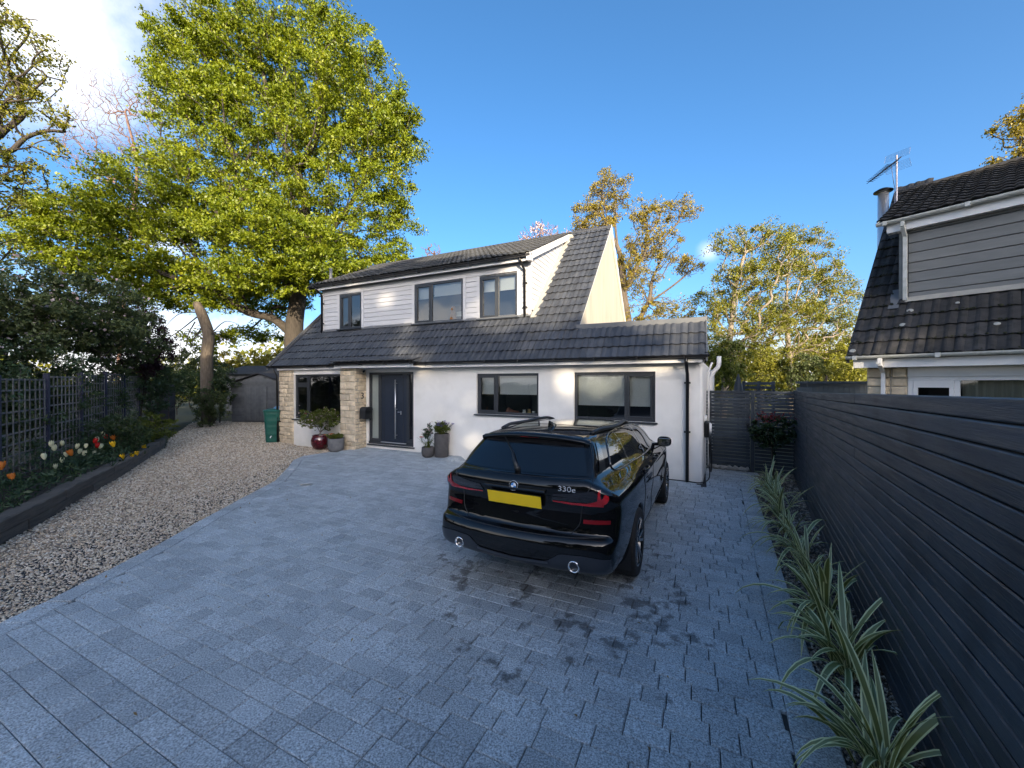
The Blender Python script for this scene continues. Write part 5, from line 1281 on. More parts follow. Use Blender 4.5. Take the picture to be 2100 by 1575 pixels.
# moss cushions and lichen on the old tiles
M['moss'] = pmat('moss', (.010, .014, .006), (.028, .032, .014), rough=1, scale=40, bump=.01)
M['lichen'] = pmat('lichen', (.34, .34, .31), rough=1)
mo = MB()
for _ in range(420):
    s, i = random.uniform(.0, 5.0), random.choice([random.uniform(-.02, .9), random.uniform(-.02, .9), random.uniform(.9, 3.6)])
    if i > .9: s = random.uniform(0, .45)
    ri = round((i + .03) / .249) * .249 - .03 + random.uniform(0, .03); r0 = random.uniform(.008, .026)
    c = Q2(s, ri, nz_(ri)) + outn * .045; mo.lathe([(.0008, r0 * .8), (r0 * .8, r0 * .45), (r0 * 1.1, -.01)], c, 6, axis=outn)
o = npart(mo, 'moss', 'moss', nroof); o['kind'] = 'stuff'
for s, i, r0 in ((.72, .80, .05), (.66, .52, .045), (1.75, .40, .04), (.05, .06, .05), (1.30, .86, .03), (2.4, .7, .035)):
    m = MB(); m.lathe([(.0008, .002), (r0 * .9, .001), (r0, -.006)], Q2(s, i, nz_(i)) + outn * .052, 9, axis=outn); npart(m, 'lichen_patch', 'lichen', nroof)
m = MB(); m.box(Q2(-.03, -.02, nz_(-.02) - .12), ND * .04, Q2(0, NRI, nz_(NRI)) - Q2(0, -.02, nz_(-.02)), ZD * .15); npart(m, 'verge', 'oldtile', nroof)
# gutters, fascia, downpipes
M['gutw'] = pmat('stained_white_gutter', (.62, .63, .61), (.50, .51, .47), rough=.5, scale=5, c3=(.25, .27, .18), s3=9, w3=.35)
def ngut(s0, s1, i, z, name='gutter', r=.06):
    m = MB(); P = []; n = 9
    for s in (s0, s1):
        for k in range(n): a = math.pi * k / (n - 1); P.append(Q2(s, i - r * math.cos(a), z - r * math.sin(a)))
        for k in range(n): a = math.pi * (n - 1 - k) / (n - 1); P.append(Q2(s, i - (r - .008) * math.cos(a), z - (r - .008) * math.sin(a)))
    q = 2 * n; m.add(P, [(k, (k + 1) % q, q + (k + 1) % q, q + k) for k in range(q)] + [tuple(range(q)), tuple(range(q, 2 * q))[::-1]]); g_ = npart(m, name, 'gutw')
    s = s0 + .1
    while s < s1:
        c = MB(); nbx(c, s, s + .06, i - r - .006, i + r, z - r - .008, z + .006); npart(c, 'gutter_union', 'gutw', g_); s += 1.05
ngut(-.03, NL, -.03, 2.515); ngut(.23, NL, .86, 5.135)
m = MB(); nbx(m, .06, NL, .05, .075, 2.30, 2.47); nbx(m, .06, NL, .075, .34, 2.30, 2.32); npart(m, 'fascia', 'white')
m = MB(); nbx(m, .37, NL, .93, .955, 4.93, 5.10); nbx(m, .37, NL, .955, NDI + .03, 4.93, 4.95); npart(m, 'fascia', 'white')
def npipe(p, mat='white', w=.062):
    m = MB()
    for a, b in zip(p[:-1], p[1:]): m.beam(a, b, w, w, up=ND if abs((Vector(b) - Vector(a)).normalized().z) > .9 else ZD)
    npart(m, 'downpipe', mat, bevel=.008)
npipe([Q2(.44, -.03, 2.47), Q2(.44, -.03, 2.36), Q2(.44, .27, 2.22), Q2(.44, .28, .05)])
npipe([Q2(.60, .86, 5.08), Q2(.60, .86, 4.98), Q2(.62, 1.0, 4.82), Q2(.62, 1.01, 3.60)], 'gutw')
# dormer: boards, corner post, shallow roof
dwn = MB(); nbx(dwn, .53, NL, NDI + .03, NDI + .06, 3.4, 5.0); dwn = npart(dwn, 'dormer_wall', 'gclad')
z = 3.56; NB = .188
while z < 4.93:
    z1 = min(z + NB, 4.94); m = MB(); p = [(NDI + .03, z), (NDI - .004, z + .004), (NDI + .006, z1 - .012), (NDI + .022, z1 - .004), (NDI + .03, z1)]; n = len(p)
    vs = [Q2(.66, a, b) for a, b in p] + [Q2(NL, a, b) for a, b in p]; m.add(vs, [tuple(range(n)), tuple(range(n, 2 * n))[::-1]] + [(i, n + i, n + (i + 1) % n, (i + 1) % n) for i in range(n)]); npart(m, 'board', 'gclad', dwn); z += NB
m = MB(); nbx(m, .53, .59, NDI - .02, NDI + .05, 3.45, 4.94); npart(m, 'corner_post', 'gclad', dwn)
m = MB(); m.face([Q2(.54, NDI + .04, 3.4), Q2(.54, NDI + .04, 5.0), Q2(.54, NRI, nz_(NRI))]); npart(m, 'dormer_cheek', 'oldtile', dwn)
an = math.atan((nz_(NRI) - 5.17) / (NRI - .84)); upd = NI * math.cos(an) + ZD * math.sin(an); outd = ZD * math.cos(an) - NI * math.sin(an)
m = MB(); a = [Q2(.26, .84, 5.14), Q2(NL, .84, 5.14), Q2(NL, NRI, nz_(NRI) - .03), Q2(.26, NRI, nz_(NRI) - .03)]; b = [p - ZD * .06 for p in a]; m.add(a + b, [(0, 1, 2, 3), (7, 6, 5, 4), (0, 4, 5, 1), (1, 5, 6, 2), (2, 6, 7, 3), (3, 7, 4, 0)]); ndr = npart(m, 'dormer_roof', 'felt')
lst = []; i = .82
while i < NRI - .1:
    s = .24
    while s < NL: lst.append((s, i)); s += TW
    i += .30 * math.cos(an)
tiles_joined('dormer_tiles', lst, (ND, upd, outd), lambda s, i: Q2(s, i, 5.15 + (i - .84) * math.tan(an)), 'oldtile', ndr)
m = MB(); nbx(m, .0, .16, NRI - .15, NRI + .15, nz_(NRI) - .1, nz_(NRI) + .06); m2 = MB()
for k in range(28):
    s = k * .33; P = []
    for ss in (s, s + .32):
        for j in range(6): a = math.pi * j / 5; P.append(Q2(ss, NRI - .13 * math.cos(a), nz_(NRI) - .06 + .11 * math.sin(a)))
    m2.add(P, [(j, j + 1, 7 + j, 6 + j) for j in range(5)])
npart(m2, 'ridge_caps', 'oldtile', nroof)
m = MB(); m.box(Q2(.62, NDI - .09, nz_(NDI - .09) + .06), ND * (NL - .62), upn * .15, outn * .008); npart(m, 'lead_apron', 'lead')
m = MB(); m.box(Q2(.40, NDI - .2, nz_(NDI - .2) + .052), ND * .15, upn * .6, outn * .008); npart(m, 'lead_soaker', 'leadd')

# steel flue beyond the gable, aerial on the ridge
fl = Vector(pixd(1811, 480, 9.6)); ftop = pixd(1808, 392, 9.6)
flue = tag(empty('steel_flue', (fl.x, fl.y, 2.4)), 'shiny steel flue pipe with black cowl beside the neighbouring roof', 'chimney flue')
m = MB(); m.tube([(fl.x, fl.y, 2.4), (fl.x, fl.y, ftop.z - .05)], .105, 24); 
def fpart(m, name, mat, **k): return parent_keep(m.build(name, mat, **k), flue)
fpart(m, 'pipe', 'steel', smooth=True)
m = MB()
for zz in (ftop.z - .75, ftop.z - 1.5): m.lathe([(.107, -.02), (.114, -.012), (.114, .012), (.107, .02)], (fl.x, fl.y, zz), 24)
fpart(m, 'band', 'steel', smooth=True)
m = MB(); m.lathe([(.001, .085), (.10, .05), (.185, .0), (.185, -.02), (.10, -.015), (.001, -.015)], (fl.x, fl.y, ftop.z), 24); fpart(m, 'cowl', 'blk', smooth=True)
ab, at_ = pixd(1839, 412, 9.2), pixd(1839, 320, 9.2)
aer = tag(empty('tv_aerial', (ab.x, ab.y, 6.0)), 'television aerial on a thin mast above the neighbouring ridge', 'aerial')
def apart(m, name, mat='trim', **k): return parent_keep(m.build(name, mat, **k), aer)
M['mast'] = pmat('grey_mast', (.30, .29, .33), rough=.4, metal=.6)
m = MB(); m.tube([(ab.x, ab.y, ab.z - .5), (at_.x, at_.y, at_.z + .02)], .018, 8); apart(m, 'mast', 'mast')
b0, b1 = pixd(1845, 324, 9.2), pixd(1784, 372, 8.6); bd_ = (b1 - b0); bm2 = MB(); bm2.tube([b0 - bd_ * .05, b1], .014, 6)
apart(bm2, 'boom')
sidev = bd_.normalized().cross(ZD).normalized()
for k in range(14):
    p = b0 + bd_ * (.25 + .75 * k / 13); l_ = .11 - .004 * k; m = MB(); m.tube([p - sidev * l_ + ZD * .03, p, p + sidev * l_ + ZD * .03], .006, 5); m.tube([p - sidev * l_ - ZD * .03, p, p + sidev * l_ - ZD * .03], .006, 5); apart(m, 'director')
for sgn in (1, -1):
    m = MB(); c = b0 + bd_ * .12; nrm = (bd_.normalized() * -.5 + ZD * sgn).normalized(); 
    for k in range(7): p = c + nrm * (.05 + .03 * k); m.tube([p - sidev * .22, p + sidev * .22], .0025, 4)
    for q in (-.22, .22): m.tube([c + nrm * .05 + sidev * q, c + nrm * .23 + sidev * q], .0025, 4)
    apart(m, 'reflector_grid', 'mast')
m = MB(); m.tube(catmull([tuple(b0 + bd_ * .3), tuple(b0 + bd_ * .3 - ZD * .35 + Vector((.05, 0, 0))), tuple(ab + Vector((-.05, 0, .25))), tuple(ab + Vector((-.05, 0, -.2)))], 6, False), .006, 5); apart(m, 'cable', 'mast')

# ================================================================== OUTBUILDINGS
# grey garden room beyond the gate
s0_, s1_ = pixd(1660, 790, 13.5), pixd(1800, 790, 13.5)
gr_ = tag(empty('garden_room', (s0_.x, 13.5, 0)), 'grey boarded garden room with flat roof beyond the dark fence', 'outbuilding')
m = MB(); m.wb(s0_.x - .12, s1_.x + .1, 13.4, 14.0, 1.98, 2.06); parent_keep(m.build('roof', 'shed'), gr_)
m = MB(); m.wb(s0_.x, s1_.x, 13.62, 13.95, 0, 1.98); parent_keep(m.build('wall', 'shed'), gr_)
x = s0_.x
while x < s1_.x - .1:
    m = MB(); m.wb(x, x + .17, 13.58, 13.62, .05, 1.90); parent_keep(m.build('board', 'gclad'), gr_); x += .18
m = MB(); m.wb(s0_.x - .02, s1_.x + .02, 13.55, 13.6, 1.90, 1.978); parent_keep(m.build('fascia', 'gclad'), gr_)
pf = tag(empty('low_grey_fence', (pixd(1630, 800, 12.5).x, 12.5, 0)), 'pale grey low board fence left of the garden room', 'fence')
for k in range(6):
    p = pixd(1634 + k * 5.2, 797, 12.5); m = MB(); m.wb(p.x, p.x + .078, 12.5, 12.52, 0, 1.86); parent_keep(m.build('board', 'gclad'), pf)
# dark garden screen and folded parasol glimpsed over the gate
ds_ = tag(empty('garden_screen', (pixd(1560, 800, 15).x, 15, 0)), 'dark open slatted garden screen seen over the gate', 'screen')
for k in range(4):
    a, b = pixd(1527, 792, 15), pixd(1590, 792, 15); m = MB(); m.wb(a.x, b.x, 15, 15.03, 1.93 - .16 * k, 2.03 - .16 * k); parent_keep(m.build('slat', 'dkfence'), ds_)
for px in (1527, 1558, 1588):
    a = pixd(px, 792, 15); m = MB(); m.wb(a.x - .04, a.x + .04, 15.03, 15.1, 0, 2.06); parent_keep(m.build('post', 'dkfence'), ds_)
pa = pixd(1514, 786, 13); m = MB(); m.lathe([(.02, 2.3), (.03, 2.25), (.12, 1.9), (.17, 1.3), (.12, .9), (.03, .85), (.03, 0)], (pa.x, pa.y, 0), 10)
tag(m.build('folded_parasol', 'dkfence', smooth=True), 'dark folded parasol standing beyond the gate', 'parasol')
# grey shed at the end of the gravel
sh = tag(empty('garden_shed', (-13, 20, 0)), 'small grey painted wooden shed at the end of the gravel', 'shed')
SA, SB = Vector((-14.3, 20.0)), Vector((-11.2, 19.6)); sd_ = (SB - SA).normalized(); sn = Vector((-sd_.y, sd_.x)); SLn = 3.1
def spt(t, i, z): p = SA + sd_ * t + sn * i; return Vector((p.x, p.y, z))
def sbx(m, t0, t1, i0, i1, z0, z1): m.box(spt(t0, i0, z0), Vector((*sd_, 0)) * (t1 - t0), Vector((*sn, 0)) * (i1 - i0), ZD * (z1 - z0)); return m
apex, eav = 2.42, 1.95; DT0, DT1 = .72, 2.0
m = MB(); m.add([spt(0, .03, 0), spt(SLn, .03, 0), spt(SLn, .03, eav), spt(SLn * .5, .03, apex), spt(0, .03, eav), spt(0, 3, 0), spt(SLn, 3, 0), spt(SLn, 3, eav), spt(SLn * .5, 3, apex), spt(0, 3, eav)], [(0, 1, 2, 3, 4), (9, 8, 7, 6, 5), (0, 4, 9, 5), (1, 6, 7, 2)]); parent_keep(m.build('wall', 'shed'), sh)
z = .03
while z < apex - .1:
    zt2 = z + .135; half = SLn / 2 if zt2 < eav else SLn / 2 * (apex - zt2) / (apex - eav)
    a, b = SLn / 2 - half, SLn / 2 + half
    for t0, t1, mt in ((a, min(DT0, b), 'shed'), (max(DT1, a), b, 'shed')) if z < 1.8 else ((a, b, 'shed'),):
        if t1 - t0 > .05: m = MB(); sbx(m, t0, t1, 0, .03, z, zt2 - .012); parent_keep(m.build('board', mt), sh)
    z += .135
m = MB(); sbx(m, DT0 + .02, DT1 - .02, -.005, .03, .06, 1.80); dn_ = parent_keep(m.build('door', 'shed'), sh)
for k in range(8):
    m = MB(); sbx(m, DT0 + .03 + k * .153, DT0 + .175 + k * .153, -.018, -.004, .08, 1.78); o = m.build('door_board', 'shed'); o.parent = dn_
for t0, t1 in ((-.15, SLn / 2), (SLn / 2, SLn + .15)):
    m = MB(); f = lambda t: apex + .04 - abs(t - SLn / 2) * (apex - eav) / (SLn / 2)
    a = [spt(t0, -.12, f(t0)), spt(t1, -.12, f(t1)), spt(t1, 3.1, f(t1)), spt(t0, 3.1, f(t0))]; b = [p + ZD * .04 for p in a]; m.add(a + b, [(0, 1, 2, 3), (7, 6, 5, 4), (0, 4, 5, 1), (1, 5, 6, 2), (2, 6, 7, 3), (3, 7, 4, 0)]); parent_keep(m.build('roof', 'felt'), sh)
# outhouse with dark felt roof behind the shed
ob_ = tag(empty('low_outbuilding', (-13, 25, 0)), 'low dark-roofed outbuilding behind the shed', 'outbuilding')
m = MB(); m.wb(-17.5, -11.0, 24, 28, 0, 2.5); parent_keep(m.build('wall', 'shed'), ob_)
m = MB(); m.add([(-17.8, 23.7, 2.5), (-10.8, 23.7, 2.5), (-10.8, 26, 3.1), (-17.8, 26, 3.1), (-17.8, 28.3, 2.5), (-10.8, 28.3, 2.5)], [(0, 1, 2, 3), (3, 2, 5, 4)]); parent_keep(m.build('roof', 'oldtile'), ob_)
# green water butt by the corner
wb_ = tag(empty('water_butt', (-8.12, 13.35, 0)), 'green square plastic water butt beside the stone corner', 'water butt')
M['green'] = pmat('green_plastic', (.010, .085, .065), (.013, .10, .078), rough=.45, scale=4)
M['bluelid'] = pmat('blue_lid', (.10, .24, .42), rough=.5)
def rsq(r, z, n=24, p=4.5):
    out_ = []
    for k in range(n): a = 2 * math.pi * k / n; c, s = math.cos(a), math.sin(a); rr = r / ((abs(c) ** p + abs(s) ** p) ** (1 / p)); out_.append((rr * c, rr * s, z))
    return out_
def ringloft(rings, cx, cy, rz=0):
    m = MB(); n = len(rings[0]); ca, sa = math.cos(rz), math.sin(rz)
    m.v = [(cx + x * ca - y * sa, cy + x * sa + y * ca, z) for r in rings for x, y, z in r]
    m.f = [(i * n + j, i * n + (j + 1) % n, (i + 1) * n + (j + 1) % n, (i + 1) * n + j) for i in range(len(rings) - 1) for j in range(n)] + [tuple((len(rings) - 1) * n + j for j in range(n))]; return m
rings = []
for k in range(15): z = .01 + 1.02 * k / 14; rings.append(rsq(.20 + .055 * k / 14 + (.006 if k % 3 == 1 else 0), z))
parent_keep(ringloft(rings, -8.12, 13.35, .3).build('body', 'green', smooth=False), wb_)
parent_keep(ringloft([rsq(.275, 1.03), rsq(.28, 1.07), rsq(.25, 1.10), rsq(.12, 1.13)], -8.12, 13.35, .3).build('lid', 'green'), wb_)
m = MB(); m.tube([(-8.05, 13.13, .22), (-8.03, 13.05, .22), (-8.03, 13.03, .17)], .018, 8); parent_keep(m.build('tap', 'white'), wb_)
m = MB(); m.lathe([(.001, .10), (.10, .09), (.16, .04), (.17, 0)], (-8.02, 13.5, 1.11), 14); tag(m.build('plastic_bag', 'bluelid', smooth=True), 'crumpled pale blue sheet lying on the water butt lid', 'plastic sheet')

# ================================================================== TREES
M['oakleaf'] = leafmat('spring_oak_leaf', [(.070, .110, .006), (.135, .180, .008), (.205, .245, .010), (.285, .295, .014)], trans=.32, gloss=.03)
M['goldleaf'] = leafmat('young_golden_leaf', [(.15, .135, .02), (.23, .19, .025), (.30, .235, .03), (.19, .135, .035)], trans=.32)
M['olivleaf'] = leafmat('olive_leaf', [(.12, .135, .018), (.19, .195, .022), (.26, .235, .028)], trans=.32)
M['darkleaf'] = leafmat('dark_evergreen_leaf', [(.022, .042, .014), (.038, .068, .020), (.056, .088, .028)], trans=.12, gloss=.05)
M['shrubleaf'] = leafmat('grey_green_shrub_leaf', [(.050, .070, .022), (.080, .105, .034), (.115, .13, .048)], trans=.2)
M['purpleleaf'] = leafmat('purple_leaf', [(.020, .008, .012), (.040, .012, .020), (.055, .020, .024)], trans=.2)
M['blossom'] = leafmat('pale_pink_blossom', [(.42, .30, .30), (.55, .42, .40), (.60, .52, .48)], trans=.3)
M['limeleaf'] = leafmat('lime_green_leaf', [(.06, .085, .012), (.10, .125, .018), (.13, .145, .03)], trans=.25)
M['tulipleaf'] = leafmat('tulip_leaf', [(.030, .060, .030), (.045, .080, .038), (.060, .10, .045)], trans=.2)
M['shadeleaf'] = leafmat('roadside_leaf', [(.05, .07, .012), (.08, .10, .018), (.11, .13, .02)], trans=.25)

def leaf_mesh(name, C, size, mat, wide=.5, up=.35, droop=0.0):
    n = len(C); d = RNG.normal(size=(n, 3)); d[:, 2] -= droop; d /= np.linalg.norm(d, axis=1)[:, None]
    nr = RNG.normal(size=(n, 3)); nr[:, 2] += up * 2; s = np.cross(d, nr); s /= np.linalg.norm(s, axis=1)[:, None] + 1e-9
    nn = np.cross(s, d); L_ = size[:, None]; w = wide * RNG.uniform(.7, 1.15, n)[:, None]
    a = C - d * L_ * .5; t = C + d * L_ * .5; m = C - d * L_ * .06; f = nn * L_ * .10
    V = np.stack([a, m + s * L_ * w * .5 + f, t, m - s * L_ * w * .5 + f], 1).reshape(-1, 3)
    F = np.arange(n * 4).reshape(n, 4)
    return npmesh(name, V, F, mat)
def grow(nodes, parent, pts, alpha):
    """attach each point to the node that keeps both the new twig and the whole path short"""
    nodes = [np.array(p, float) for p in nodes]; plen = []
    for i, p in enumerate(parent): plen.append(0 if p < 0 else plen[p] + np.linalg.norm(nodes[i] - nodes[p]))
    A = np.zeros((len(nodes) + len(pts), 3)); A[:len(nodes)] = nodes; PL = np.zeros(len(A)); PL[:len(nodes)] = plen; n = len(nodes); par = list(parent)
    root = A[n - 1]; order = np.argsort(np.linalg.norm(pts - A[:n].mean(0), axis=1))
    for k in order:
        p = pts[k]; dv = p - A[:n]; ds = np.linalg.norm(dv, axis=1); c = ds + alpha * PL[:n] + .35 * np.maximum(-dv[:, 2], 0); c[0] += 3
        j = int(np.argmin(c)); A[n] = p; PL[n] = PL[j] + ds[j]; par.append(j); n += 1
    return A, np.array(par)
def wood_mesh(name, A, par, r_tip, r_base, mat, expo=2.3, jit=.06, keep=0.0):
    n = len(A); ch = [[] for _ in range(n)]
    for i, p in enumerate(par):
        if p >= 0: ch[p].append(i)
    S = np.zeros(n)
    order = sorted(range(n), key=lambda i: -i)
    # children always have a larger index than their parent
    for i in order: S[i] = (sum(S[c] for c in ch[i]) if ch[i] else r_tip ** expo)
    rad = S ** (1 / expo); sc_ = r_base / rad[0]
    rad = np.maximum(rad * (1 + (sc_ - 1) * np.clip(rad / rad[0], 0, 1) ** .6), r_tip)
    mb = MB(); stack = [(0, None)]
    while stack:
        s, frm = stack.pop(); chain = ([frm] if frm is not None else []) + [s]; cur = s
        while ch[cur]:
            m = max(ch[cur], key=lambda c: S[c])
            for c in ch[cur]:
                if c != m: stack.append((c, cur))
            chain.append(m); cur = m
        P = A[chain]; rr = rad[chain].copy()
        if frm is not None: rr[0] = min(rr[0], rr[1] * 1.25)
        if max(rr) < keep: continue
        if len(P) == 2: Pd = np.array([P[0], (P[0] + P[1]) / 2 + RNG.normal(0, jit * .5 * np.linalg.norm(P[1] - P[0]), 3), P[1]]); rd = np.array([rr[0], (rr[0] + rr[1]) / 2, rr[1]])
        else:
            Pj = P.copy(); sg_ = np.linalg.norm(np.diff(P, axis=0), axis=1).mean(); Pj[1:-1] += RNG.normal(0, jit * sg_, (len(P) - 2, 3)) * (0 if frm is None and False else 1)
            Pd = catmull(Pj, 3, False); rd = np.interp(np.linspace(0, len(P) - 1, len(Pd)), np.arange(len(P)), rr)
        k = 9 if max(rr) > .15 else (6 if max(rr) > .04 else (4 if max(rr) > .015 else 3))
        mb.tube(Pd, list(rd), k, cap=False)
    return mb.mesh(name, mat, smooth=True), rad, ch
def lobe_points(lobes, Y0, n, depth=.8):
    C = []; Rr = []; W_ = []
    for l_ in lobes:
        px, py, rx, ry = l_[:4]; dY = l_[4] if len(l_) > 4 else 0; Y = Y0 + dY; c = np.array(pixd(px, py, Y)); r = np.array((rx * Y / 805, 0, ry * Y / 805)); r[1] = (r[0] + r[2]) / 2 * depth; C.append(c); Rr.append(r); W_.append((r[0] * r[1] * r[2]) ** .8 * (l_[5] if len(l_) > 5 else 1))
    W_ = np.array(W_); W_ /= W_.sum(); out_ = []
    for c, r, w_ in zip(C, Rr, W_):
        k = max(3, int(round(n * w_))); q = RNG.normal(size=(k, 3)); q /= np.linalg.norm(q, axis=1)[:, None]; q *= (RNG.random(k) ** .42)[:, None]; out_.append(c + q * r)
    return np.concatenate(out_)
def tree(name, label, cat, trunk, lobes, Y0, natt, nleaf, lsize, leaf, bark, r_base, r_tip=.012, alpha=.32, clump=.5, limbs=(), group=None, depth=.8, wide=.55, leafy=1.0, keep=0.0, sub_=None, droop=0.0, flat=.62):
    nodes = [np.array(p) for p in trunk]; par = list(range(-1, len(nodes) - 1))
    for at, pts in limbs:
        prev = at
        for p in pts: nodes.append(np.array(p)); par.append(prev); prev = len(nodes) - 1
    P = lobe_points(lobes, Y0, natt, depth) if lobes else sub_
    A, par = grow(nodes, par, P, alpha)
    me, rad, ch = wood_mesh('trunk', A, par, r_tip, r_base, bark, keep=keep)
    root = tag(empty(name, tuple(trunk[0])), label, cat, group)
    parent_keep(link('trunk', me), root)
    if nleaf:
        base = len(nodes); ends = np.array([i for i in range(base, len(A))]); w_ = np.array([1.0 if not ch[i] else .35 for i in ends]); w_ *= RNG.uniform(.2, 1.8, len(ends))
        if leafy < 1: w_ *= (RNG.random(len(ends)) < leafy)
        w_ /= w_.sum(); pick = RNG.choice(ends, nleaf, p=w_); t = RNG.random(nleaf)[:, None] * .5
        g3 = RNG.normal(size=(nleaf, 3)); g3 /= np.linalg.norm(g3, axis=1)[:, None]; g3 *= (RNG.random(nleaf) ** .5)[:, None]
        nrm_ = RNG.normal(size=(len(A), 2)) * .35; rs_ = RNG.uniform(.55, 1.25, len(A))
        g3 *= clump * 1.25 * rs_[pick][:, None] * np.array((1, 1, flat)); g3[:, 2] += g3[:, 0] * nrm_[pick, 0] + g3[:, 1] * nrm_[pick, 1] - .25 * (g3[:, 0] ** 2 + g3[:, 1] ** 2)
        C = A[pick] * (1 - t) + A[par[pick]] * t + g3
        parent_keep(link('crown', leaf_mesh('crown', C, lsize * RNG.uniform(.65, 1.35, nleaf), leaf, wide=wide, droop=droop)), root)
    return root
def trunk_px(pts, z0=None):
    out_ = [np.array(pixd(px, py, Y)) for px, py, Y in pts]
    if z0 is not None: out_[0][2] = z0
    return out_
# the great oak behind the house
T = trunk_px([(606, 790, 22), (604, 690, 22), (612, 610, 22), (622, 520, 22), (628, 440, 22), (615, 350, 22.2)], 0)
lim = [(1, trunk_px([(560, 655, 21.8), (510, 640, 21.3), (450, 605, 20.8), (390, 580, 20.3), (330, 560, 20)])), (2, trunk_px([(570, 560, 21.5), (520, 500, 21), (470, 440, 20.6)])), (3, trunk_px([(680, 470, 22.4), (730, 400, 22.8), (780, 340, 23)])), (5, trunk_px([(560, 250, 22), (540, 150, 22), (520, 60, 22)])), (5, trunk_px([(660, 260, 22.3), (680, 150, 22.5), (690, 60, 22.6)]))]
tree('oak_tree', 'huge spreading oak in bright spring leaf behind the house', 'tree', T,
     [(540, 75, 215, 100), (440, 160, 140, 115), (810, 280, 60, 85), (690, 190, 140, 150), (500, 290, 190, 130), (770, 320, 95, 120), (340, 400, 150, 95, -1, 1.3), (190, 460, 130, 70, -1.5, 1.8), (640, 420, 170, 90), (460, 480, 170, 80, -1), (290, 550, 120, 55, -1.5, 1.8), (800, 470, 55, 70, 1), (680, 520, 120, 55, .5, 1.6), (400, 600, 110, 45, -1, 1.8), (80, 455, 60, 35, -1.5, 1.8), (250, 610, 60, 35, -1), (560, 600, 90, 45, 1, 1.6), (810, 530, 50, 35, .5), (440, 690, 60, 30, 2), (520, 690, 60, 25, 3), (600, 575, 80, 40, -2), (510, 560, 80, 40, -2), (690, 560, 60, 30, -1), (60, 500, 60, 35, -1.5, 1.5), (140, 540, 80, 35, -1.5, 1.5), (560, 480, 130, 70, -3, 1.4), (640, 545, 100, 38, -3, 1.4), (480, 560, 110, 38, -3, 1.4), (720, 560, 70, 25, -2, 1.3), (540, 640, 60, 25, 3)],
     22, 3200, 315000, .150, 'oakleaf', 'barkdk', .48, clump=.52, limbs=lim, depth=.85, flat=.40)
# oak at the left edge of the view
T = trunk_px([(-330, 783, 13), (-300, 600, 13), (-240, 450, 13), (-190, 330, 13)], 0)
tree('oak_tree', 'half-leafed oak reaching in with crooked limbs at the upper left edge', 'tree', T, [(10, 110, 120, 100), (-120, 150, 140, 140), (60, 230, 80, 55), (20, 350, 70, 50), (-80, 350, 120, 80), (110, 310, 40, 25), (10, 430, 40, 30), (-60, 520, 110, 50)], 13, 560, 15500, .105, 'olivleaf', 'barkdk', .36, clump=.27, leafy=.8, limbs=[(3, trunk_px([(-100, 300, 13), (0, 310, 13), (60, 300, 13)]))])
# bare birch-like tree between the two
T = trunk_px([(235, 790, 30), (255, 560, 30), (275, 430, 30), (280, 330, 30), (255, 230, 30)], 0)
tree('bare_tree', 'bare reddish-twigged tree showing between the two oaks', 'tree', T, [(230, 220, 70, 80), (190, 310, 70, 70), (270, 320, 60, 70), (130, 250, 40, 50), (120, 420, 60, 40), (50, 450, 60, 40), (300, 200, 40, 60)], 30, 2200, 0, .1, None, 'twigred', .13, r_tip=.009, alpha=.12)
# pollarded trunk by the shed
T = trunk_px([(426, 800, 19), (424, 740, 19), (428, 690, 19), (418, 655, 19), (404, 622, 19)], 0)
pol = tag(empty('pollarded_tree', tuple(T[0])), 'lopped bare trunk standing left of the shed', 'tree')
m = MB(); m.tube(catmull([tuple(p) for p in T], 5, False), list(np.interp(np.linspace(0, 1, 21), [0, .6, .85, 1], [.27, .23, .22, .15])), 12); parent_keep(m.build('trunk', 'bark', smooth=True), pol)
m = MB(); m.lathe([(.001, .16), (.12, .12), (.17, 0), (.15, -.12)], Vector(T[4]) - Vector((0, 0, .06)), 10); parent_keep(m.build('pollard_knuckle', 'barkdk', smooth=True), pol)
for px0, py0, px1, py1, px2, py2 in ((404, 650, 350, 690, 300, 705), (402, 640, 365, 645, 330, 680), (425, 690, 445, 680, 470, 685), (410, 655, 450, 690, 480, 700), (400, 660, 385, 690, 380, 730), (415, 670, 395, 700, 392, 720), (425, 700, 380, 680, 365, 740), (428, 690, 460, 660, 490, 665)):
    a, b, c = pixd(px0, py0, 19), pixd(px1, py1, 18.8), pixd(px2, py2, 18.6); m = MB(); m.tube(catmull([tuple(a), tuple(b), tuple(c)], 5, False), [.034, .03, .028, .025, .022, .02, .016, .014, .012, .01, .008], 5); parent_keep(m.build('branch', 'barkdk', smooth=True), pol)
# oak rising behind the gable
T = trunk_px([(1300, 783, 24), (1290, 690, 24), (1278, 600, 24), (1268, 520, 24), (1262, 450, 24)], 0)
lim = [(1, trunk_px([(1330, 620, 24), (1370, 590, 23.8), (1410, 560, 23.6)])), (2, trunk_px([(1310, 540, 24), (1350, 500, 24), (1390, 455, 24)]))]
tree('oak_tree', 'golden half-leafed oak rising right behind the gable', 'tree', T, [(1250, 390, 48, 42), (1225, 440, 50, 40), (1320, 440, 42, 36), (1395, 430, 42, 32), (1340, 500, 70, 34), (1410, 540, 42, 26), (1300, 560, 70, 60, 0, .6), (1190, 460, 32, 20), (1370, 640, 60, 40, 0, .7), (1310, 660, 50, 40, 0, .5)], 24, 900, 27000, .115, 'goldleaf', 'bark', .28, clump=.34, limbs=lim, leafy=.6)
T = trunk_px([(1482, 800, 21), (1494, 730, 21), (1502, 660, 21), (1512, 590, 21), (1526, 530, 21)], 0)
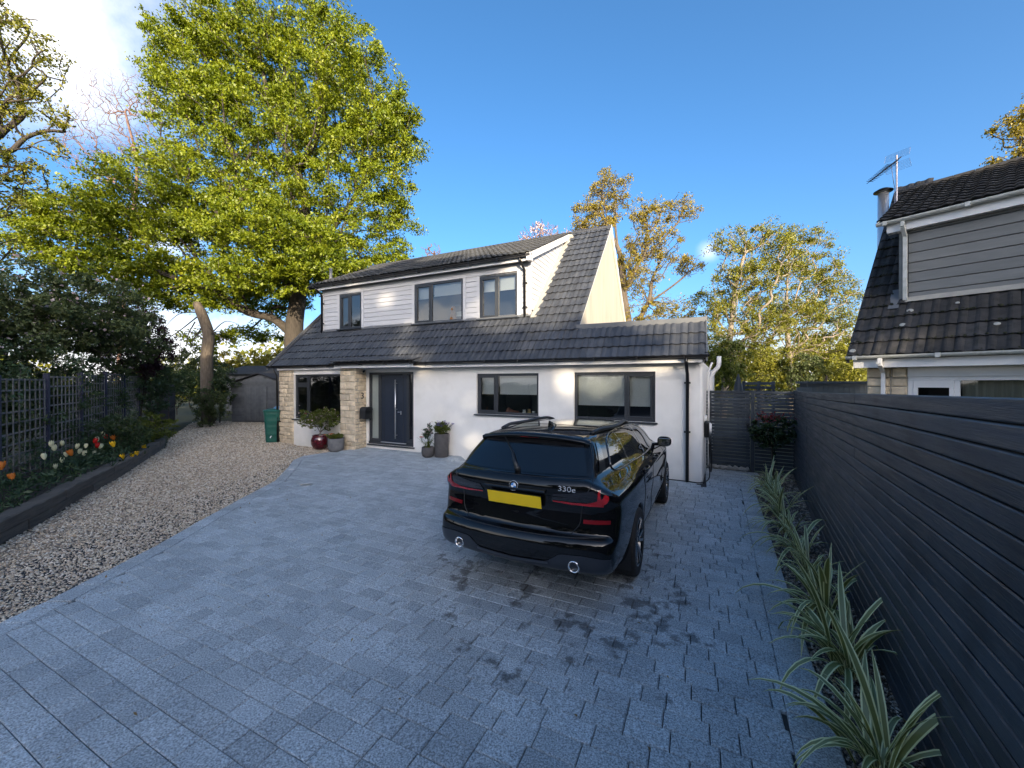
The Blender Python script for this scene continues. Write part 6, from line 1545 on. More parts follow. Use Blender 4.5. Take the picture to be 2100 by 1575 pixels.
tree('woodland_tree', 'leaning sunlit trunk with gold-green crown behind the side gate', 'tree', T, [(1500, 500, 45, 36), (1560, 490, 62, 36), (1530, 580, 72, 60), (1620, 540, 52, 50), (1480, 640, 40, 35), (1560, 670, 70, 42), (1500, 740, 45, 40), (1465, 700, 25, 50)], 21, 800, 25000, .11, 'olivleaf', 'barkpale', .19, clump=.34, leafy=.66)
T = trunk_px([(1622, 800, 24), (1618, 740, 24), (1612, 660, 24), (1616, 580, 24)], 0)
tree('woodland_tree', 'slender pale-trunked tree between the leaning tree and the neighbouring roof', 'tree', T, [(1640, 500, 60, 40), (1670, 560, 70, 50), (1710, 620, 55, 50), (1740, 680, 45, 45), (1620, 640, 70, 50), (1680, 710, 80, 40), (1590, 740, 60, 35), (1745, 600, 25, 30)], 24, 800, 26000, .12, 'olivleaf', 'barkpale', .16, clump=.36, leafy=.66)
T = trunk_px([(1560, 800, 27), (1560, 740, 27), (1590, 680, 27), (1640, 640, 27)], 0)
tree('woodland_tree', 'dark forked tree low between the two pale trunks', 'tree', T, [(1400, 700, 60, 60), (1450, 640, 40, 60), (1560, 640, 60, 60), (1660, 650, 70, 50), (1700, 720, 70, 50), (1540, 740, 80, 45)], 27, 560, 16000, .135, 'olivleaf', 'barkdk', .22, clump=.38, leafy=.6)
T = trunk_px([(1110, 790, 40), (1110, 640, 40), (1112, 540, 40)], 0)
tree('bare_tree', 'pinkish bare treetop showing above the middle of the ridge', 'tree', T, [(1110, 480, 48, 30), (1150, 490, 40, 26), (1080, 500, 30, 20)], 40, 330, 900, .2, 'blossom', 'twigred', .25, r_tip=.02, alpha=.2, clump=.3, leafy=.5)
T = trunk_px([(885, 790, 45), (885, 640, 45), (886, 560, 45)], 0)
tree('bare_tree', 'small bare treetop above the left end of the ridge', 'tree', T, [(885, 515, 24, 18), (895, 530, 24, 14)], 45, 120, 0, .2, None, 'twigred', .2, r_tip=.02, alpha=.2)
T = trunk_px([(2330, 783, 17), (2320, 500, 17), (2290, 350, 17), (2240, 280, 17)], 0)
tree('oak_tree', 'golden oak branch tips over the neighbouring roof at the right edge', 'tree', T, [(2110, 250, 60, 50), (2190, 260, 110, 90), (2080, 330, 70, 24), (2150, 330, 80, 50), (2250, 200, 120, 110)], 17, 420, 17000, .115, 'goldleaf', 'barkdk', .33, clump=.28)
# trees across the lane behind the viewpoint, which throw the evening shade over the drive
for k, (x, y, h, w_, lab) in enumerate([(-22, -33, 20, 5.2, 'tall tree beyond the lane, first of the row from the left'), (-16, -35, 22, 5.2, 'tallest tree beyond the lane, second of the row'), (-10.5, -33, 21.5, 5.0, 'tree beyond the lane, third of the row'), (-5.2, -35, 19.5, 4.8, 'tree beyond the lane, fourth of the row'), (-.4, -33, 18.8, 4.6, 'tree beyond the lane, fifth of the row'), (4.2, -35, 19.4, 4.4, 'tree beyond the lane, sixth of the row'), (9.6, -34, 14.6, 4.0, 'lowest tree beyond the lane, seventh of the row'), (15.2, -32, 18.4, 4.4, 'tree beyond the lane, eighth of the row'), (19.6, -31, 17.6, 4.4, 'tree beyond the lane, ninth of the row'), (25.5, -30, 14.5, 4.6, 'tree beyond the lane, last of the row on the right')]):
    n = 240; q = RNG.normal(size=(n, 3)); q /= np.linalg.norm(q, axis=1)[:, None]; q *= (RNG.random(n) ** .38)[:, None]; cz_ = h * .53; P = np.array((x, y, cz_)) + q * np.array((w_, w_, h * .47))
    tree('roadside_tree', lab, 'tree', [np.array((x, y, 0.)), np.array((x + .2, y, h * .18)), np.array((x, y + .2, h * .35)), np.array((x, y, h * .5))], None, 0, 0, 8600, .72, 'shadeleaf', 'barkdk', .3, clump=.75, group='trees across the lane', sub_=P, wide=.8, keep=.03)

# ================================================================== SHRUBS
C = []
for a in np.linspace(-26, 26, 120):
    k = 110; q = RNG.normal(size=(k, 3)) * np.array((.6, .55, .6)) + np.array((a, -9.5 - .012 * a * a + .5 * math.sin(a * .7), 1.2 + .5 * math.sin(a * 1.3))); q[:, 2] = np.abs(q[:, 2]); C.append(q)
C = np.concatenate(C); hg = leaf_mesh('foliage', C, .30 * RNG.uniform(.6, 1.4, len(C)), 'darkleaf', wide=.8)
lh = tag(empty('lane_hedge', (0, -9.5, 0)), 'dark clipped hedge on the far side of the lane', 'hedge'); parent_keep(link('foliage', hg), lh)
def shrub(name, label, cat, c, r, nleaf, size, leaf, bark='barkdk', natt=120, clump=.10, base=None, wide=.5, group=None, rb=.035, shell=.45, extra=None, droop=0):
    c = np.array(c, float); r = np.array(r, float); q = RNG.normal(size=(natt, 3)); q /= np.linalg.norm(q, axis=1)[:, None]; q *= (RNG.random(natt) ** shell)[:, None]
    rough = 1 + .22 * np.sin(q[:, 0] * 5 + c[0]) * np.cos(q[:, 1] * 4 + c[1]) + RNG.normal(0, .07, natt); P = c + q * r * rough[:, None]
    b = np.array(base if base is not None else (c[0], c[1], c[2] - r[2])); P[:, 2] = np.maximum(P[:, 2], b[2] + .04)
    root = tree(name, label, cat, [b, b * .6 + c * .4 - np.array((0, 0, r[2] * .3))], None, 0, 0, nleaf, size, leaf, bark, rb, r_tip=.004, alpha=.4, clump=clump, sub_=P, wide=wide, group=group, droop=droop)
    for ch_ in root.children:
        if ch_.name.startswith('trunk'): ch_.name = 'stems'
        else: ch_.name = 'foliage'
    if extra:
        nm, nn, sz, mt = extra; pk = RNG.choice(natt, nn); C = P[pk] + RNG.normal(size=(nn, 3)) * clump * 1.1 + np.array((0, 0, .03)); tag(parent_keep(link(nm, leaf_mesh(nm, C, sz * RNG.uniform(.6, 1.3, nn), mt, wide=.9)), root), kind='stuff')
    return root
def pc(px, py, Y): return tuple(pixd(px, py, Y))
# hedge mass over the trellis
shrub('evergreen_hedge', 'dark dense evergreen overhanging the near end of the trellis', 'hedge', (-9.9, 5.9, 1.55), (1.5, 1.9, 1.55), 15000, .085, 'darkleaf', natt=420, clump=.17, base=(-10.2, 6.0, 0))
shrub('evergreen_hedge', 'dark ivy-like evergreen just behind the trellis, left of the purple shrub', 'hedge', (-11.6, 8.9, 1.75), (1.5, 1.6, 1.5), 14000, .085, 'darkleaf', natt=380, clump=.17, base=(-11.7, 9.0, 0))
shrub('evergreen_hedge', 'dark evergreen low behind the middle of the trellis', 'hedge', (-12.7, 10.9, 1.35), (1.5, 1.6, 1.35), 11000, .09, 'darkleaf', natt=300, clump=.17, base=(-12.8, 11.0, 0))
shrub('flowering_shrub', 'tall grey-green shrub dotted with pale pink blossom behind the trellis', 'shrub', pc(90, 640, 10.5), (2.5, 1.6, 1.25), 21000, .10, 'shrubleaf', natt=420, clump=.2, base=(-12.6, 10.6, 0), extra=('blossom', 700, .085, 'blossom'))
shrub('flowering_shrub', 'grey-green blossoming shrub left of the purple-leaved one', 'shrub', pc(215, 680, 12.5), (1.7, 1.4, 1.3), 13000, .10, 'shrubleaf', natt=300, clump=.18, base=(-13.0, 12.6, 0), extra=('blossom', 400, .085, 'blossom'))
shrub('flowering_shrub', 'grey-green shrub at the left edge above the dark hedge', 'shrub', pc(-60, 660, 9), (1.8, 1.4, 1.4), 12000, .10, 'shrubleaf', natt=260, clump=.2, base=(-12.4, 9.0, 0), extra=('blossom', 300, .07, 'blossom'))
shrub('purple_shrub', 'deep purple-leaved shrub above the end of the trellis', 'shrub', pc(288, 705, 14.0), (1.1, 1.0, 1.15), 9000, .10, 'purpleleaf', natt=240, clump=.17, base=(-13.3, 14.0, 0))
shrub('evergreen_hedge', 'dark green filler hedge below the purple shrub behind the trellis', 'hedge', pc(285, 790, 14.6), (1.5, 1.2, 1.2), 9000, .10, 'darkleaf', natt=240, clump=.2, base=(-14.0, 14.6, 0))
shrub('rounded_bush', 'dark rounded rosemary-like bush in the raised bed', 'bush', (-9.55, 9.5, .72), (.62, .75, .62), 9500, .06, 'darkleaf', natt=240, clump=.08, base=(-9.5, 9.4, .25), wide=.3)
shrub('rounded_bush', 'yellow-green mounded bush at the end of the raised bed', 'bush', (-10.75, 11.55, .60), (.62, .85, .52), 8500, .065, 'limeleaf', natt=220, clump=.08, base=(-10.7, 11.5, .2), wide=.4)
shrub('conifer_bush', 'loose grey-green bush at the foot of the lap fence', 'bush', pc(430, 835, 17.8), (.7, .7, .9), 5200, .08, 'shrubleaf', natt=160, clump=.12, base=(-13.7, 17.8, 0))
shrub('conifer_bush', 'dark tall bush between the lap fence and the shed', 'bush', pc(452, 790, 19.6), (.75, .9, 1.15), 7000, .09, 'darkleaf', natt=200, clump=.14, base=(-14.6, 19.6, 0))
shrub('evergreen_hedge', 'dark hedge closing the garden behind the lap fence', 'hedge', pc(360, 790, 24), (2.2, 1.4, 1.2), 8000, .13, 'darkleaf', natt=240, clump=.22, base=(-20.5, 24, 0))
for k, (px, py, Y, rx, rz, lf, lab) in enumerate([(390, 755, 30, 2.6, 2.0, 'shrubleaf', 'grey-green garden tree behind the pollarded trunk'), (480, 760, 34, 3.2, 1.6, 'goldleaf', 'sunlit yellow hedge top behind the shed'), (560, 755, 36, 3.4, 1.9, 'goldleaf', 'sunlit yellow bush behind the left end of the house'), (340, 770, 33, 3, 1.7, 'olivleaf', 'olive hedge top behind the lap fence')]):
    p = pc(px, py, Y); shrub('garden_bush', lab, 'bush', p, (rx, 1.6, rz), 4600, .20, lf, natt=170, clump=.3, base=(p[0], p[1], 0))
for k, (px, py, Y, rx, rz, lf, lab) in enumerate([(1480, 745, 19, 1.1, 1.4, 'limeleaf', 'bright lime bush right beside the white soil pipe'), (1545, 755, 23, 1.9, 1.5, 'olivleaf', 'olive bush over the garden screen'), (1650, 770, 22, 1.6, 1.2, 'shrubleaf', 'grey-green bush left of the garden room'), (1740, 770, 21, 2.0, 1.2, 'olivleaf', 'olive bush behind the garden room')]):
    p = pc(px, py, Y); shrub('garden_bush', lab, 'bush', p, (rx, 1.3, rz), 5200, .13, lf, natt=190, clump=.2, base=(p[0], p[1], 0))
# distant wood closing the horizon
C = []
for a in np.linspace(-1.35, 1.35, 130):
    d_ = 52 + 8 * math.sin(a * 7) + random.uniform(-4, 4); hgt = 2.6 + 1.0 * math.sin(a * 11 + 1) + random.uniform(-.5, .9); x, y = d_ * math.sin(a), d_ * math.cos(a)
    k = 260; q = RNG.normal(size=(k, 3)) * np.array((1.5, 1.2, .42 * hgt)) + np.array((x, y, hgt * .8)); q[:, 2] = np.abs(q[:, 2]); C.append(q)
C = np.concatenate(C); tag(link('distant_wood', leaf_mesh('distant_wood', C, .55 * RNG.uniform(.6, 1.4, len(C)), 'olivleaf', wide=.8)), 'low wooded skyline beyond the gardens', kind='stuff')

# ---- cordyline with spiky head
cp = pixd(1690, 768, 17); cord = tag(empty('cordyline', (cp.x, cp.y, 0)), 'spiky yellow-green cordyline palm above the garden room', 'palm')
m = MB(); m.tube([(cp.x, cp.y, 0), (cp.x + .05, cp.y, cp.z)], [.11, .08], 8); parent_keep(m.build('trunk', 'barkdk', smooth=True), cord)
def blade_mb(L_, w, arch, n=7, twist=0.0, tip=.0, mats=False):
    """arching strap leaf from the origin, bending over +Y"""
    V = []; c = 4 if mats else 2
    for i in range(n + 1):
        t = i / n; a = arch[0] + (arch[1] - arch[0]) * t ** 1.3; 
        if i == 0: y = z = 0.0
        else: y += L_ / n * math.cos(a); z += L_ / n * math.sin(a)
        ww = w * (.55 + .75 * t) if t < .5 else w * (.925) * (1 - ((t - .5) / .5) ** 1.8) + .0008
        fold = ww * .35
        xs_ = (-1, -.60, .60, 1) if mats else (-1, 1)
        for x_ in xs_: V.append((x_ * ww, y - abs(x_) * 0, z + abs(x_) * fold))
    F = [(i * c + j, i * c + j + 1, (i + 1) * c + j + 1, (i + 1) * c + j) for i in range(n) for j in range(c - 1)]
    return V, F
cV, cF = [], []
mb = MB()
for k in range(110):
    V, F = blade_mb(random.uniform(.55, .85), .018, (random.uniform(-.5, 1.5), random.uniform(-1.0, .6)), 4); az = random.uniform(0, 6.283); ca, sa = math.cos(az), math.sin(az)
    mb.add([(cp.x + .05 + x * ca - y * sa, cp.y + x * sa + y * ca, cp.z + z) for x, y, z in V], F)
M['cordleaf'] = leafmat('cordyline_leaf', [(.14, .15, .03), (.22, .21, .05), (.28, .26, .08)], trans=.3)
o = parent_keep(mb.build('crown', 'cordleaf'), cord)

# ================================================================== PLANTED BEDS
# variegated flax, leaf by leaf
M['flaxg'] = leafmat('flax_green', [(.10, .125, .028), (.15, .175, .04), (.20, .205, .05)], trans=.15, gloss=.10)
M['flaxc'] = leafmat('flax_cream_edge', [(.56, .58, .26), (.70, .70, .36), (.64, .65, .30)], trans=.2, gloss=.08)
FLAX = []
for k in range(24):
    L_ = random.uniform(.38, .80); kind = k % 7
    arch = (1.40, random.uniform(.4, 1.1)) if kind < 2 else ((1.25, random.uniform(-.9, -.2)) if kind < 5 else (1.10, random.uniform(-1.5, -.9)))
    V, F = blade_mb(L_, random.uniform(.013, .023), arch, 9, mats=True); m = MB(); m.add(V, F); me = m.mesh('leaf', 'flaxg', smooth=True); me.materials.append(M['flaxc'])
    rev = False
    for i, p in enumerate(me.polygons): e = (i % 3) != 1; p.material_index = int(e != rev)
    FLAX.append((me, kind))
ordn = ['first', 'second', 'third', 'fourth', 'fifth', 'sixth', 'seventh', 'eighth', 'ninth', 'tenth']
flax_at = [(-.28, .21, .92, 34), (.55, .22, 1.1, 32), (1.20, .24, 1.15, 36), (1.95, .28, .85, 30), (2.65, .30, 1.0, 30), (3.45, .36, .85, 32), (4.25, .40, .98, 30), (5.0, .44, .95, 26), (5.75, .48, 1.0, 30), (6.35, .42, .85, 22)]
for k, (t, off, s_, nb_) in enumerate(flax_at):
    p = fpt(t, off); z = gz(p.x, p.y) - .02
    root = tag(empty('flax_plant', (p.x, p.y, z)), 'variegated strap-leaved flax clump, %s from the near end of the fence bed' % ordn[k], 'plant', 'flax plants along the dark fence')
    for i in range(nb_):
        me, kind = random.choice(FLAX); o = link('leaf', me, root); az = random.uniform(0, 6.283)
        # leaves lean away from the fence into the light
        if math.cos(az) * -1 > .5 and random.random() < .5: az += math.pi
        dirx, diry = -math.sin(az), math.cos(az)
        if dirx * FN.x + diry * FN.y < -.55 and kind >= 3: az += math.pi
        o.location = (random.gauss(0, .035), random.gauss(0, .035), 0); sc2 = s_ * random.uniform(.7, 1.15); o.scale = (s_ * random.uniform(.85, 1.15), sc2, sc2); o.rotation_euler = (random.uniform(-.12, .12), random.uniform(-.12, .12), az)
# red-tipped shrub in the corner
q0 = fpt(7.05, .40); z0_ = gz(q0.x, q0.y)
M['nandleaf'] = leafmat('nandina_leaf', [(.014, .030, .014), (.024, .048, .018), (.034, .060, .024)], trans=.15)
nd = shrub('nandina_shrub', 'dark leafy shrub with red tips in the corner by the gate', 'shrub', (q0.x - .03, q0.y, z0_ + .98), (.48, .48, .34), 2600, .075, 'nandleaf', natt=110, clump=.07, base=(q0.x, q0.y, z0_), rb=.018, extra=None, wide=.45)
M['redleaf'] = leafmat('red_young_leaf', [(.10, .012, .018), (.16, .02, .024), (.07, .015, .016)], trans=.2)
C = np.column_stack([RNG.normal(q0.x - .02, .17, 150), RNG.normal(q0.y, .15, 150), z0_ + 1.30 + RNG.normal(0, .05, 150)]); parent_keep(link('red_tips', leaf_mesh('red_tips', C, .06 * RNG.uniform(.6, 1.3, 150), 'redleaf')), nd)

# tulips, each with its stem, cup and leaves
def petal_cup(open_=.0, n=6):
    m = MB()
    for k in range(n):
        a0 = 2 * math.pi * k / n; r_in = 1.0 if k % 2 == 0 else .93; vs = []
        for t in (0, .3, .65, 1):
            rr = (.010, .024, .027 + open_ * .012, .016 + open_ * .030)[(0, .3, .65, 1).index(t)] * r_in; ww = (.25, .62, .62, .12)[(0, .3, .65, 1).index(t)]
            for s in (-1, 0, 1): a = a0 + s * ww; vs.append((rr * (1 if s == 0 else .93) * math.cos(a), rr * (1 if s == 0 else .93) * math.sin(a), t * .062))
        m.add(vs, [(i * 3 + j, i * 3 + j + 1, (i + 1) * 3 + j + 1, (i + 1) * 3 + j) for i in range(3) for j in range(2)])
    return m
TC = {'cream': [(.74, .70, .44), (.82, .79, .56)], 'red': [(.50, .010, .012), (.62, .02, .016)], 'orange': [(.60, .15, .02), (.72, .24, .04)], 'yellow': [(.75, .42, .012), (.82, .52, .02)]}
TME = {}
for c_, v_ in TC.items():
    M['tulip_' + c_] = leafmat('tulip_' + c_, v_, trans=.3); TME[c_] = petal_cup(.55 if c_ in ('yellow', 'orange') else .15).mesh('flower_cup', 'tulip_' + c_, smooth=True)
LME = []
for k in range(5):
    V, F = blade_mb(random.uniform(.20, .30), .022, (1.35, random.uniform(-.1, .8)), 6); m = MB(); m.add(V, F); LME.append(m.mesh('leaf', 'tulipleaf', smooth=True))
TU = {'cream': [(465, 800), (490, 840), (600, 790), (712, 820), (805, 815), (635, 895), (580, 955), (425, 920), (803, 890), (908, 920), (500, 1020), (990, 705), (938, 750), (945, 820), (735, 870)], 'red': [(885, 770), (915, 815), (1020, 730)], 'orange': [(25, 1015), (115, 1115), (1085, 740), (1145, 750), (695, 885)], 'yellow': [(1250, 945), (1280, 1000), (1170, 920), (1395, 835), (1060, 805)]}
TLB = {'cream': ['cream tulip, upper of the leftmost close pair before the trellis', 'cream tulip, lower of the leftmost close pair before the trellis', 'tall lone cream tulip in front of the navy trellis post', 'tall cream tulip directly above the brown-orange tulip', 'tall cream tulip left of the red tulips', 'cream tulip just left of the brown-orange tulip', 'large leaning cream tulip, lowest in the middle of the bed', 'lone cream tulip farthest left under the trellis', 'small cream tulip below the tall one by the red tulips', 'small cream tulip low among the leaves right of centre', 'small cream bud lowest and nearest the sleepers at the left', 'cream tulip above the topmost red tulip', 'cream tulip between the two clumps of red tulips', 'small cream tulip tucked against the lower red tulip', 'cream tulip touching the right of the brown-orange tulip'],
       'red': ['left red tulip of the lower pair', 'lower right red tulip of the pair', 'single topmost red tulip beside the dark bush'], 'orange': ['orange tulip at the very left edge, upper of two', 'orange open tulip low at the left edge of the bed', 'orange tulip right of the topmost red one', 'small orange tulip farthest right under the dark bush', 'brown-orange tulip amid the cream tulips'],
       'yellow': ['yellow open tulip, upper of the pair hanging over the sleepers', 'yellow open tulip, lowest, hanging over the sleeper edge', 'pale yellow tulip left of the overhanging pair', 'yellow tulip farthest along the sleeper edge', 'small yellow tulip in the middle leaves below the orange ones']}
def bed_pos(px, off):
    """where the bearing of px crosses the line lying `off` behind the sleeper front"""
    k = (px - 1050) / 805; best = None
    for i in range(400):
        p, d = polypt(SLEEP, LEN * i / 400 + .001); n_ = Vector((d.y, -d.x)); x, y = p.x - n_.x * off, p.y - n_.y * off
        e = abs(x / max(y, .1) - k)
        if best is None or e < best[0]: best = (e, x, y)
    return best[1], best[2]
for c_, L_ in TU.items():
    for ti, (cx_, cy_) in enumerate(L_):
        px, py = cx_ / 4.6325, cy_ / 4.6325 + 740; off = {'yellow': .03, 'orange': .5}.get(c_, random.uniform(.45, .75)); x, y = bed_pos(px, off); zf = CZ - (py - 783) * y / 805; zs = gz(x, y) + .21
        zf = max(zf, zs - .02 if c_ == 'yellow' else zs + .10); root = tag(empty('tulip', (x, y, zs)), TLB[c_][ti], 'tulip', c_ + ' tulips in the raised bed')
        m = MB(); jx, jy = random.uniform(-.03, .03), random.uniform(-.03, .03); hgt = max(zf - zs - .03, .02); m.tube([(0, 0, -.02), (jx * .5, jy * .5, hgt * .6), (jx, jy, hgt)], .0045, 5); o = m.build('stem', 'tulipleaf', smooth=True); o.parent = root
        fo = link('flower', TME[c_], root); s2 = (1.35 if c_ in ('yellow', 'orange') else 1.2) * random.uniform(.9, 1.15) * (.9 + y * .035); fo.location = (jx, jy, hgt); fo.scale = (s2 * .9, s2 * .9, s2 * 1.2); fo.rotation_euler = (random.uniform(-.35, .35), random.uniform(-.35, .35), random.uniform(0, 6))
        for i in range(4):
            lo_ = link('leaf', random.choice(LME), root); lo_.rotation_euler = (0, 0, random.uniform(0, 6.28)); s3 = random.uniform(.8, 1.25); lo_.scale = (s3, s3, s3); lo_.location = (random.gauss(0, .02), random.gauss(0, .02), 0)
# leafy under-planting of the raised bed
C = []
for i in range(5200):
    s = random.random() ** .8 * LEN; p, d = polypt(SLEEP, min(s, LEN - .01)); n_ = Vector((d.y, -d.x)); off = random.uniform(.15, 1.25); x, y = p.x - n_.x * off, p.y - n_.y * off; hgt = (.05 + .20 * random.random()) * (.5 + .9 * (math.sin(s * 3.1) * .5 + .5)) * (1.6 if off > .8 else 1); C.append((x, y, gz(x, y) + .2 + hgt))
C = np.array(C); tag(link('bed_foliage', leaf_mesh('bed_foliage', C, .085 * RNG.uniform(.5, 1.4, len(C)), 'tulipleaf', wide=.35, up=.1)), 'green low foliage filling the raised bed', kind='stuff')

# a scatter of fallen leaves and bud scales on the paving
qf = np.concatenate([RNG.uniform((-4.0, 1.2), (3.0, 9.5), (150, 2)), RNG.normal((-4.4, 6.5), (.25, 2.6), (70, 2))])
qf = np.array([p for p in qf if inpoly(np.array([toUV(p)]), drive)[0]])
M['litter'] = leafmat('dry_leaf', [(.10, .06, .03), (.22, .14, .06), (.30, .22, .10), (.16, .15, .05)], trans=.1)
C = np.column_stack([qf, gzn(qf) + .010]); fl_ = leaf_mesh('fallen_leaves', C, .028 * RNG.uniform(.5, 1.5, len(C)), 'litter', up=6.0)
tag(link('fallen_leaves', fl_), 'few dry fallen leaves scattered over the paving', kind='stuff')

# ================================================================== POTS BY THE DOOR
M['redpot'] = pmat('ox_blood_glaze', (.085, .006, .012), (.060, .004, .010), rough=.12, scale=6, coat=1)
M['greypot'] = pmat('grey_stone_pot', (.18, .18, .185), (.125, .125, .13), rough=.75, scale=9, bump=.003, c3=(.24, .24, .23), s3=5, w3=.5)
M['charpot'] = pmat('charcoal_fibre_pot', (.060, .056, .056), (.088, .082, .080), rough=.85, scale=14, bump=.004)
def pot(name, label, u, v, prof, mat, hole):
    p = H(u, v, pz(u, v)); root = tag(empty(name, p), label, 'pot')
    m = MB(); m.lathe(prof, (0, 0, 0), 32); o = m.build('pot_body', mat, smooth=True); o.parent = root
    m = MB(); m.lathe([(.0005, hole[1]), (hole[0], hole[1])], (0, 0, 0), 20); o = m.build('compost', 'soil'); o.parent = root
    return p
p = pot('glazed_pot', 'round ox-blood red glazed pot left of the stone pillar', -10.28, -.58, [(.001, .0), (.14, .0), (.20, .05), (.255, .17), (.262, .27), (.235, .36), (.215, .40), (.232, .425), (.222, .43), (.20, .40), (.20, .36)], 'redpot', (.20, .38))
shrub('potted_shrub', 'loose white-flecked green shrub growing in the red pot', 'shrub', (p.x + .02, p.y, p.z + .92), (.62, .55, .30), 3600, .06, 'limeleaf', natt=190, clump=.07, base=(p.x, p.y, p.z + .38), rb=.02, bark='barkpale', wide=.5, shell=.3, extra=('white_bloom', 160, .05, 'blossom'))
p = pot('stone_pot', 'round grey stone-effect pot in front of the pillar', -9.52, -.66, [(.001, .0), (.15, .0), (.20, .04), (.222, .15), (.225, .37), (.228, .39), (.205, .39), (.20, .36)], 'greypot', (.20, .365))
shrub('potted_flowers', 'low green bedding plants filling the grey pot', 'plant', (p.x, p.y, p.z + .45), (.22, .2, .10), 650, .06, 'limeleaf', natt=50, clump=.04, base=(p.x, p.y, p.z + .36), rb=.008)
M['orangebloom'] = leafmat('orange_bloom', TC['orange'], trans=.3)
def flowers(name, label, cx, cy, cz2, n, spread, size, mat, cat='flowers'):
    root = tag(empty(name, (cx, cy, cz2 - .12)), label, cat)
    for i in range(n):
        m = MB(); x, y, z = random.gauss(0, spread), random.gauss(0, spread * .7), random.gauss(.12, spread * .35); m.tube([(x * .3, y * .3, -.02), (x, y, z)], .003, 4); st_ = m.build('stem', 'tulipleaf'); st_.parent = root
        m = MB(); k0 = random.uniform(0, 6)
        for k in range(7): a = k0 + 6.283 * k / 7; m.face([(x, y, z), (x + size * .6 * math.cos(a - .35), y + size * .6 * math.sin(a - .35), z + size * .25), (x + size * math.cos(a), y + size * math.sin(a), z + size * .15), (x + size * .6 * math.cos(a + .35), y + size * .6 * math.sin(a + .35), z + size * .25)])
        o = m.build('bloom', mat); o.parent = root
flowers('orange_flowers', 'orange flowers at the left of the grey pot', p.x - .14, p.y - .05, p.z + .50, 7, .045, .055, 'orangebloom')
p = pot('tall_planter', 'tall charcoal cylinder planter right of the front door', -6.12, -.22, [(.001, 0), (.178, 0), (.188, .02), (.192, .60), (.186, .61), (.172, .60), (.170, .55)], 'charpot', (.171, .565))
shrub('potted_plant', 'leafy green daisy plant in the tall charcoal planter', 'plant', (p.x, p.y, p.z + .76), (.20, .2, .15), 1100, .055, 'limeleaf', natt=80, clump=.05, base=(p.x, p.y, p.z + .56), rb=.01)
M['purplebloom'] = leafmat('violet_bloom', [(.13, .10, .36), (.22, .17, .48), (.30, .26, .55)], trans=.2)
flowers('violet_daisies', 'violet daisies heaped over the tall charcoal planter', p.x + .05, p.y, p.z + .86, 46, .13, .036, 'purplebloom')
p2 = pot('small_planter', 'low rounded charcoal pot in front of the tall planter', -6.42, -.40, [(.001, 0), (.10, 0), (.15, .04), (.172, .14), (.160, .26), (.15, .27), (.14, .26), (.14, .23)], 'charpot', (.142, .24))
lily = tag(empty('strap_plant', (p2.x, p2.y, p2.z + .24)), 'green strap-leaved plant in the low charcoal pot', 'plant')
for k in range(26):
    V, F = blade_mb(random.uniform(.28, .48), .010, (1.3, random.uniform(-.9, .8)), 6); m = MB(); m.add(V, F); o = m.build('leaf', 'limeleaf', smooth=True); o.parent = lily; o.rotation_euler = (0, 0, random.uniform(0, 6.28)); o.location = (random.gauss(0, .03), random.gauss(0, .03), 0)
shrub('flowering_plant', 'dark-leaved plant with white and red flowers above the low pot', 'plant', (p2.x - .02, p2.y + .06, p2.z + .66), (.14, .14, .22), 520, .055, 'darkleaf', natt=50, clump=.04, base=(p2.x, p2.y + .03, p2.z + .24), rb=.007, extra=('white_bloom', 70, .05, 'blossom'))
M['coral'] = leafmat('coral_bloom', [(.55, .14, .12), (.62, .22, .18)], trans=.2)
flowers('coral_flower', 'coral red flower at the left of the low pot', p2.x - .15, p2.y - .02, p2.z + .52, 3, .02, .06, 'coral')

# ================================================================== SMALL THINGS AT THE HOUSE
mbx = tag(empty('mailbox', H(-8.87, VP + .26, 1.0)), 'black arched steel mailbox fixed to the stone pillar', 'mailbox')
mb = MB(); prof = [(-.13, 0), (.13, 0), (.13, .25)] + [(.13 * math.cos(a), .25 + .10 * math.sin(a)) for a in np.linspace(0, math.pi, 12)] + [(-.13, .25)]
def mbpt(a, d, z): return H(-9.0 + d, VP + .25 + a, .95 + z)
n = len(prof); mb.add([mbpt(a, .01, z) for a, z in prof] + [mbpt(a, .23, z) for a, z in prof], [tuple(range(n)), tuple(range(n, 2 * n))[::-1]] + [(i, (i + 1) % n, n + (i + 1) % n, n + i) for i in range(n)])
M['mailblk'] = pmat('charcoal_steel', (.014, .016, .019), rough=.45)
parent_keep(mb.build('box', 'mailblk', bevel=.004), mbx)
mb = MB(); pr2 = [(a * 1.06, z) for a, z in prof if z >= .24]; n = len(pr2); mb.add([mbpt(a, .225, z + .004) for a, z in pr2] + [mbpt(a, .262, z + .004) for a, z in pr2], [tuple(range(n)), tuple(range(n, 2 * n))[::-1]] + [(i, (i + 1) % n, n + (i + 1) % n, n + i) for i in range(n)]); parent_keep(mb.build('hood', 'mailblk', bevel=.003), mbx)
mb = MB(); mb.box(mbpt(-.11, .232, .20), VD * .22, UD * .004, ZD * .03); parent_keep(mb.build('letter_slot', 'blk'), mbx)
cm = tag(empty('security_camera', H(-8.95, -.16, 2.38)), 'small security camera under the porch by the door', 'camera')
mb = MB(); mb.lathe([(.001, .0), (.035, 0), (.035, .05), (.001, .05)], H(-8.90, -.16, 2.39), 14); parent_keep(mb.build('mount', 'white'), cm)
mb = MB(); mb.lathe([(.001, .045), (.028, .04), (.032, .0), (.032, -.06), (.001, -.06)], H(-8.90, -.20, 2.35), 14, axis=-VD * .8 + UD * .4 - ZD * .4); parent_keep(mb.build('camera_head', 'blk', smooth=True), cm)
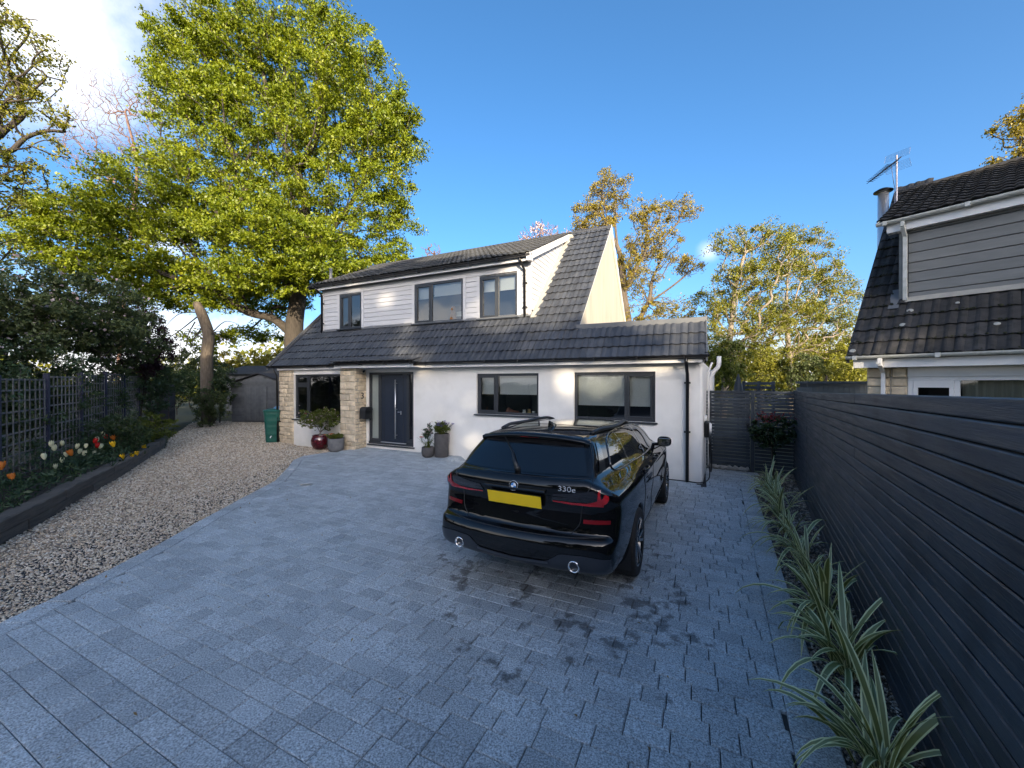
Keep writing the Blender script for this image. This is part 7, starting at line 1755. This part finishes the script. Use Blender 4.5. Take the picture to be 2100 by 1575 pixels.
# car charger and its cable on the flank
cg = tag(empty('car_charger', sd(.55, .05, 1.0)), 'wall-mounted black and white car charger on the house corner', 'charger')
mb = MB(); a0 = sd(.42, .0, .86); mb.box(a0, side(.9) - side(.58), UD * .10, ZD * .34); parent_keep(mb.build('unit', 'blk', bevel=.03), cg)
mb = MB(); mb.lathe([(.001, .03), (.10, .025), (.125, .0), (.125, -.03)], sd(.62, .115, 1.04), 20, axis=UD); parent_keep(mb.build('cover', 'white', smooth=True), cg)
mb = MB(); mb.box(sd(.44, .0, 1.22), side(.84) - side(.58), UD * .05, ZD * .10); parent_keep(mb.build('isolator', 'white', bevel=.01), cg)
for k in range(2):
    mb = MB(); mb.tube(catmull([tuple(sd(.50 + .1 * k, .09, .87)), tuple(sd(.46 + .2 * k, .13, .55)), tuple(sd(.50 + .15 * k, .14, .22)), tuple(sd(.62, .12, .12)), tuple(sd(.72, .10, .35)), tuple(sd(.66, .09, .7))], 8, False), .011, 7); parent_keep(mb.build('cable', 'blk', smooth=True), cg)
mb = MB(); mb.tube(catmull([tuple(sd(.5, .1, .25)), tuple(sd(.3, .10, .04)), tuple(H(.06, -.06, .016)), tuple(H(-.25, -.05, .016)), tuple(H(-1.0, -.03, .016)), tuple(H(-1.9, -.02, .016))], 8, False), .010, 6); parent_keep(mb.build('ground_cable', 'blk', smooth=True), cg)
# crumpled draught sack under the gate
M['sack'] = pmat('grey_sacking', (.34, .33, .30), (.20, .195, .18), rough=.95, scale=9, bump=.012, bscale=25)
mb = MB(); pts = []; rr = []
for k in range(22): t = .12 + .86 * k / 21; q_ = gpt(t, .10 + .02 * math.sin(k * 1.7)); pts.append((q_.x, q_.y, .045 + .012 * math.sin(k * 2.3))); rr.append(.052 + .016 * math.sin(k * 1.9) + random.uniform(-.006, .006))
rr[0] = rr[-1] = .012; mb.tube(pts, rr, 10); v2 = [tuple(np.array(p) + RNG.normal(0, .006, 3)) for p in mb.v]; mb.v = v2
tag(mb.build('sand_sack', 'sack', smooth=True), 'crumpled grey sacking laid along the foot of the gate', 'sack')
# things standing inside on the window boards
M['ginger'] = pmat('ginger_fur', (.30, .13, .04), (.20, .08, .025), rough=.9, scale=30)
def blob_mesh(name, balls, h, mat, k=.02):
    B = np.array([b[:3] for b in balls]); Rb = np.array([b[3] for b in balls])
    def f(P):
        d = np.linalg.norm(P[:, None] - B[None], axis=2) - Rb; return -k * np.log(np.exp(-d / k).sum(1))
    lo = (B - Rb[:, None]).min(0) - .03; hi = (B + Rb[:, None]).max(0) + .03; v, fc = surface_nets(f, lo, hi, h); return npmesh(name, v, fc, mat, smooth=True)
cat_ = link('cat', blob_mesh('cat', [(0, 0, .09, .085), (.0, .0, .17, .07), (.01, -.01, .25, .05), (.02, -.03, .31, .055), (.03, -.075, .30, .022), (-.01, -.02, .365, .016), (.055, -.03, .365, .016), (-.008, -.02, .352, .02), (.05, -.03, .352, .02), (.03, -.07, .05, .026), (-.02, -.07, .05, .026), (.08, .03, .03, .024), (.11, -.02, .025, .02), (.10, -.07, .022, .018)], .012, 'ginger')); cat_.location = H(-6.62, 1.08, 3.86); cat_.rotation_euler = (0, 0, YAW); cat_.scale = (1.1, 1.1, 1.1)
tag(cat_, 'ginger cat sitting on the sill of the wide dormer window', 'cat')
M['paleshade'] = pmat('pale_card', (.72, .72, .70), rough=.8)
mb = MB(); mb.hb(-6.60, -6.24, 1.22, 1.24, 3.88, 4.16); tag(mb.build('white_board', 'paleshade'), 'white board behind the cat in the dormer window', 'board')
mb = MB()
for a, b, c, d in ((-6.98, -6.56, 4.40, 4.44), (-6.98, -6.56, 3.88, 3.92), (-6.98, -6.94, 3.92, 4.40), (-6.60, -6.56, 3.92, 4.40)): mb.hb(a, b, 1.5, 1.53, c, d)
tag(mb.build('picture_frame', 'blk'), 'dark empty frame standing inside the wide dormer window', 'frame')
def jug(name, label, cat, u, v, z, r, h, mat, prof=None):
    mb = MB(); mb.lathe(prof or [(.001, 0), (r * .8, 0), (r, h * .35), (r * .75, h * .75), (r * .85, h), (r * .7, h * .97)], H(u, v, z), 14); return tag(mb.build(name, mat, smooth=True), label, cat)
M['ochre'] = pmat('ochre_pottery', (.40, .28, .12), rough=.5)
M['terra'] = pmat('terracotta_ware', (.22, .075, .045), rough=.5)
zsil = 1.215
jug('white_jug', 'white jug, left of the two on the sill of the left kitchen window', 'jug', -3.92, .20, zsil, .05, .13, 'paleshade'); jug('white_jug', 'small white jug, right-hand one on the sill of the left kitchen window', 'jug', -3.66, .20, zsil, .045, .10, 'paleshade')
jug('ochre_pot', 'ochre pot between the two white jugs on the sill', 'pot', -3.79, .22, zsil, .05, .15, 'ochre')
ob2 = link('teapot_ornament', blob_mesh('ornament', [(0, 0, .06, .06), (.10, 0, .05, .045), (-.07, 0, .13, .045), (.17, 0, .06, .025), (-.10, 0, .06, .05)], .012, 'terra')); ob2.location = H(-4.28, .22, zsil); tag(ob2, 'terracotta ornament in the middle of the kitchen sill', 'ornament')
for u, lab in ((-4.95, 'small brass ornament at the left of the kitchen sill'), (-4.74, 'small brass ornament beside the kitchen window mullion')): jug('brass_ornament', lab, 'ornament', u, .20, zsil, .03, .09, 'ochre')
M['redplastic'] = pmat('red_plastic', (.40, .05, .06), rough=.4)
jug('red_bottle', 'red bottle standing inside the small casement of the front bay', 'bottle', -11.72, .02, .83, .05, .26, 'redplastic', [(.001, 0), (.05, 0), (.055, .05), (.05, .18), (.025, .22), (.02, .26), (.001, .26)])
jug('white_cup', 'small white cup beside the red bottle in the bay window', 'cup', -11.56, .02, .83, .04, .09, 'paleshade')
hp = tag(empty('house_plant', H(-10.5, .45, .5)), 'leafy houseplant standing inside the front bay window', 'plant')
mb = MB()
for k in range(40):
    V, F = blade_mb(random.uniform(.5, .9), .022, (random.uniform(.9, 1.5), random.uniform(-.8, .3)), 6); az = random.uniform(0, 6.28); ca, sa = math.cos(az), math.sin(az); b0_ = H(-10.5, .55, .55); mb.add([(b0_.x + x * ca - y * sa, b0_.y + x * sa + y * ca, b0_.z + z * .95) for x, y, z in V], F)
parent_keep(mb.build('fronds', 'limeleaf', smooth=True), hp)
mb = MB(); mb.lathe([(.001, 0), (.12, 0), (.15, .3), (.13, .3)], H(-10.5, .55, .25), 16); parent_keep(mb.build('plant_pot', 'charpot', smooth=True), hp)
mb = MB(); mb.lathe([(.001, 0), (.13, .02), (.16, .12), (.001, .26)], H(-9.98, .3, .86), 10); tag(mb.build('yellow_cushion', 'ochre', smooth=True), 'mustard cushion just inside the bay window by the pillar', 'cushion')
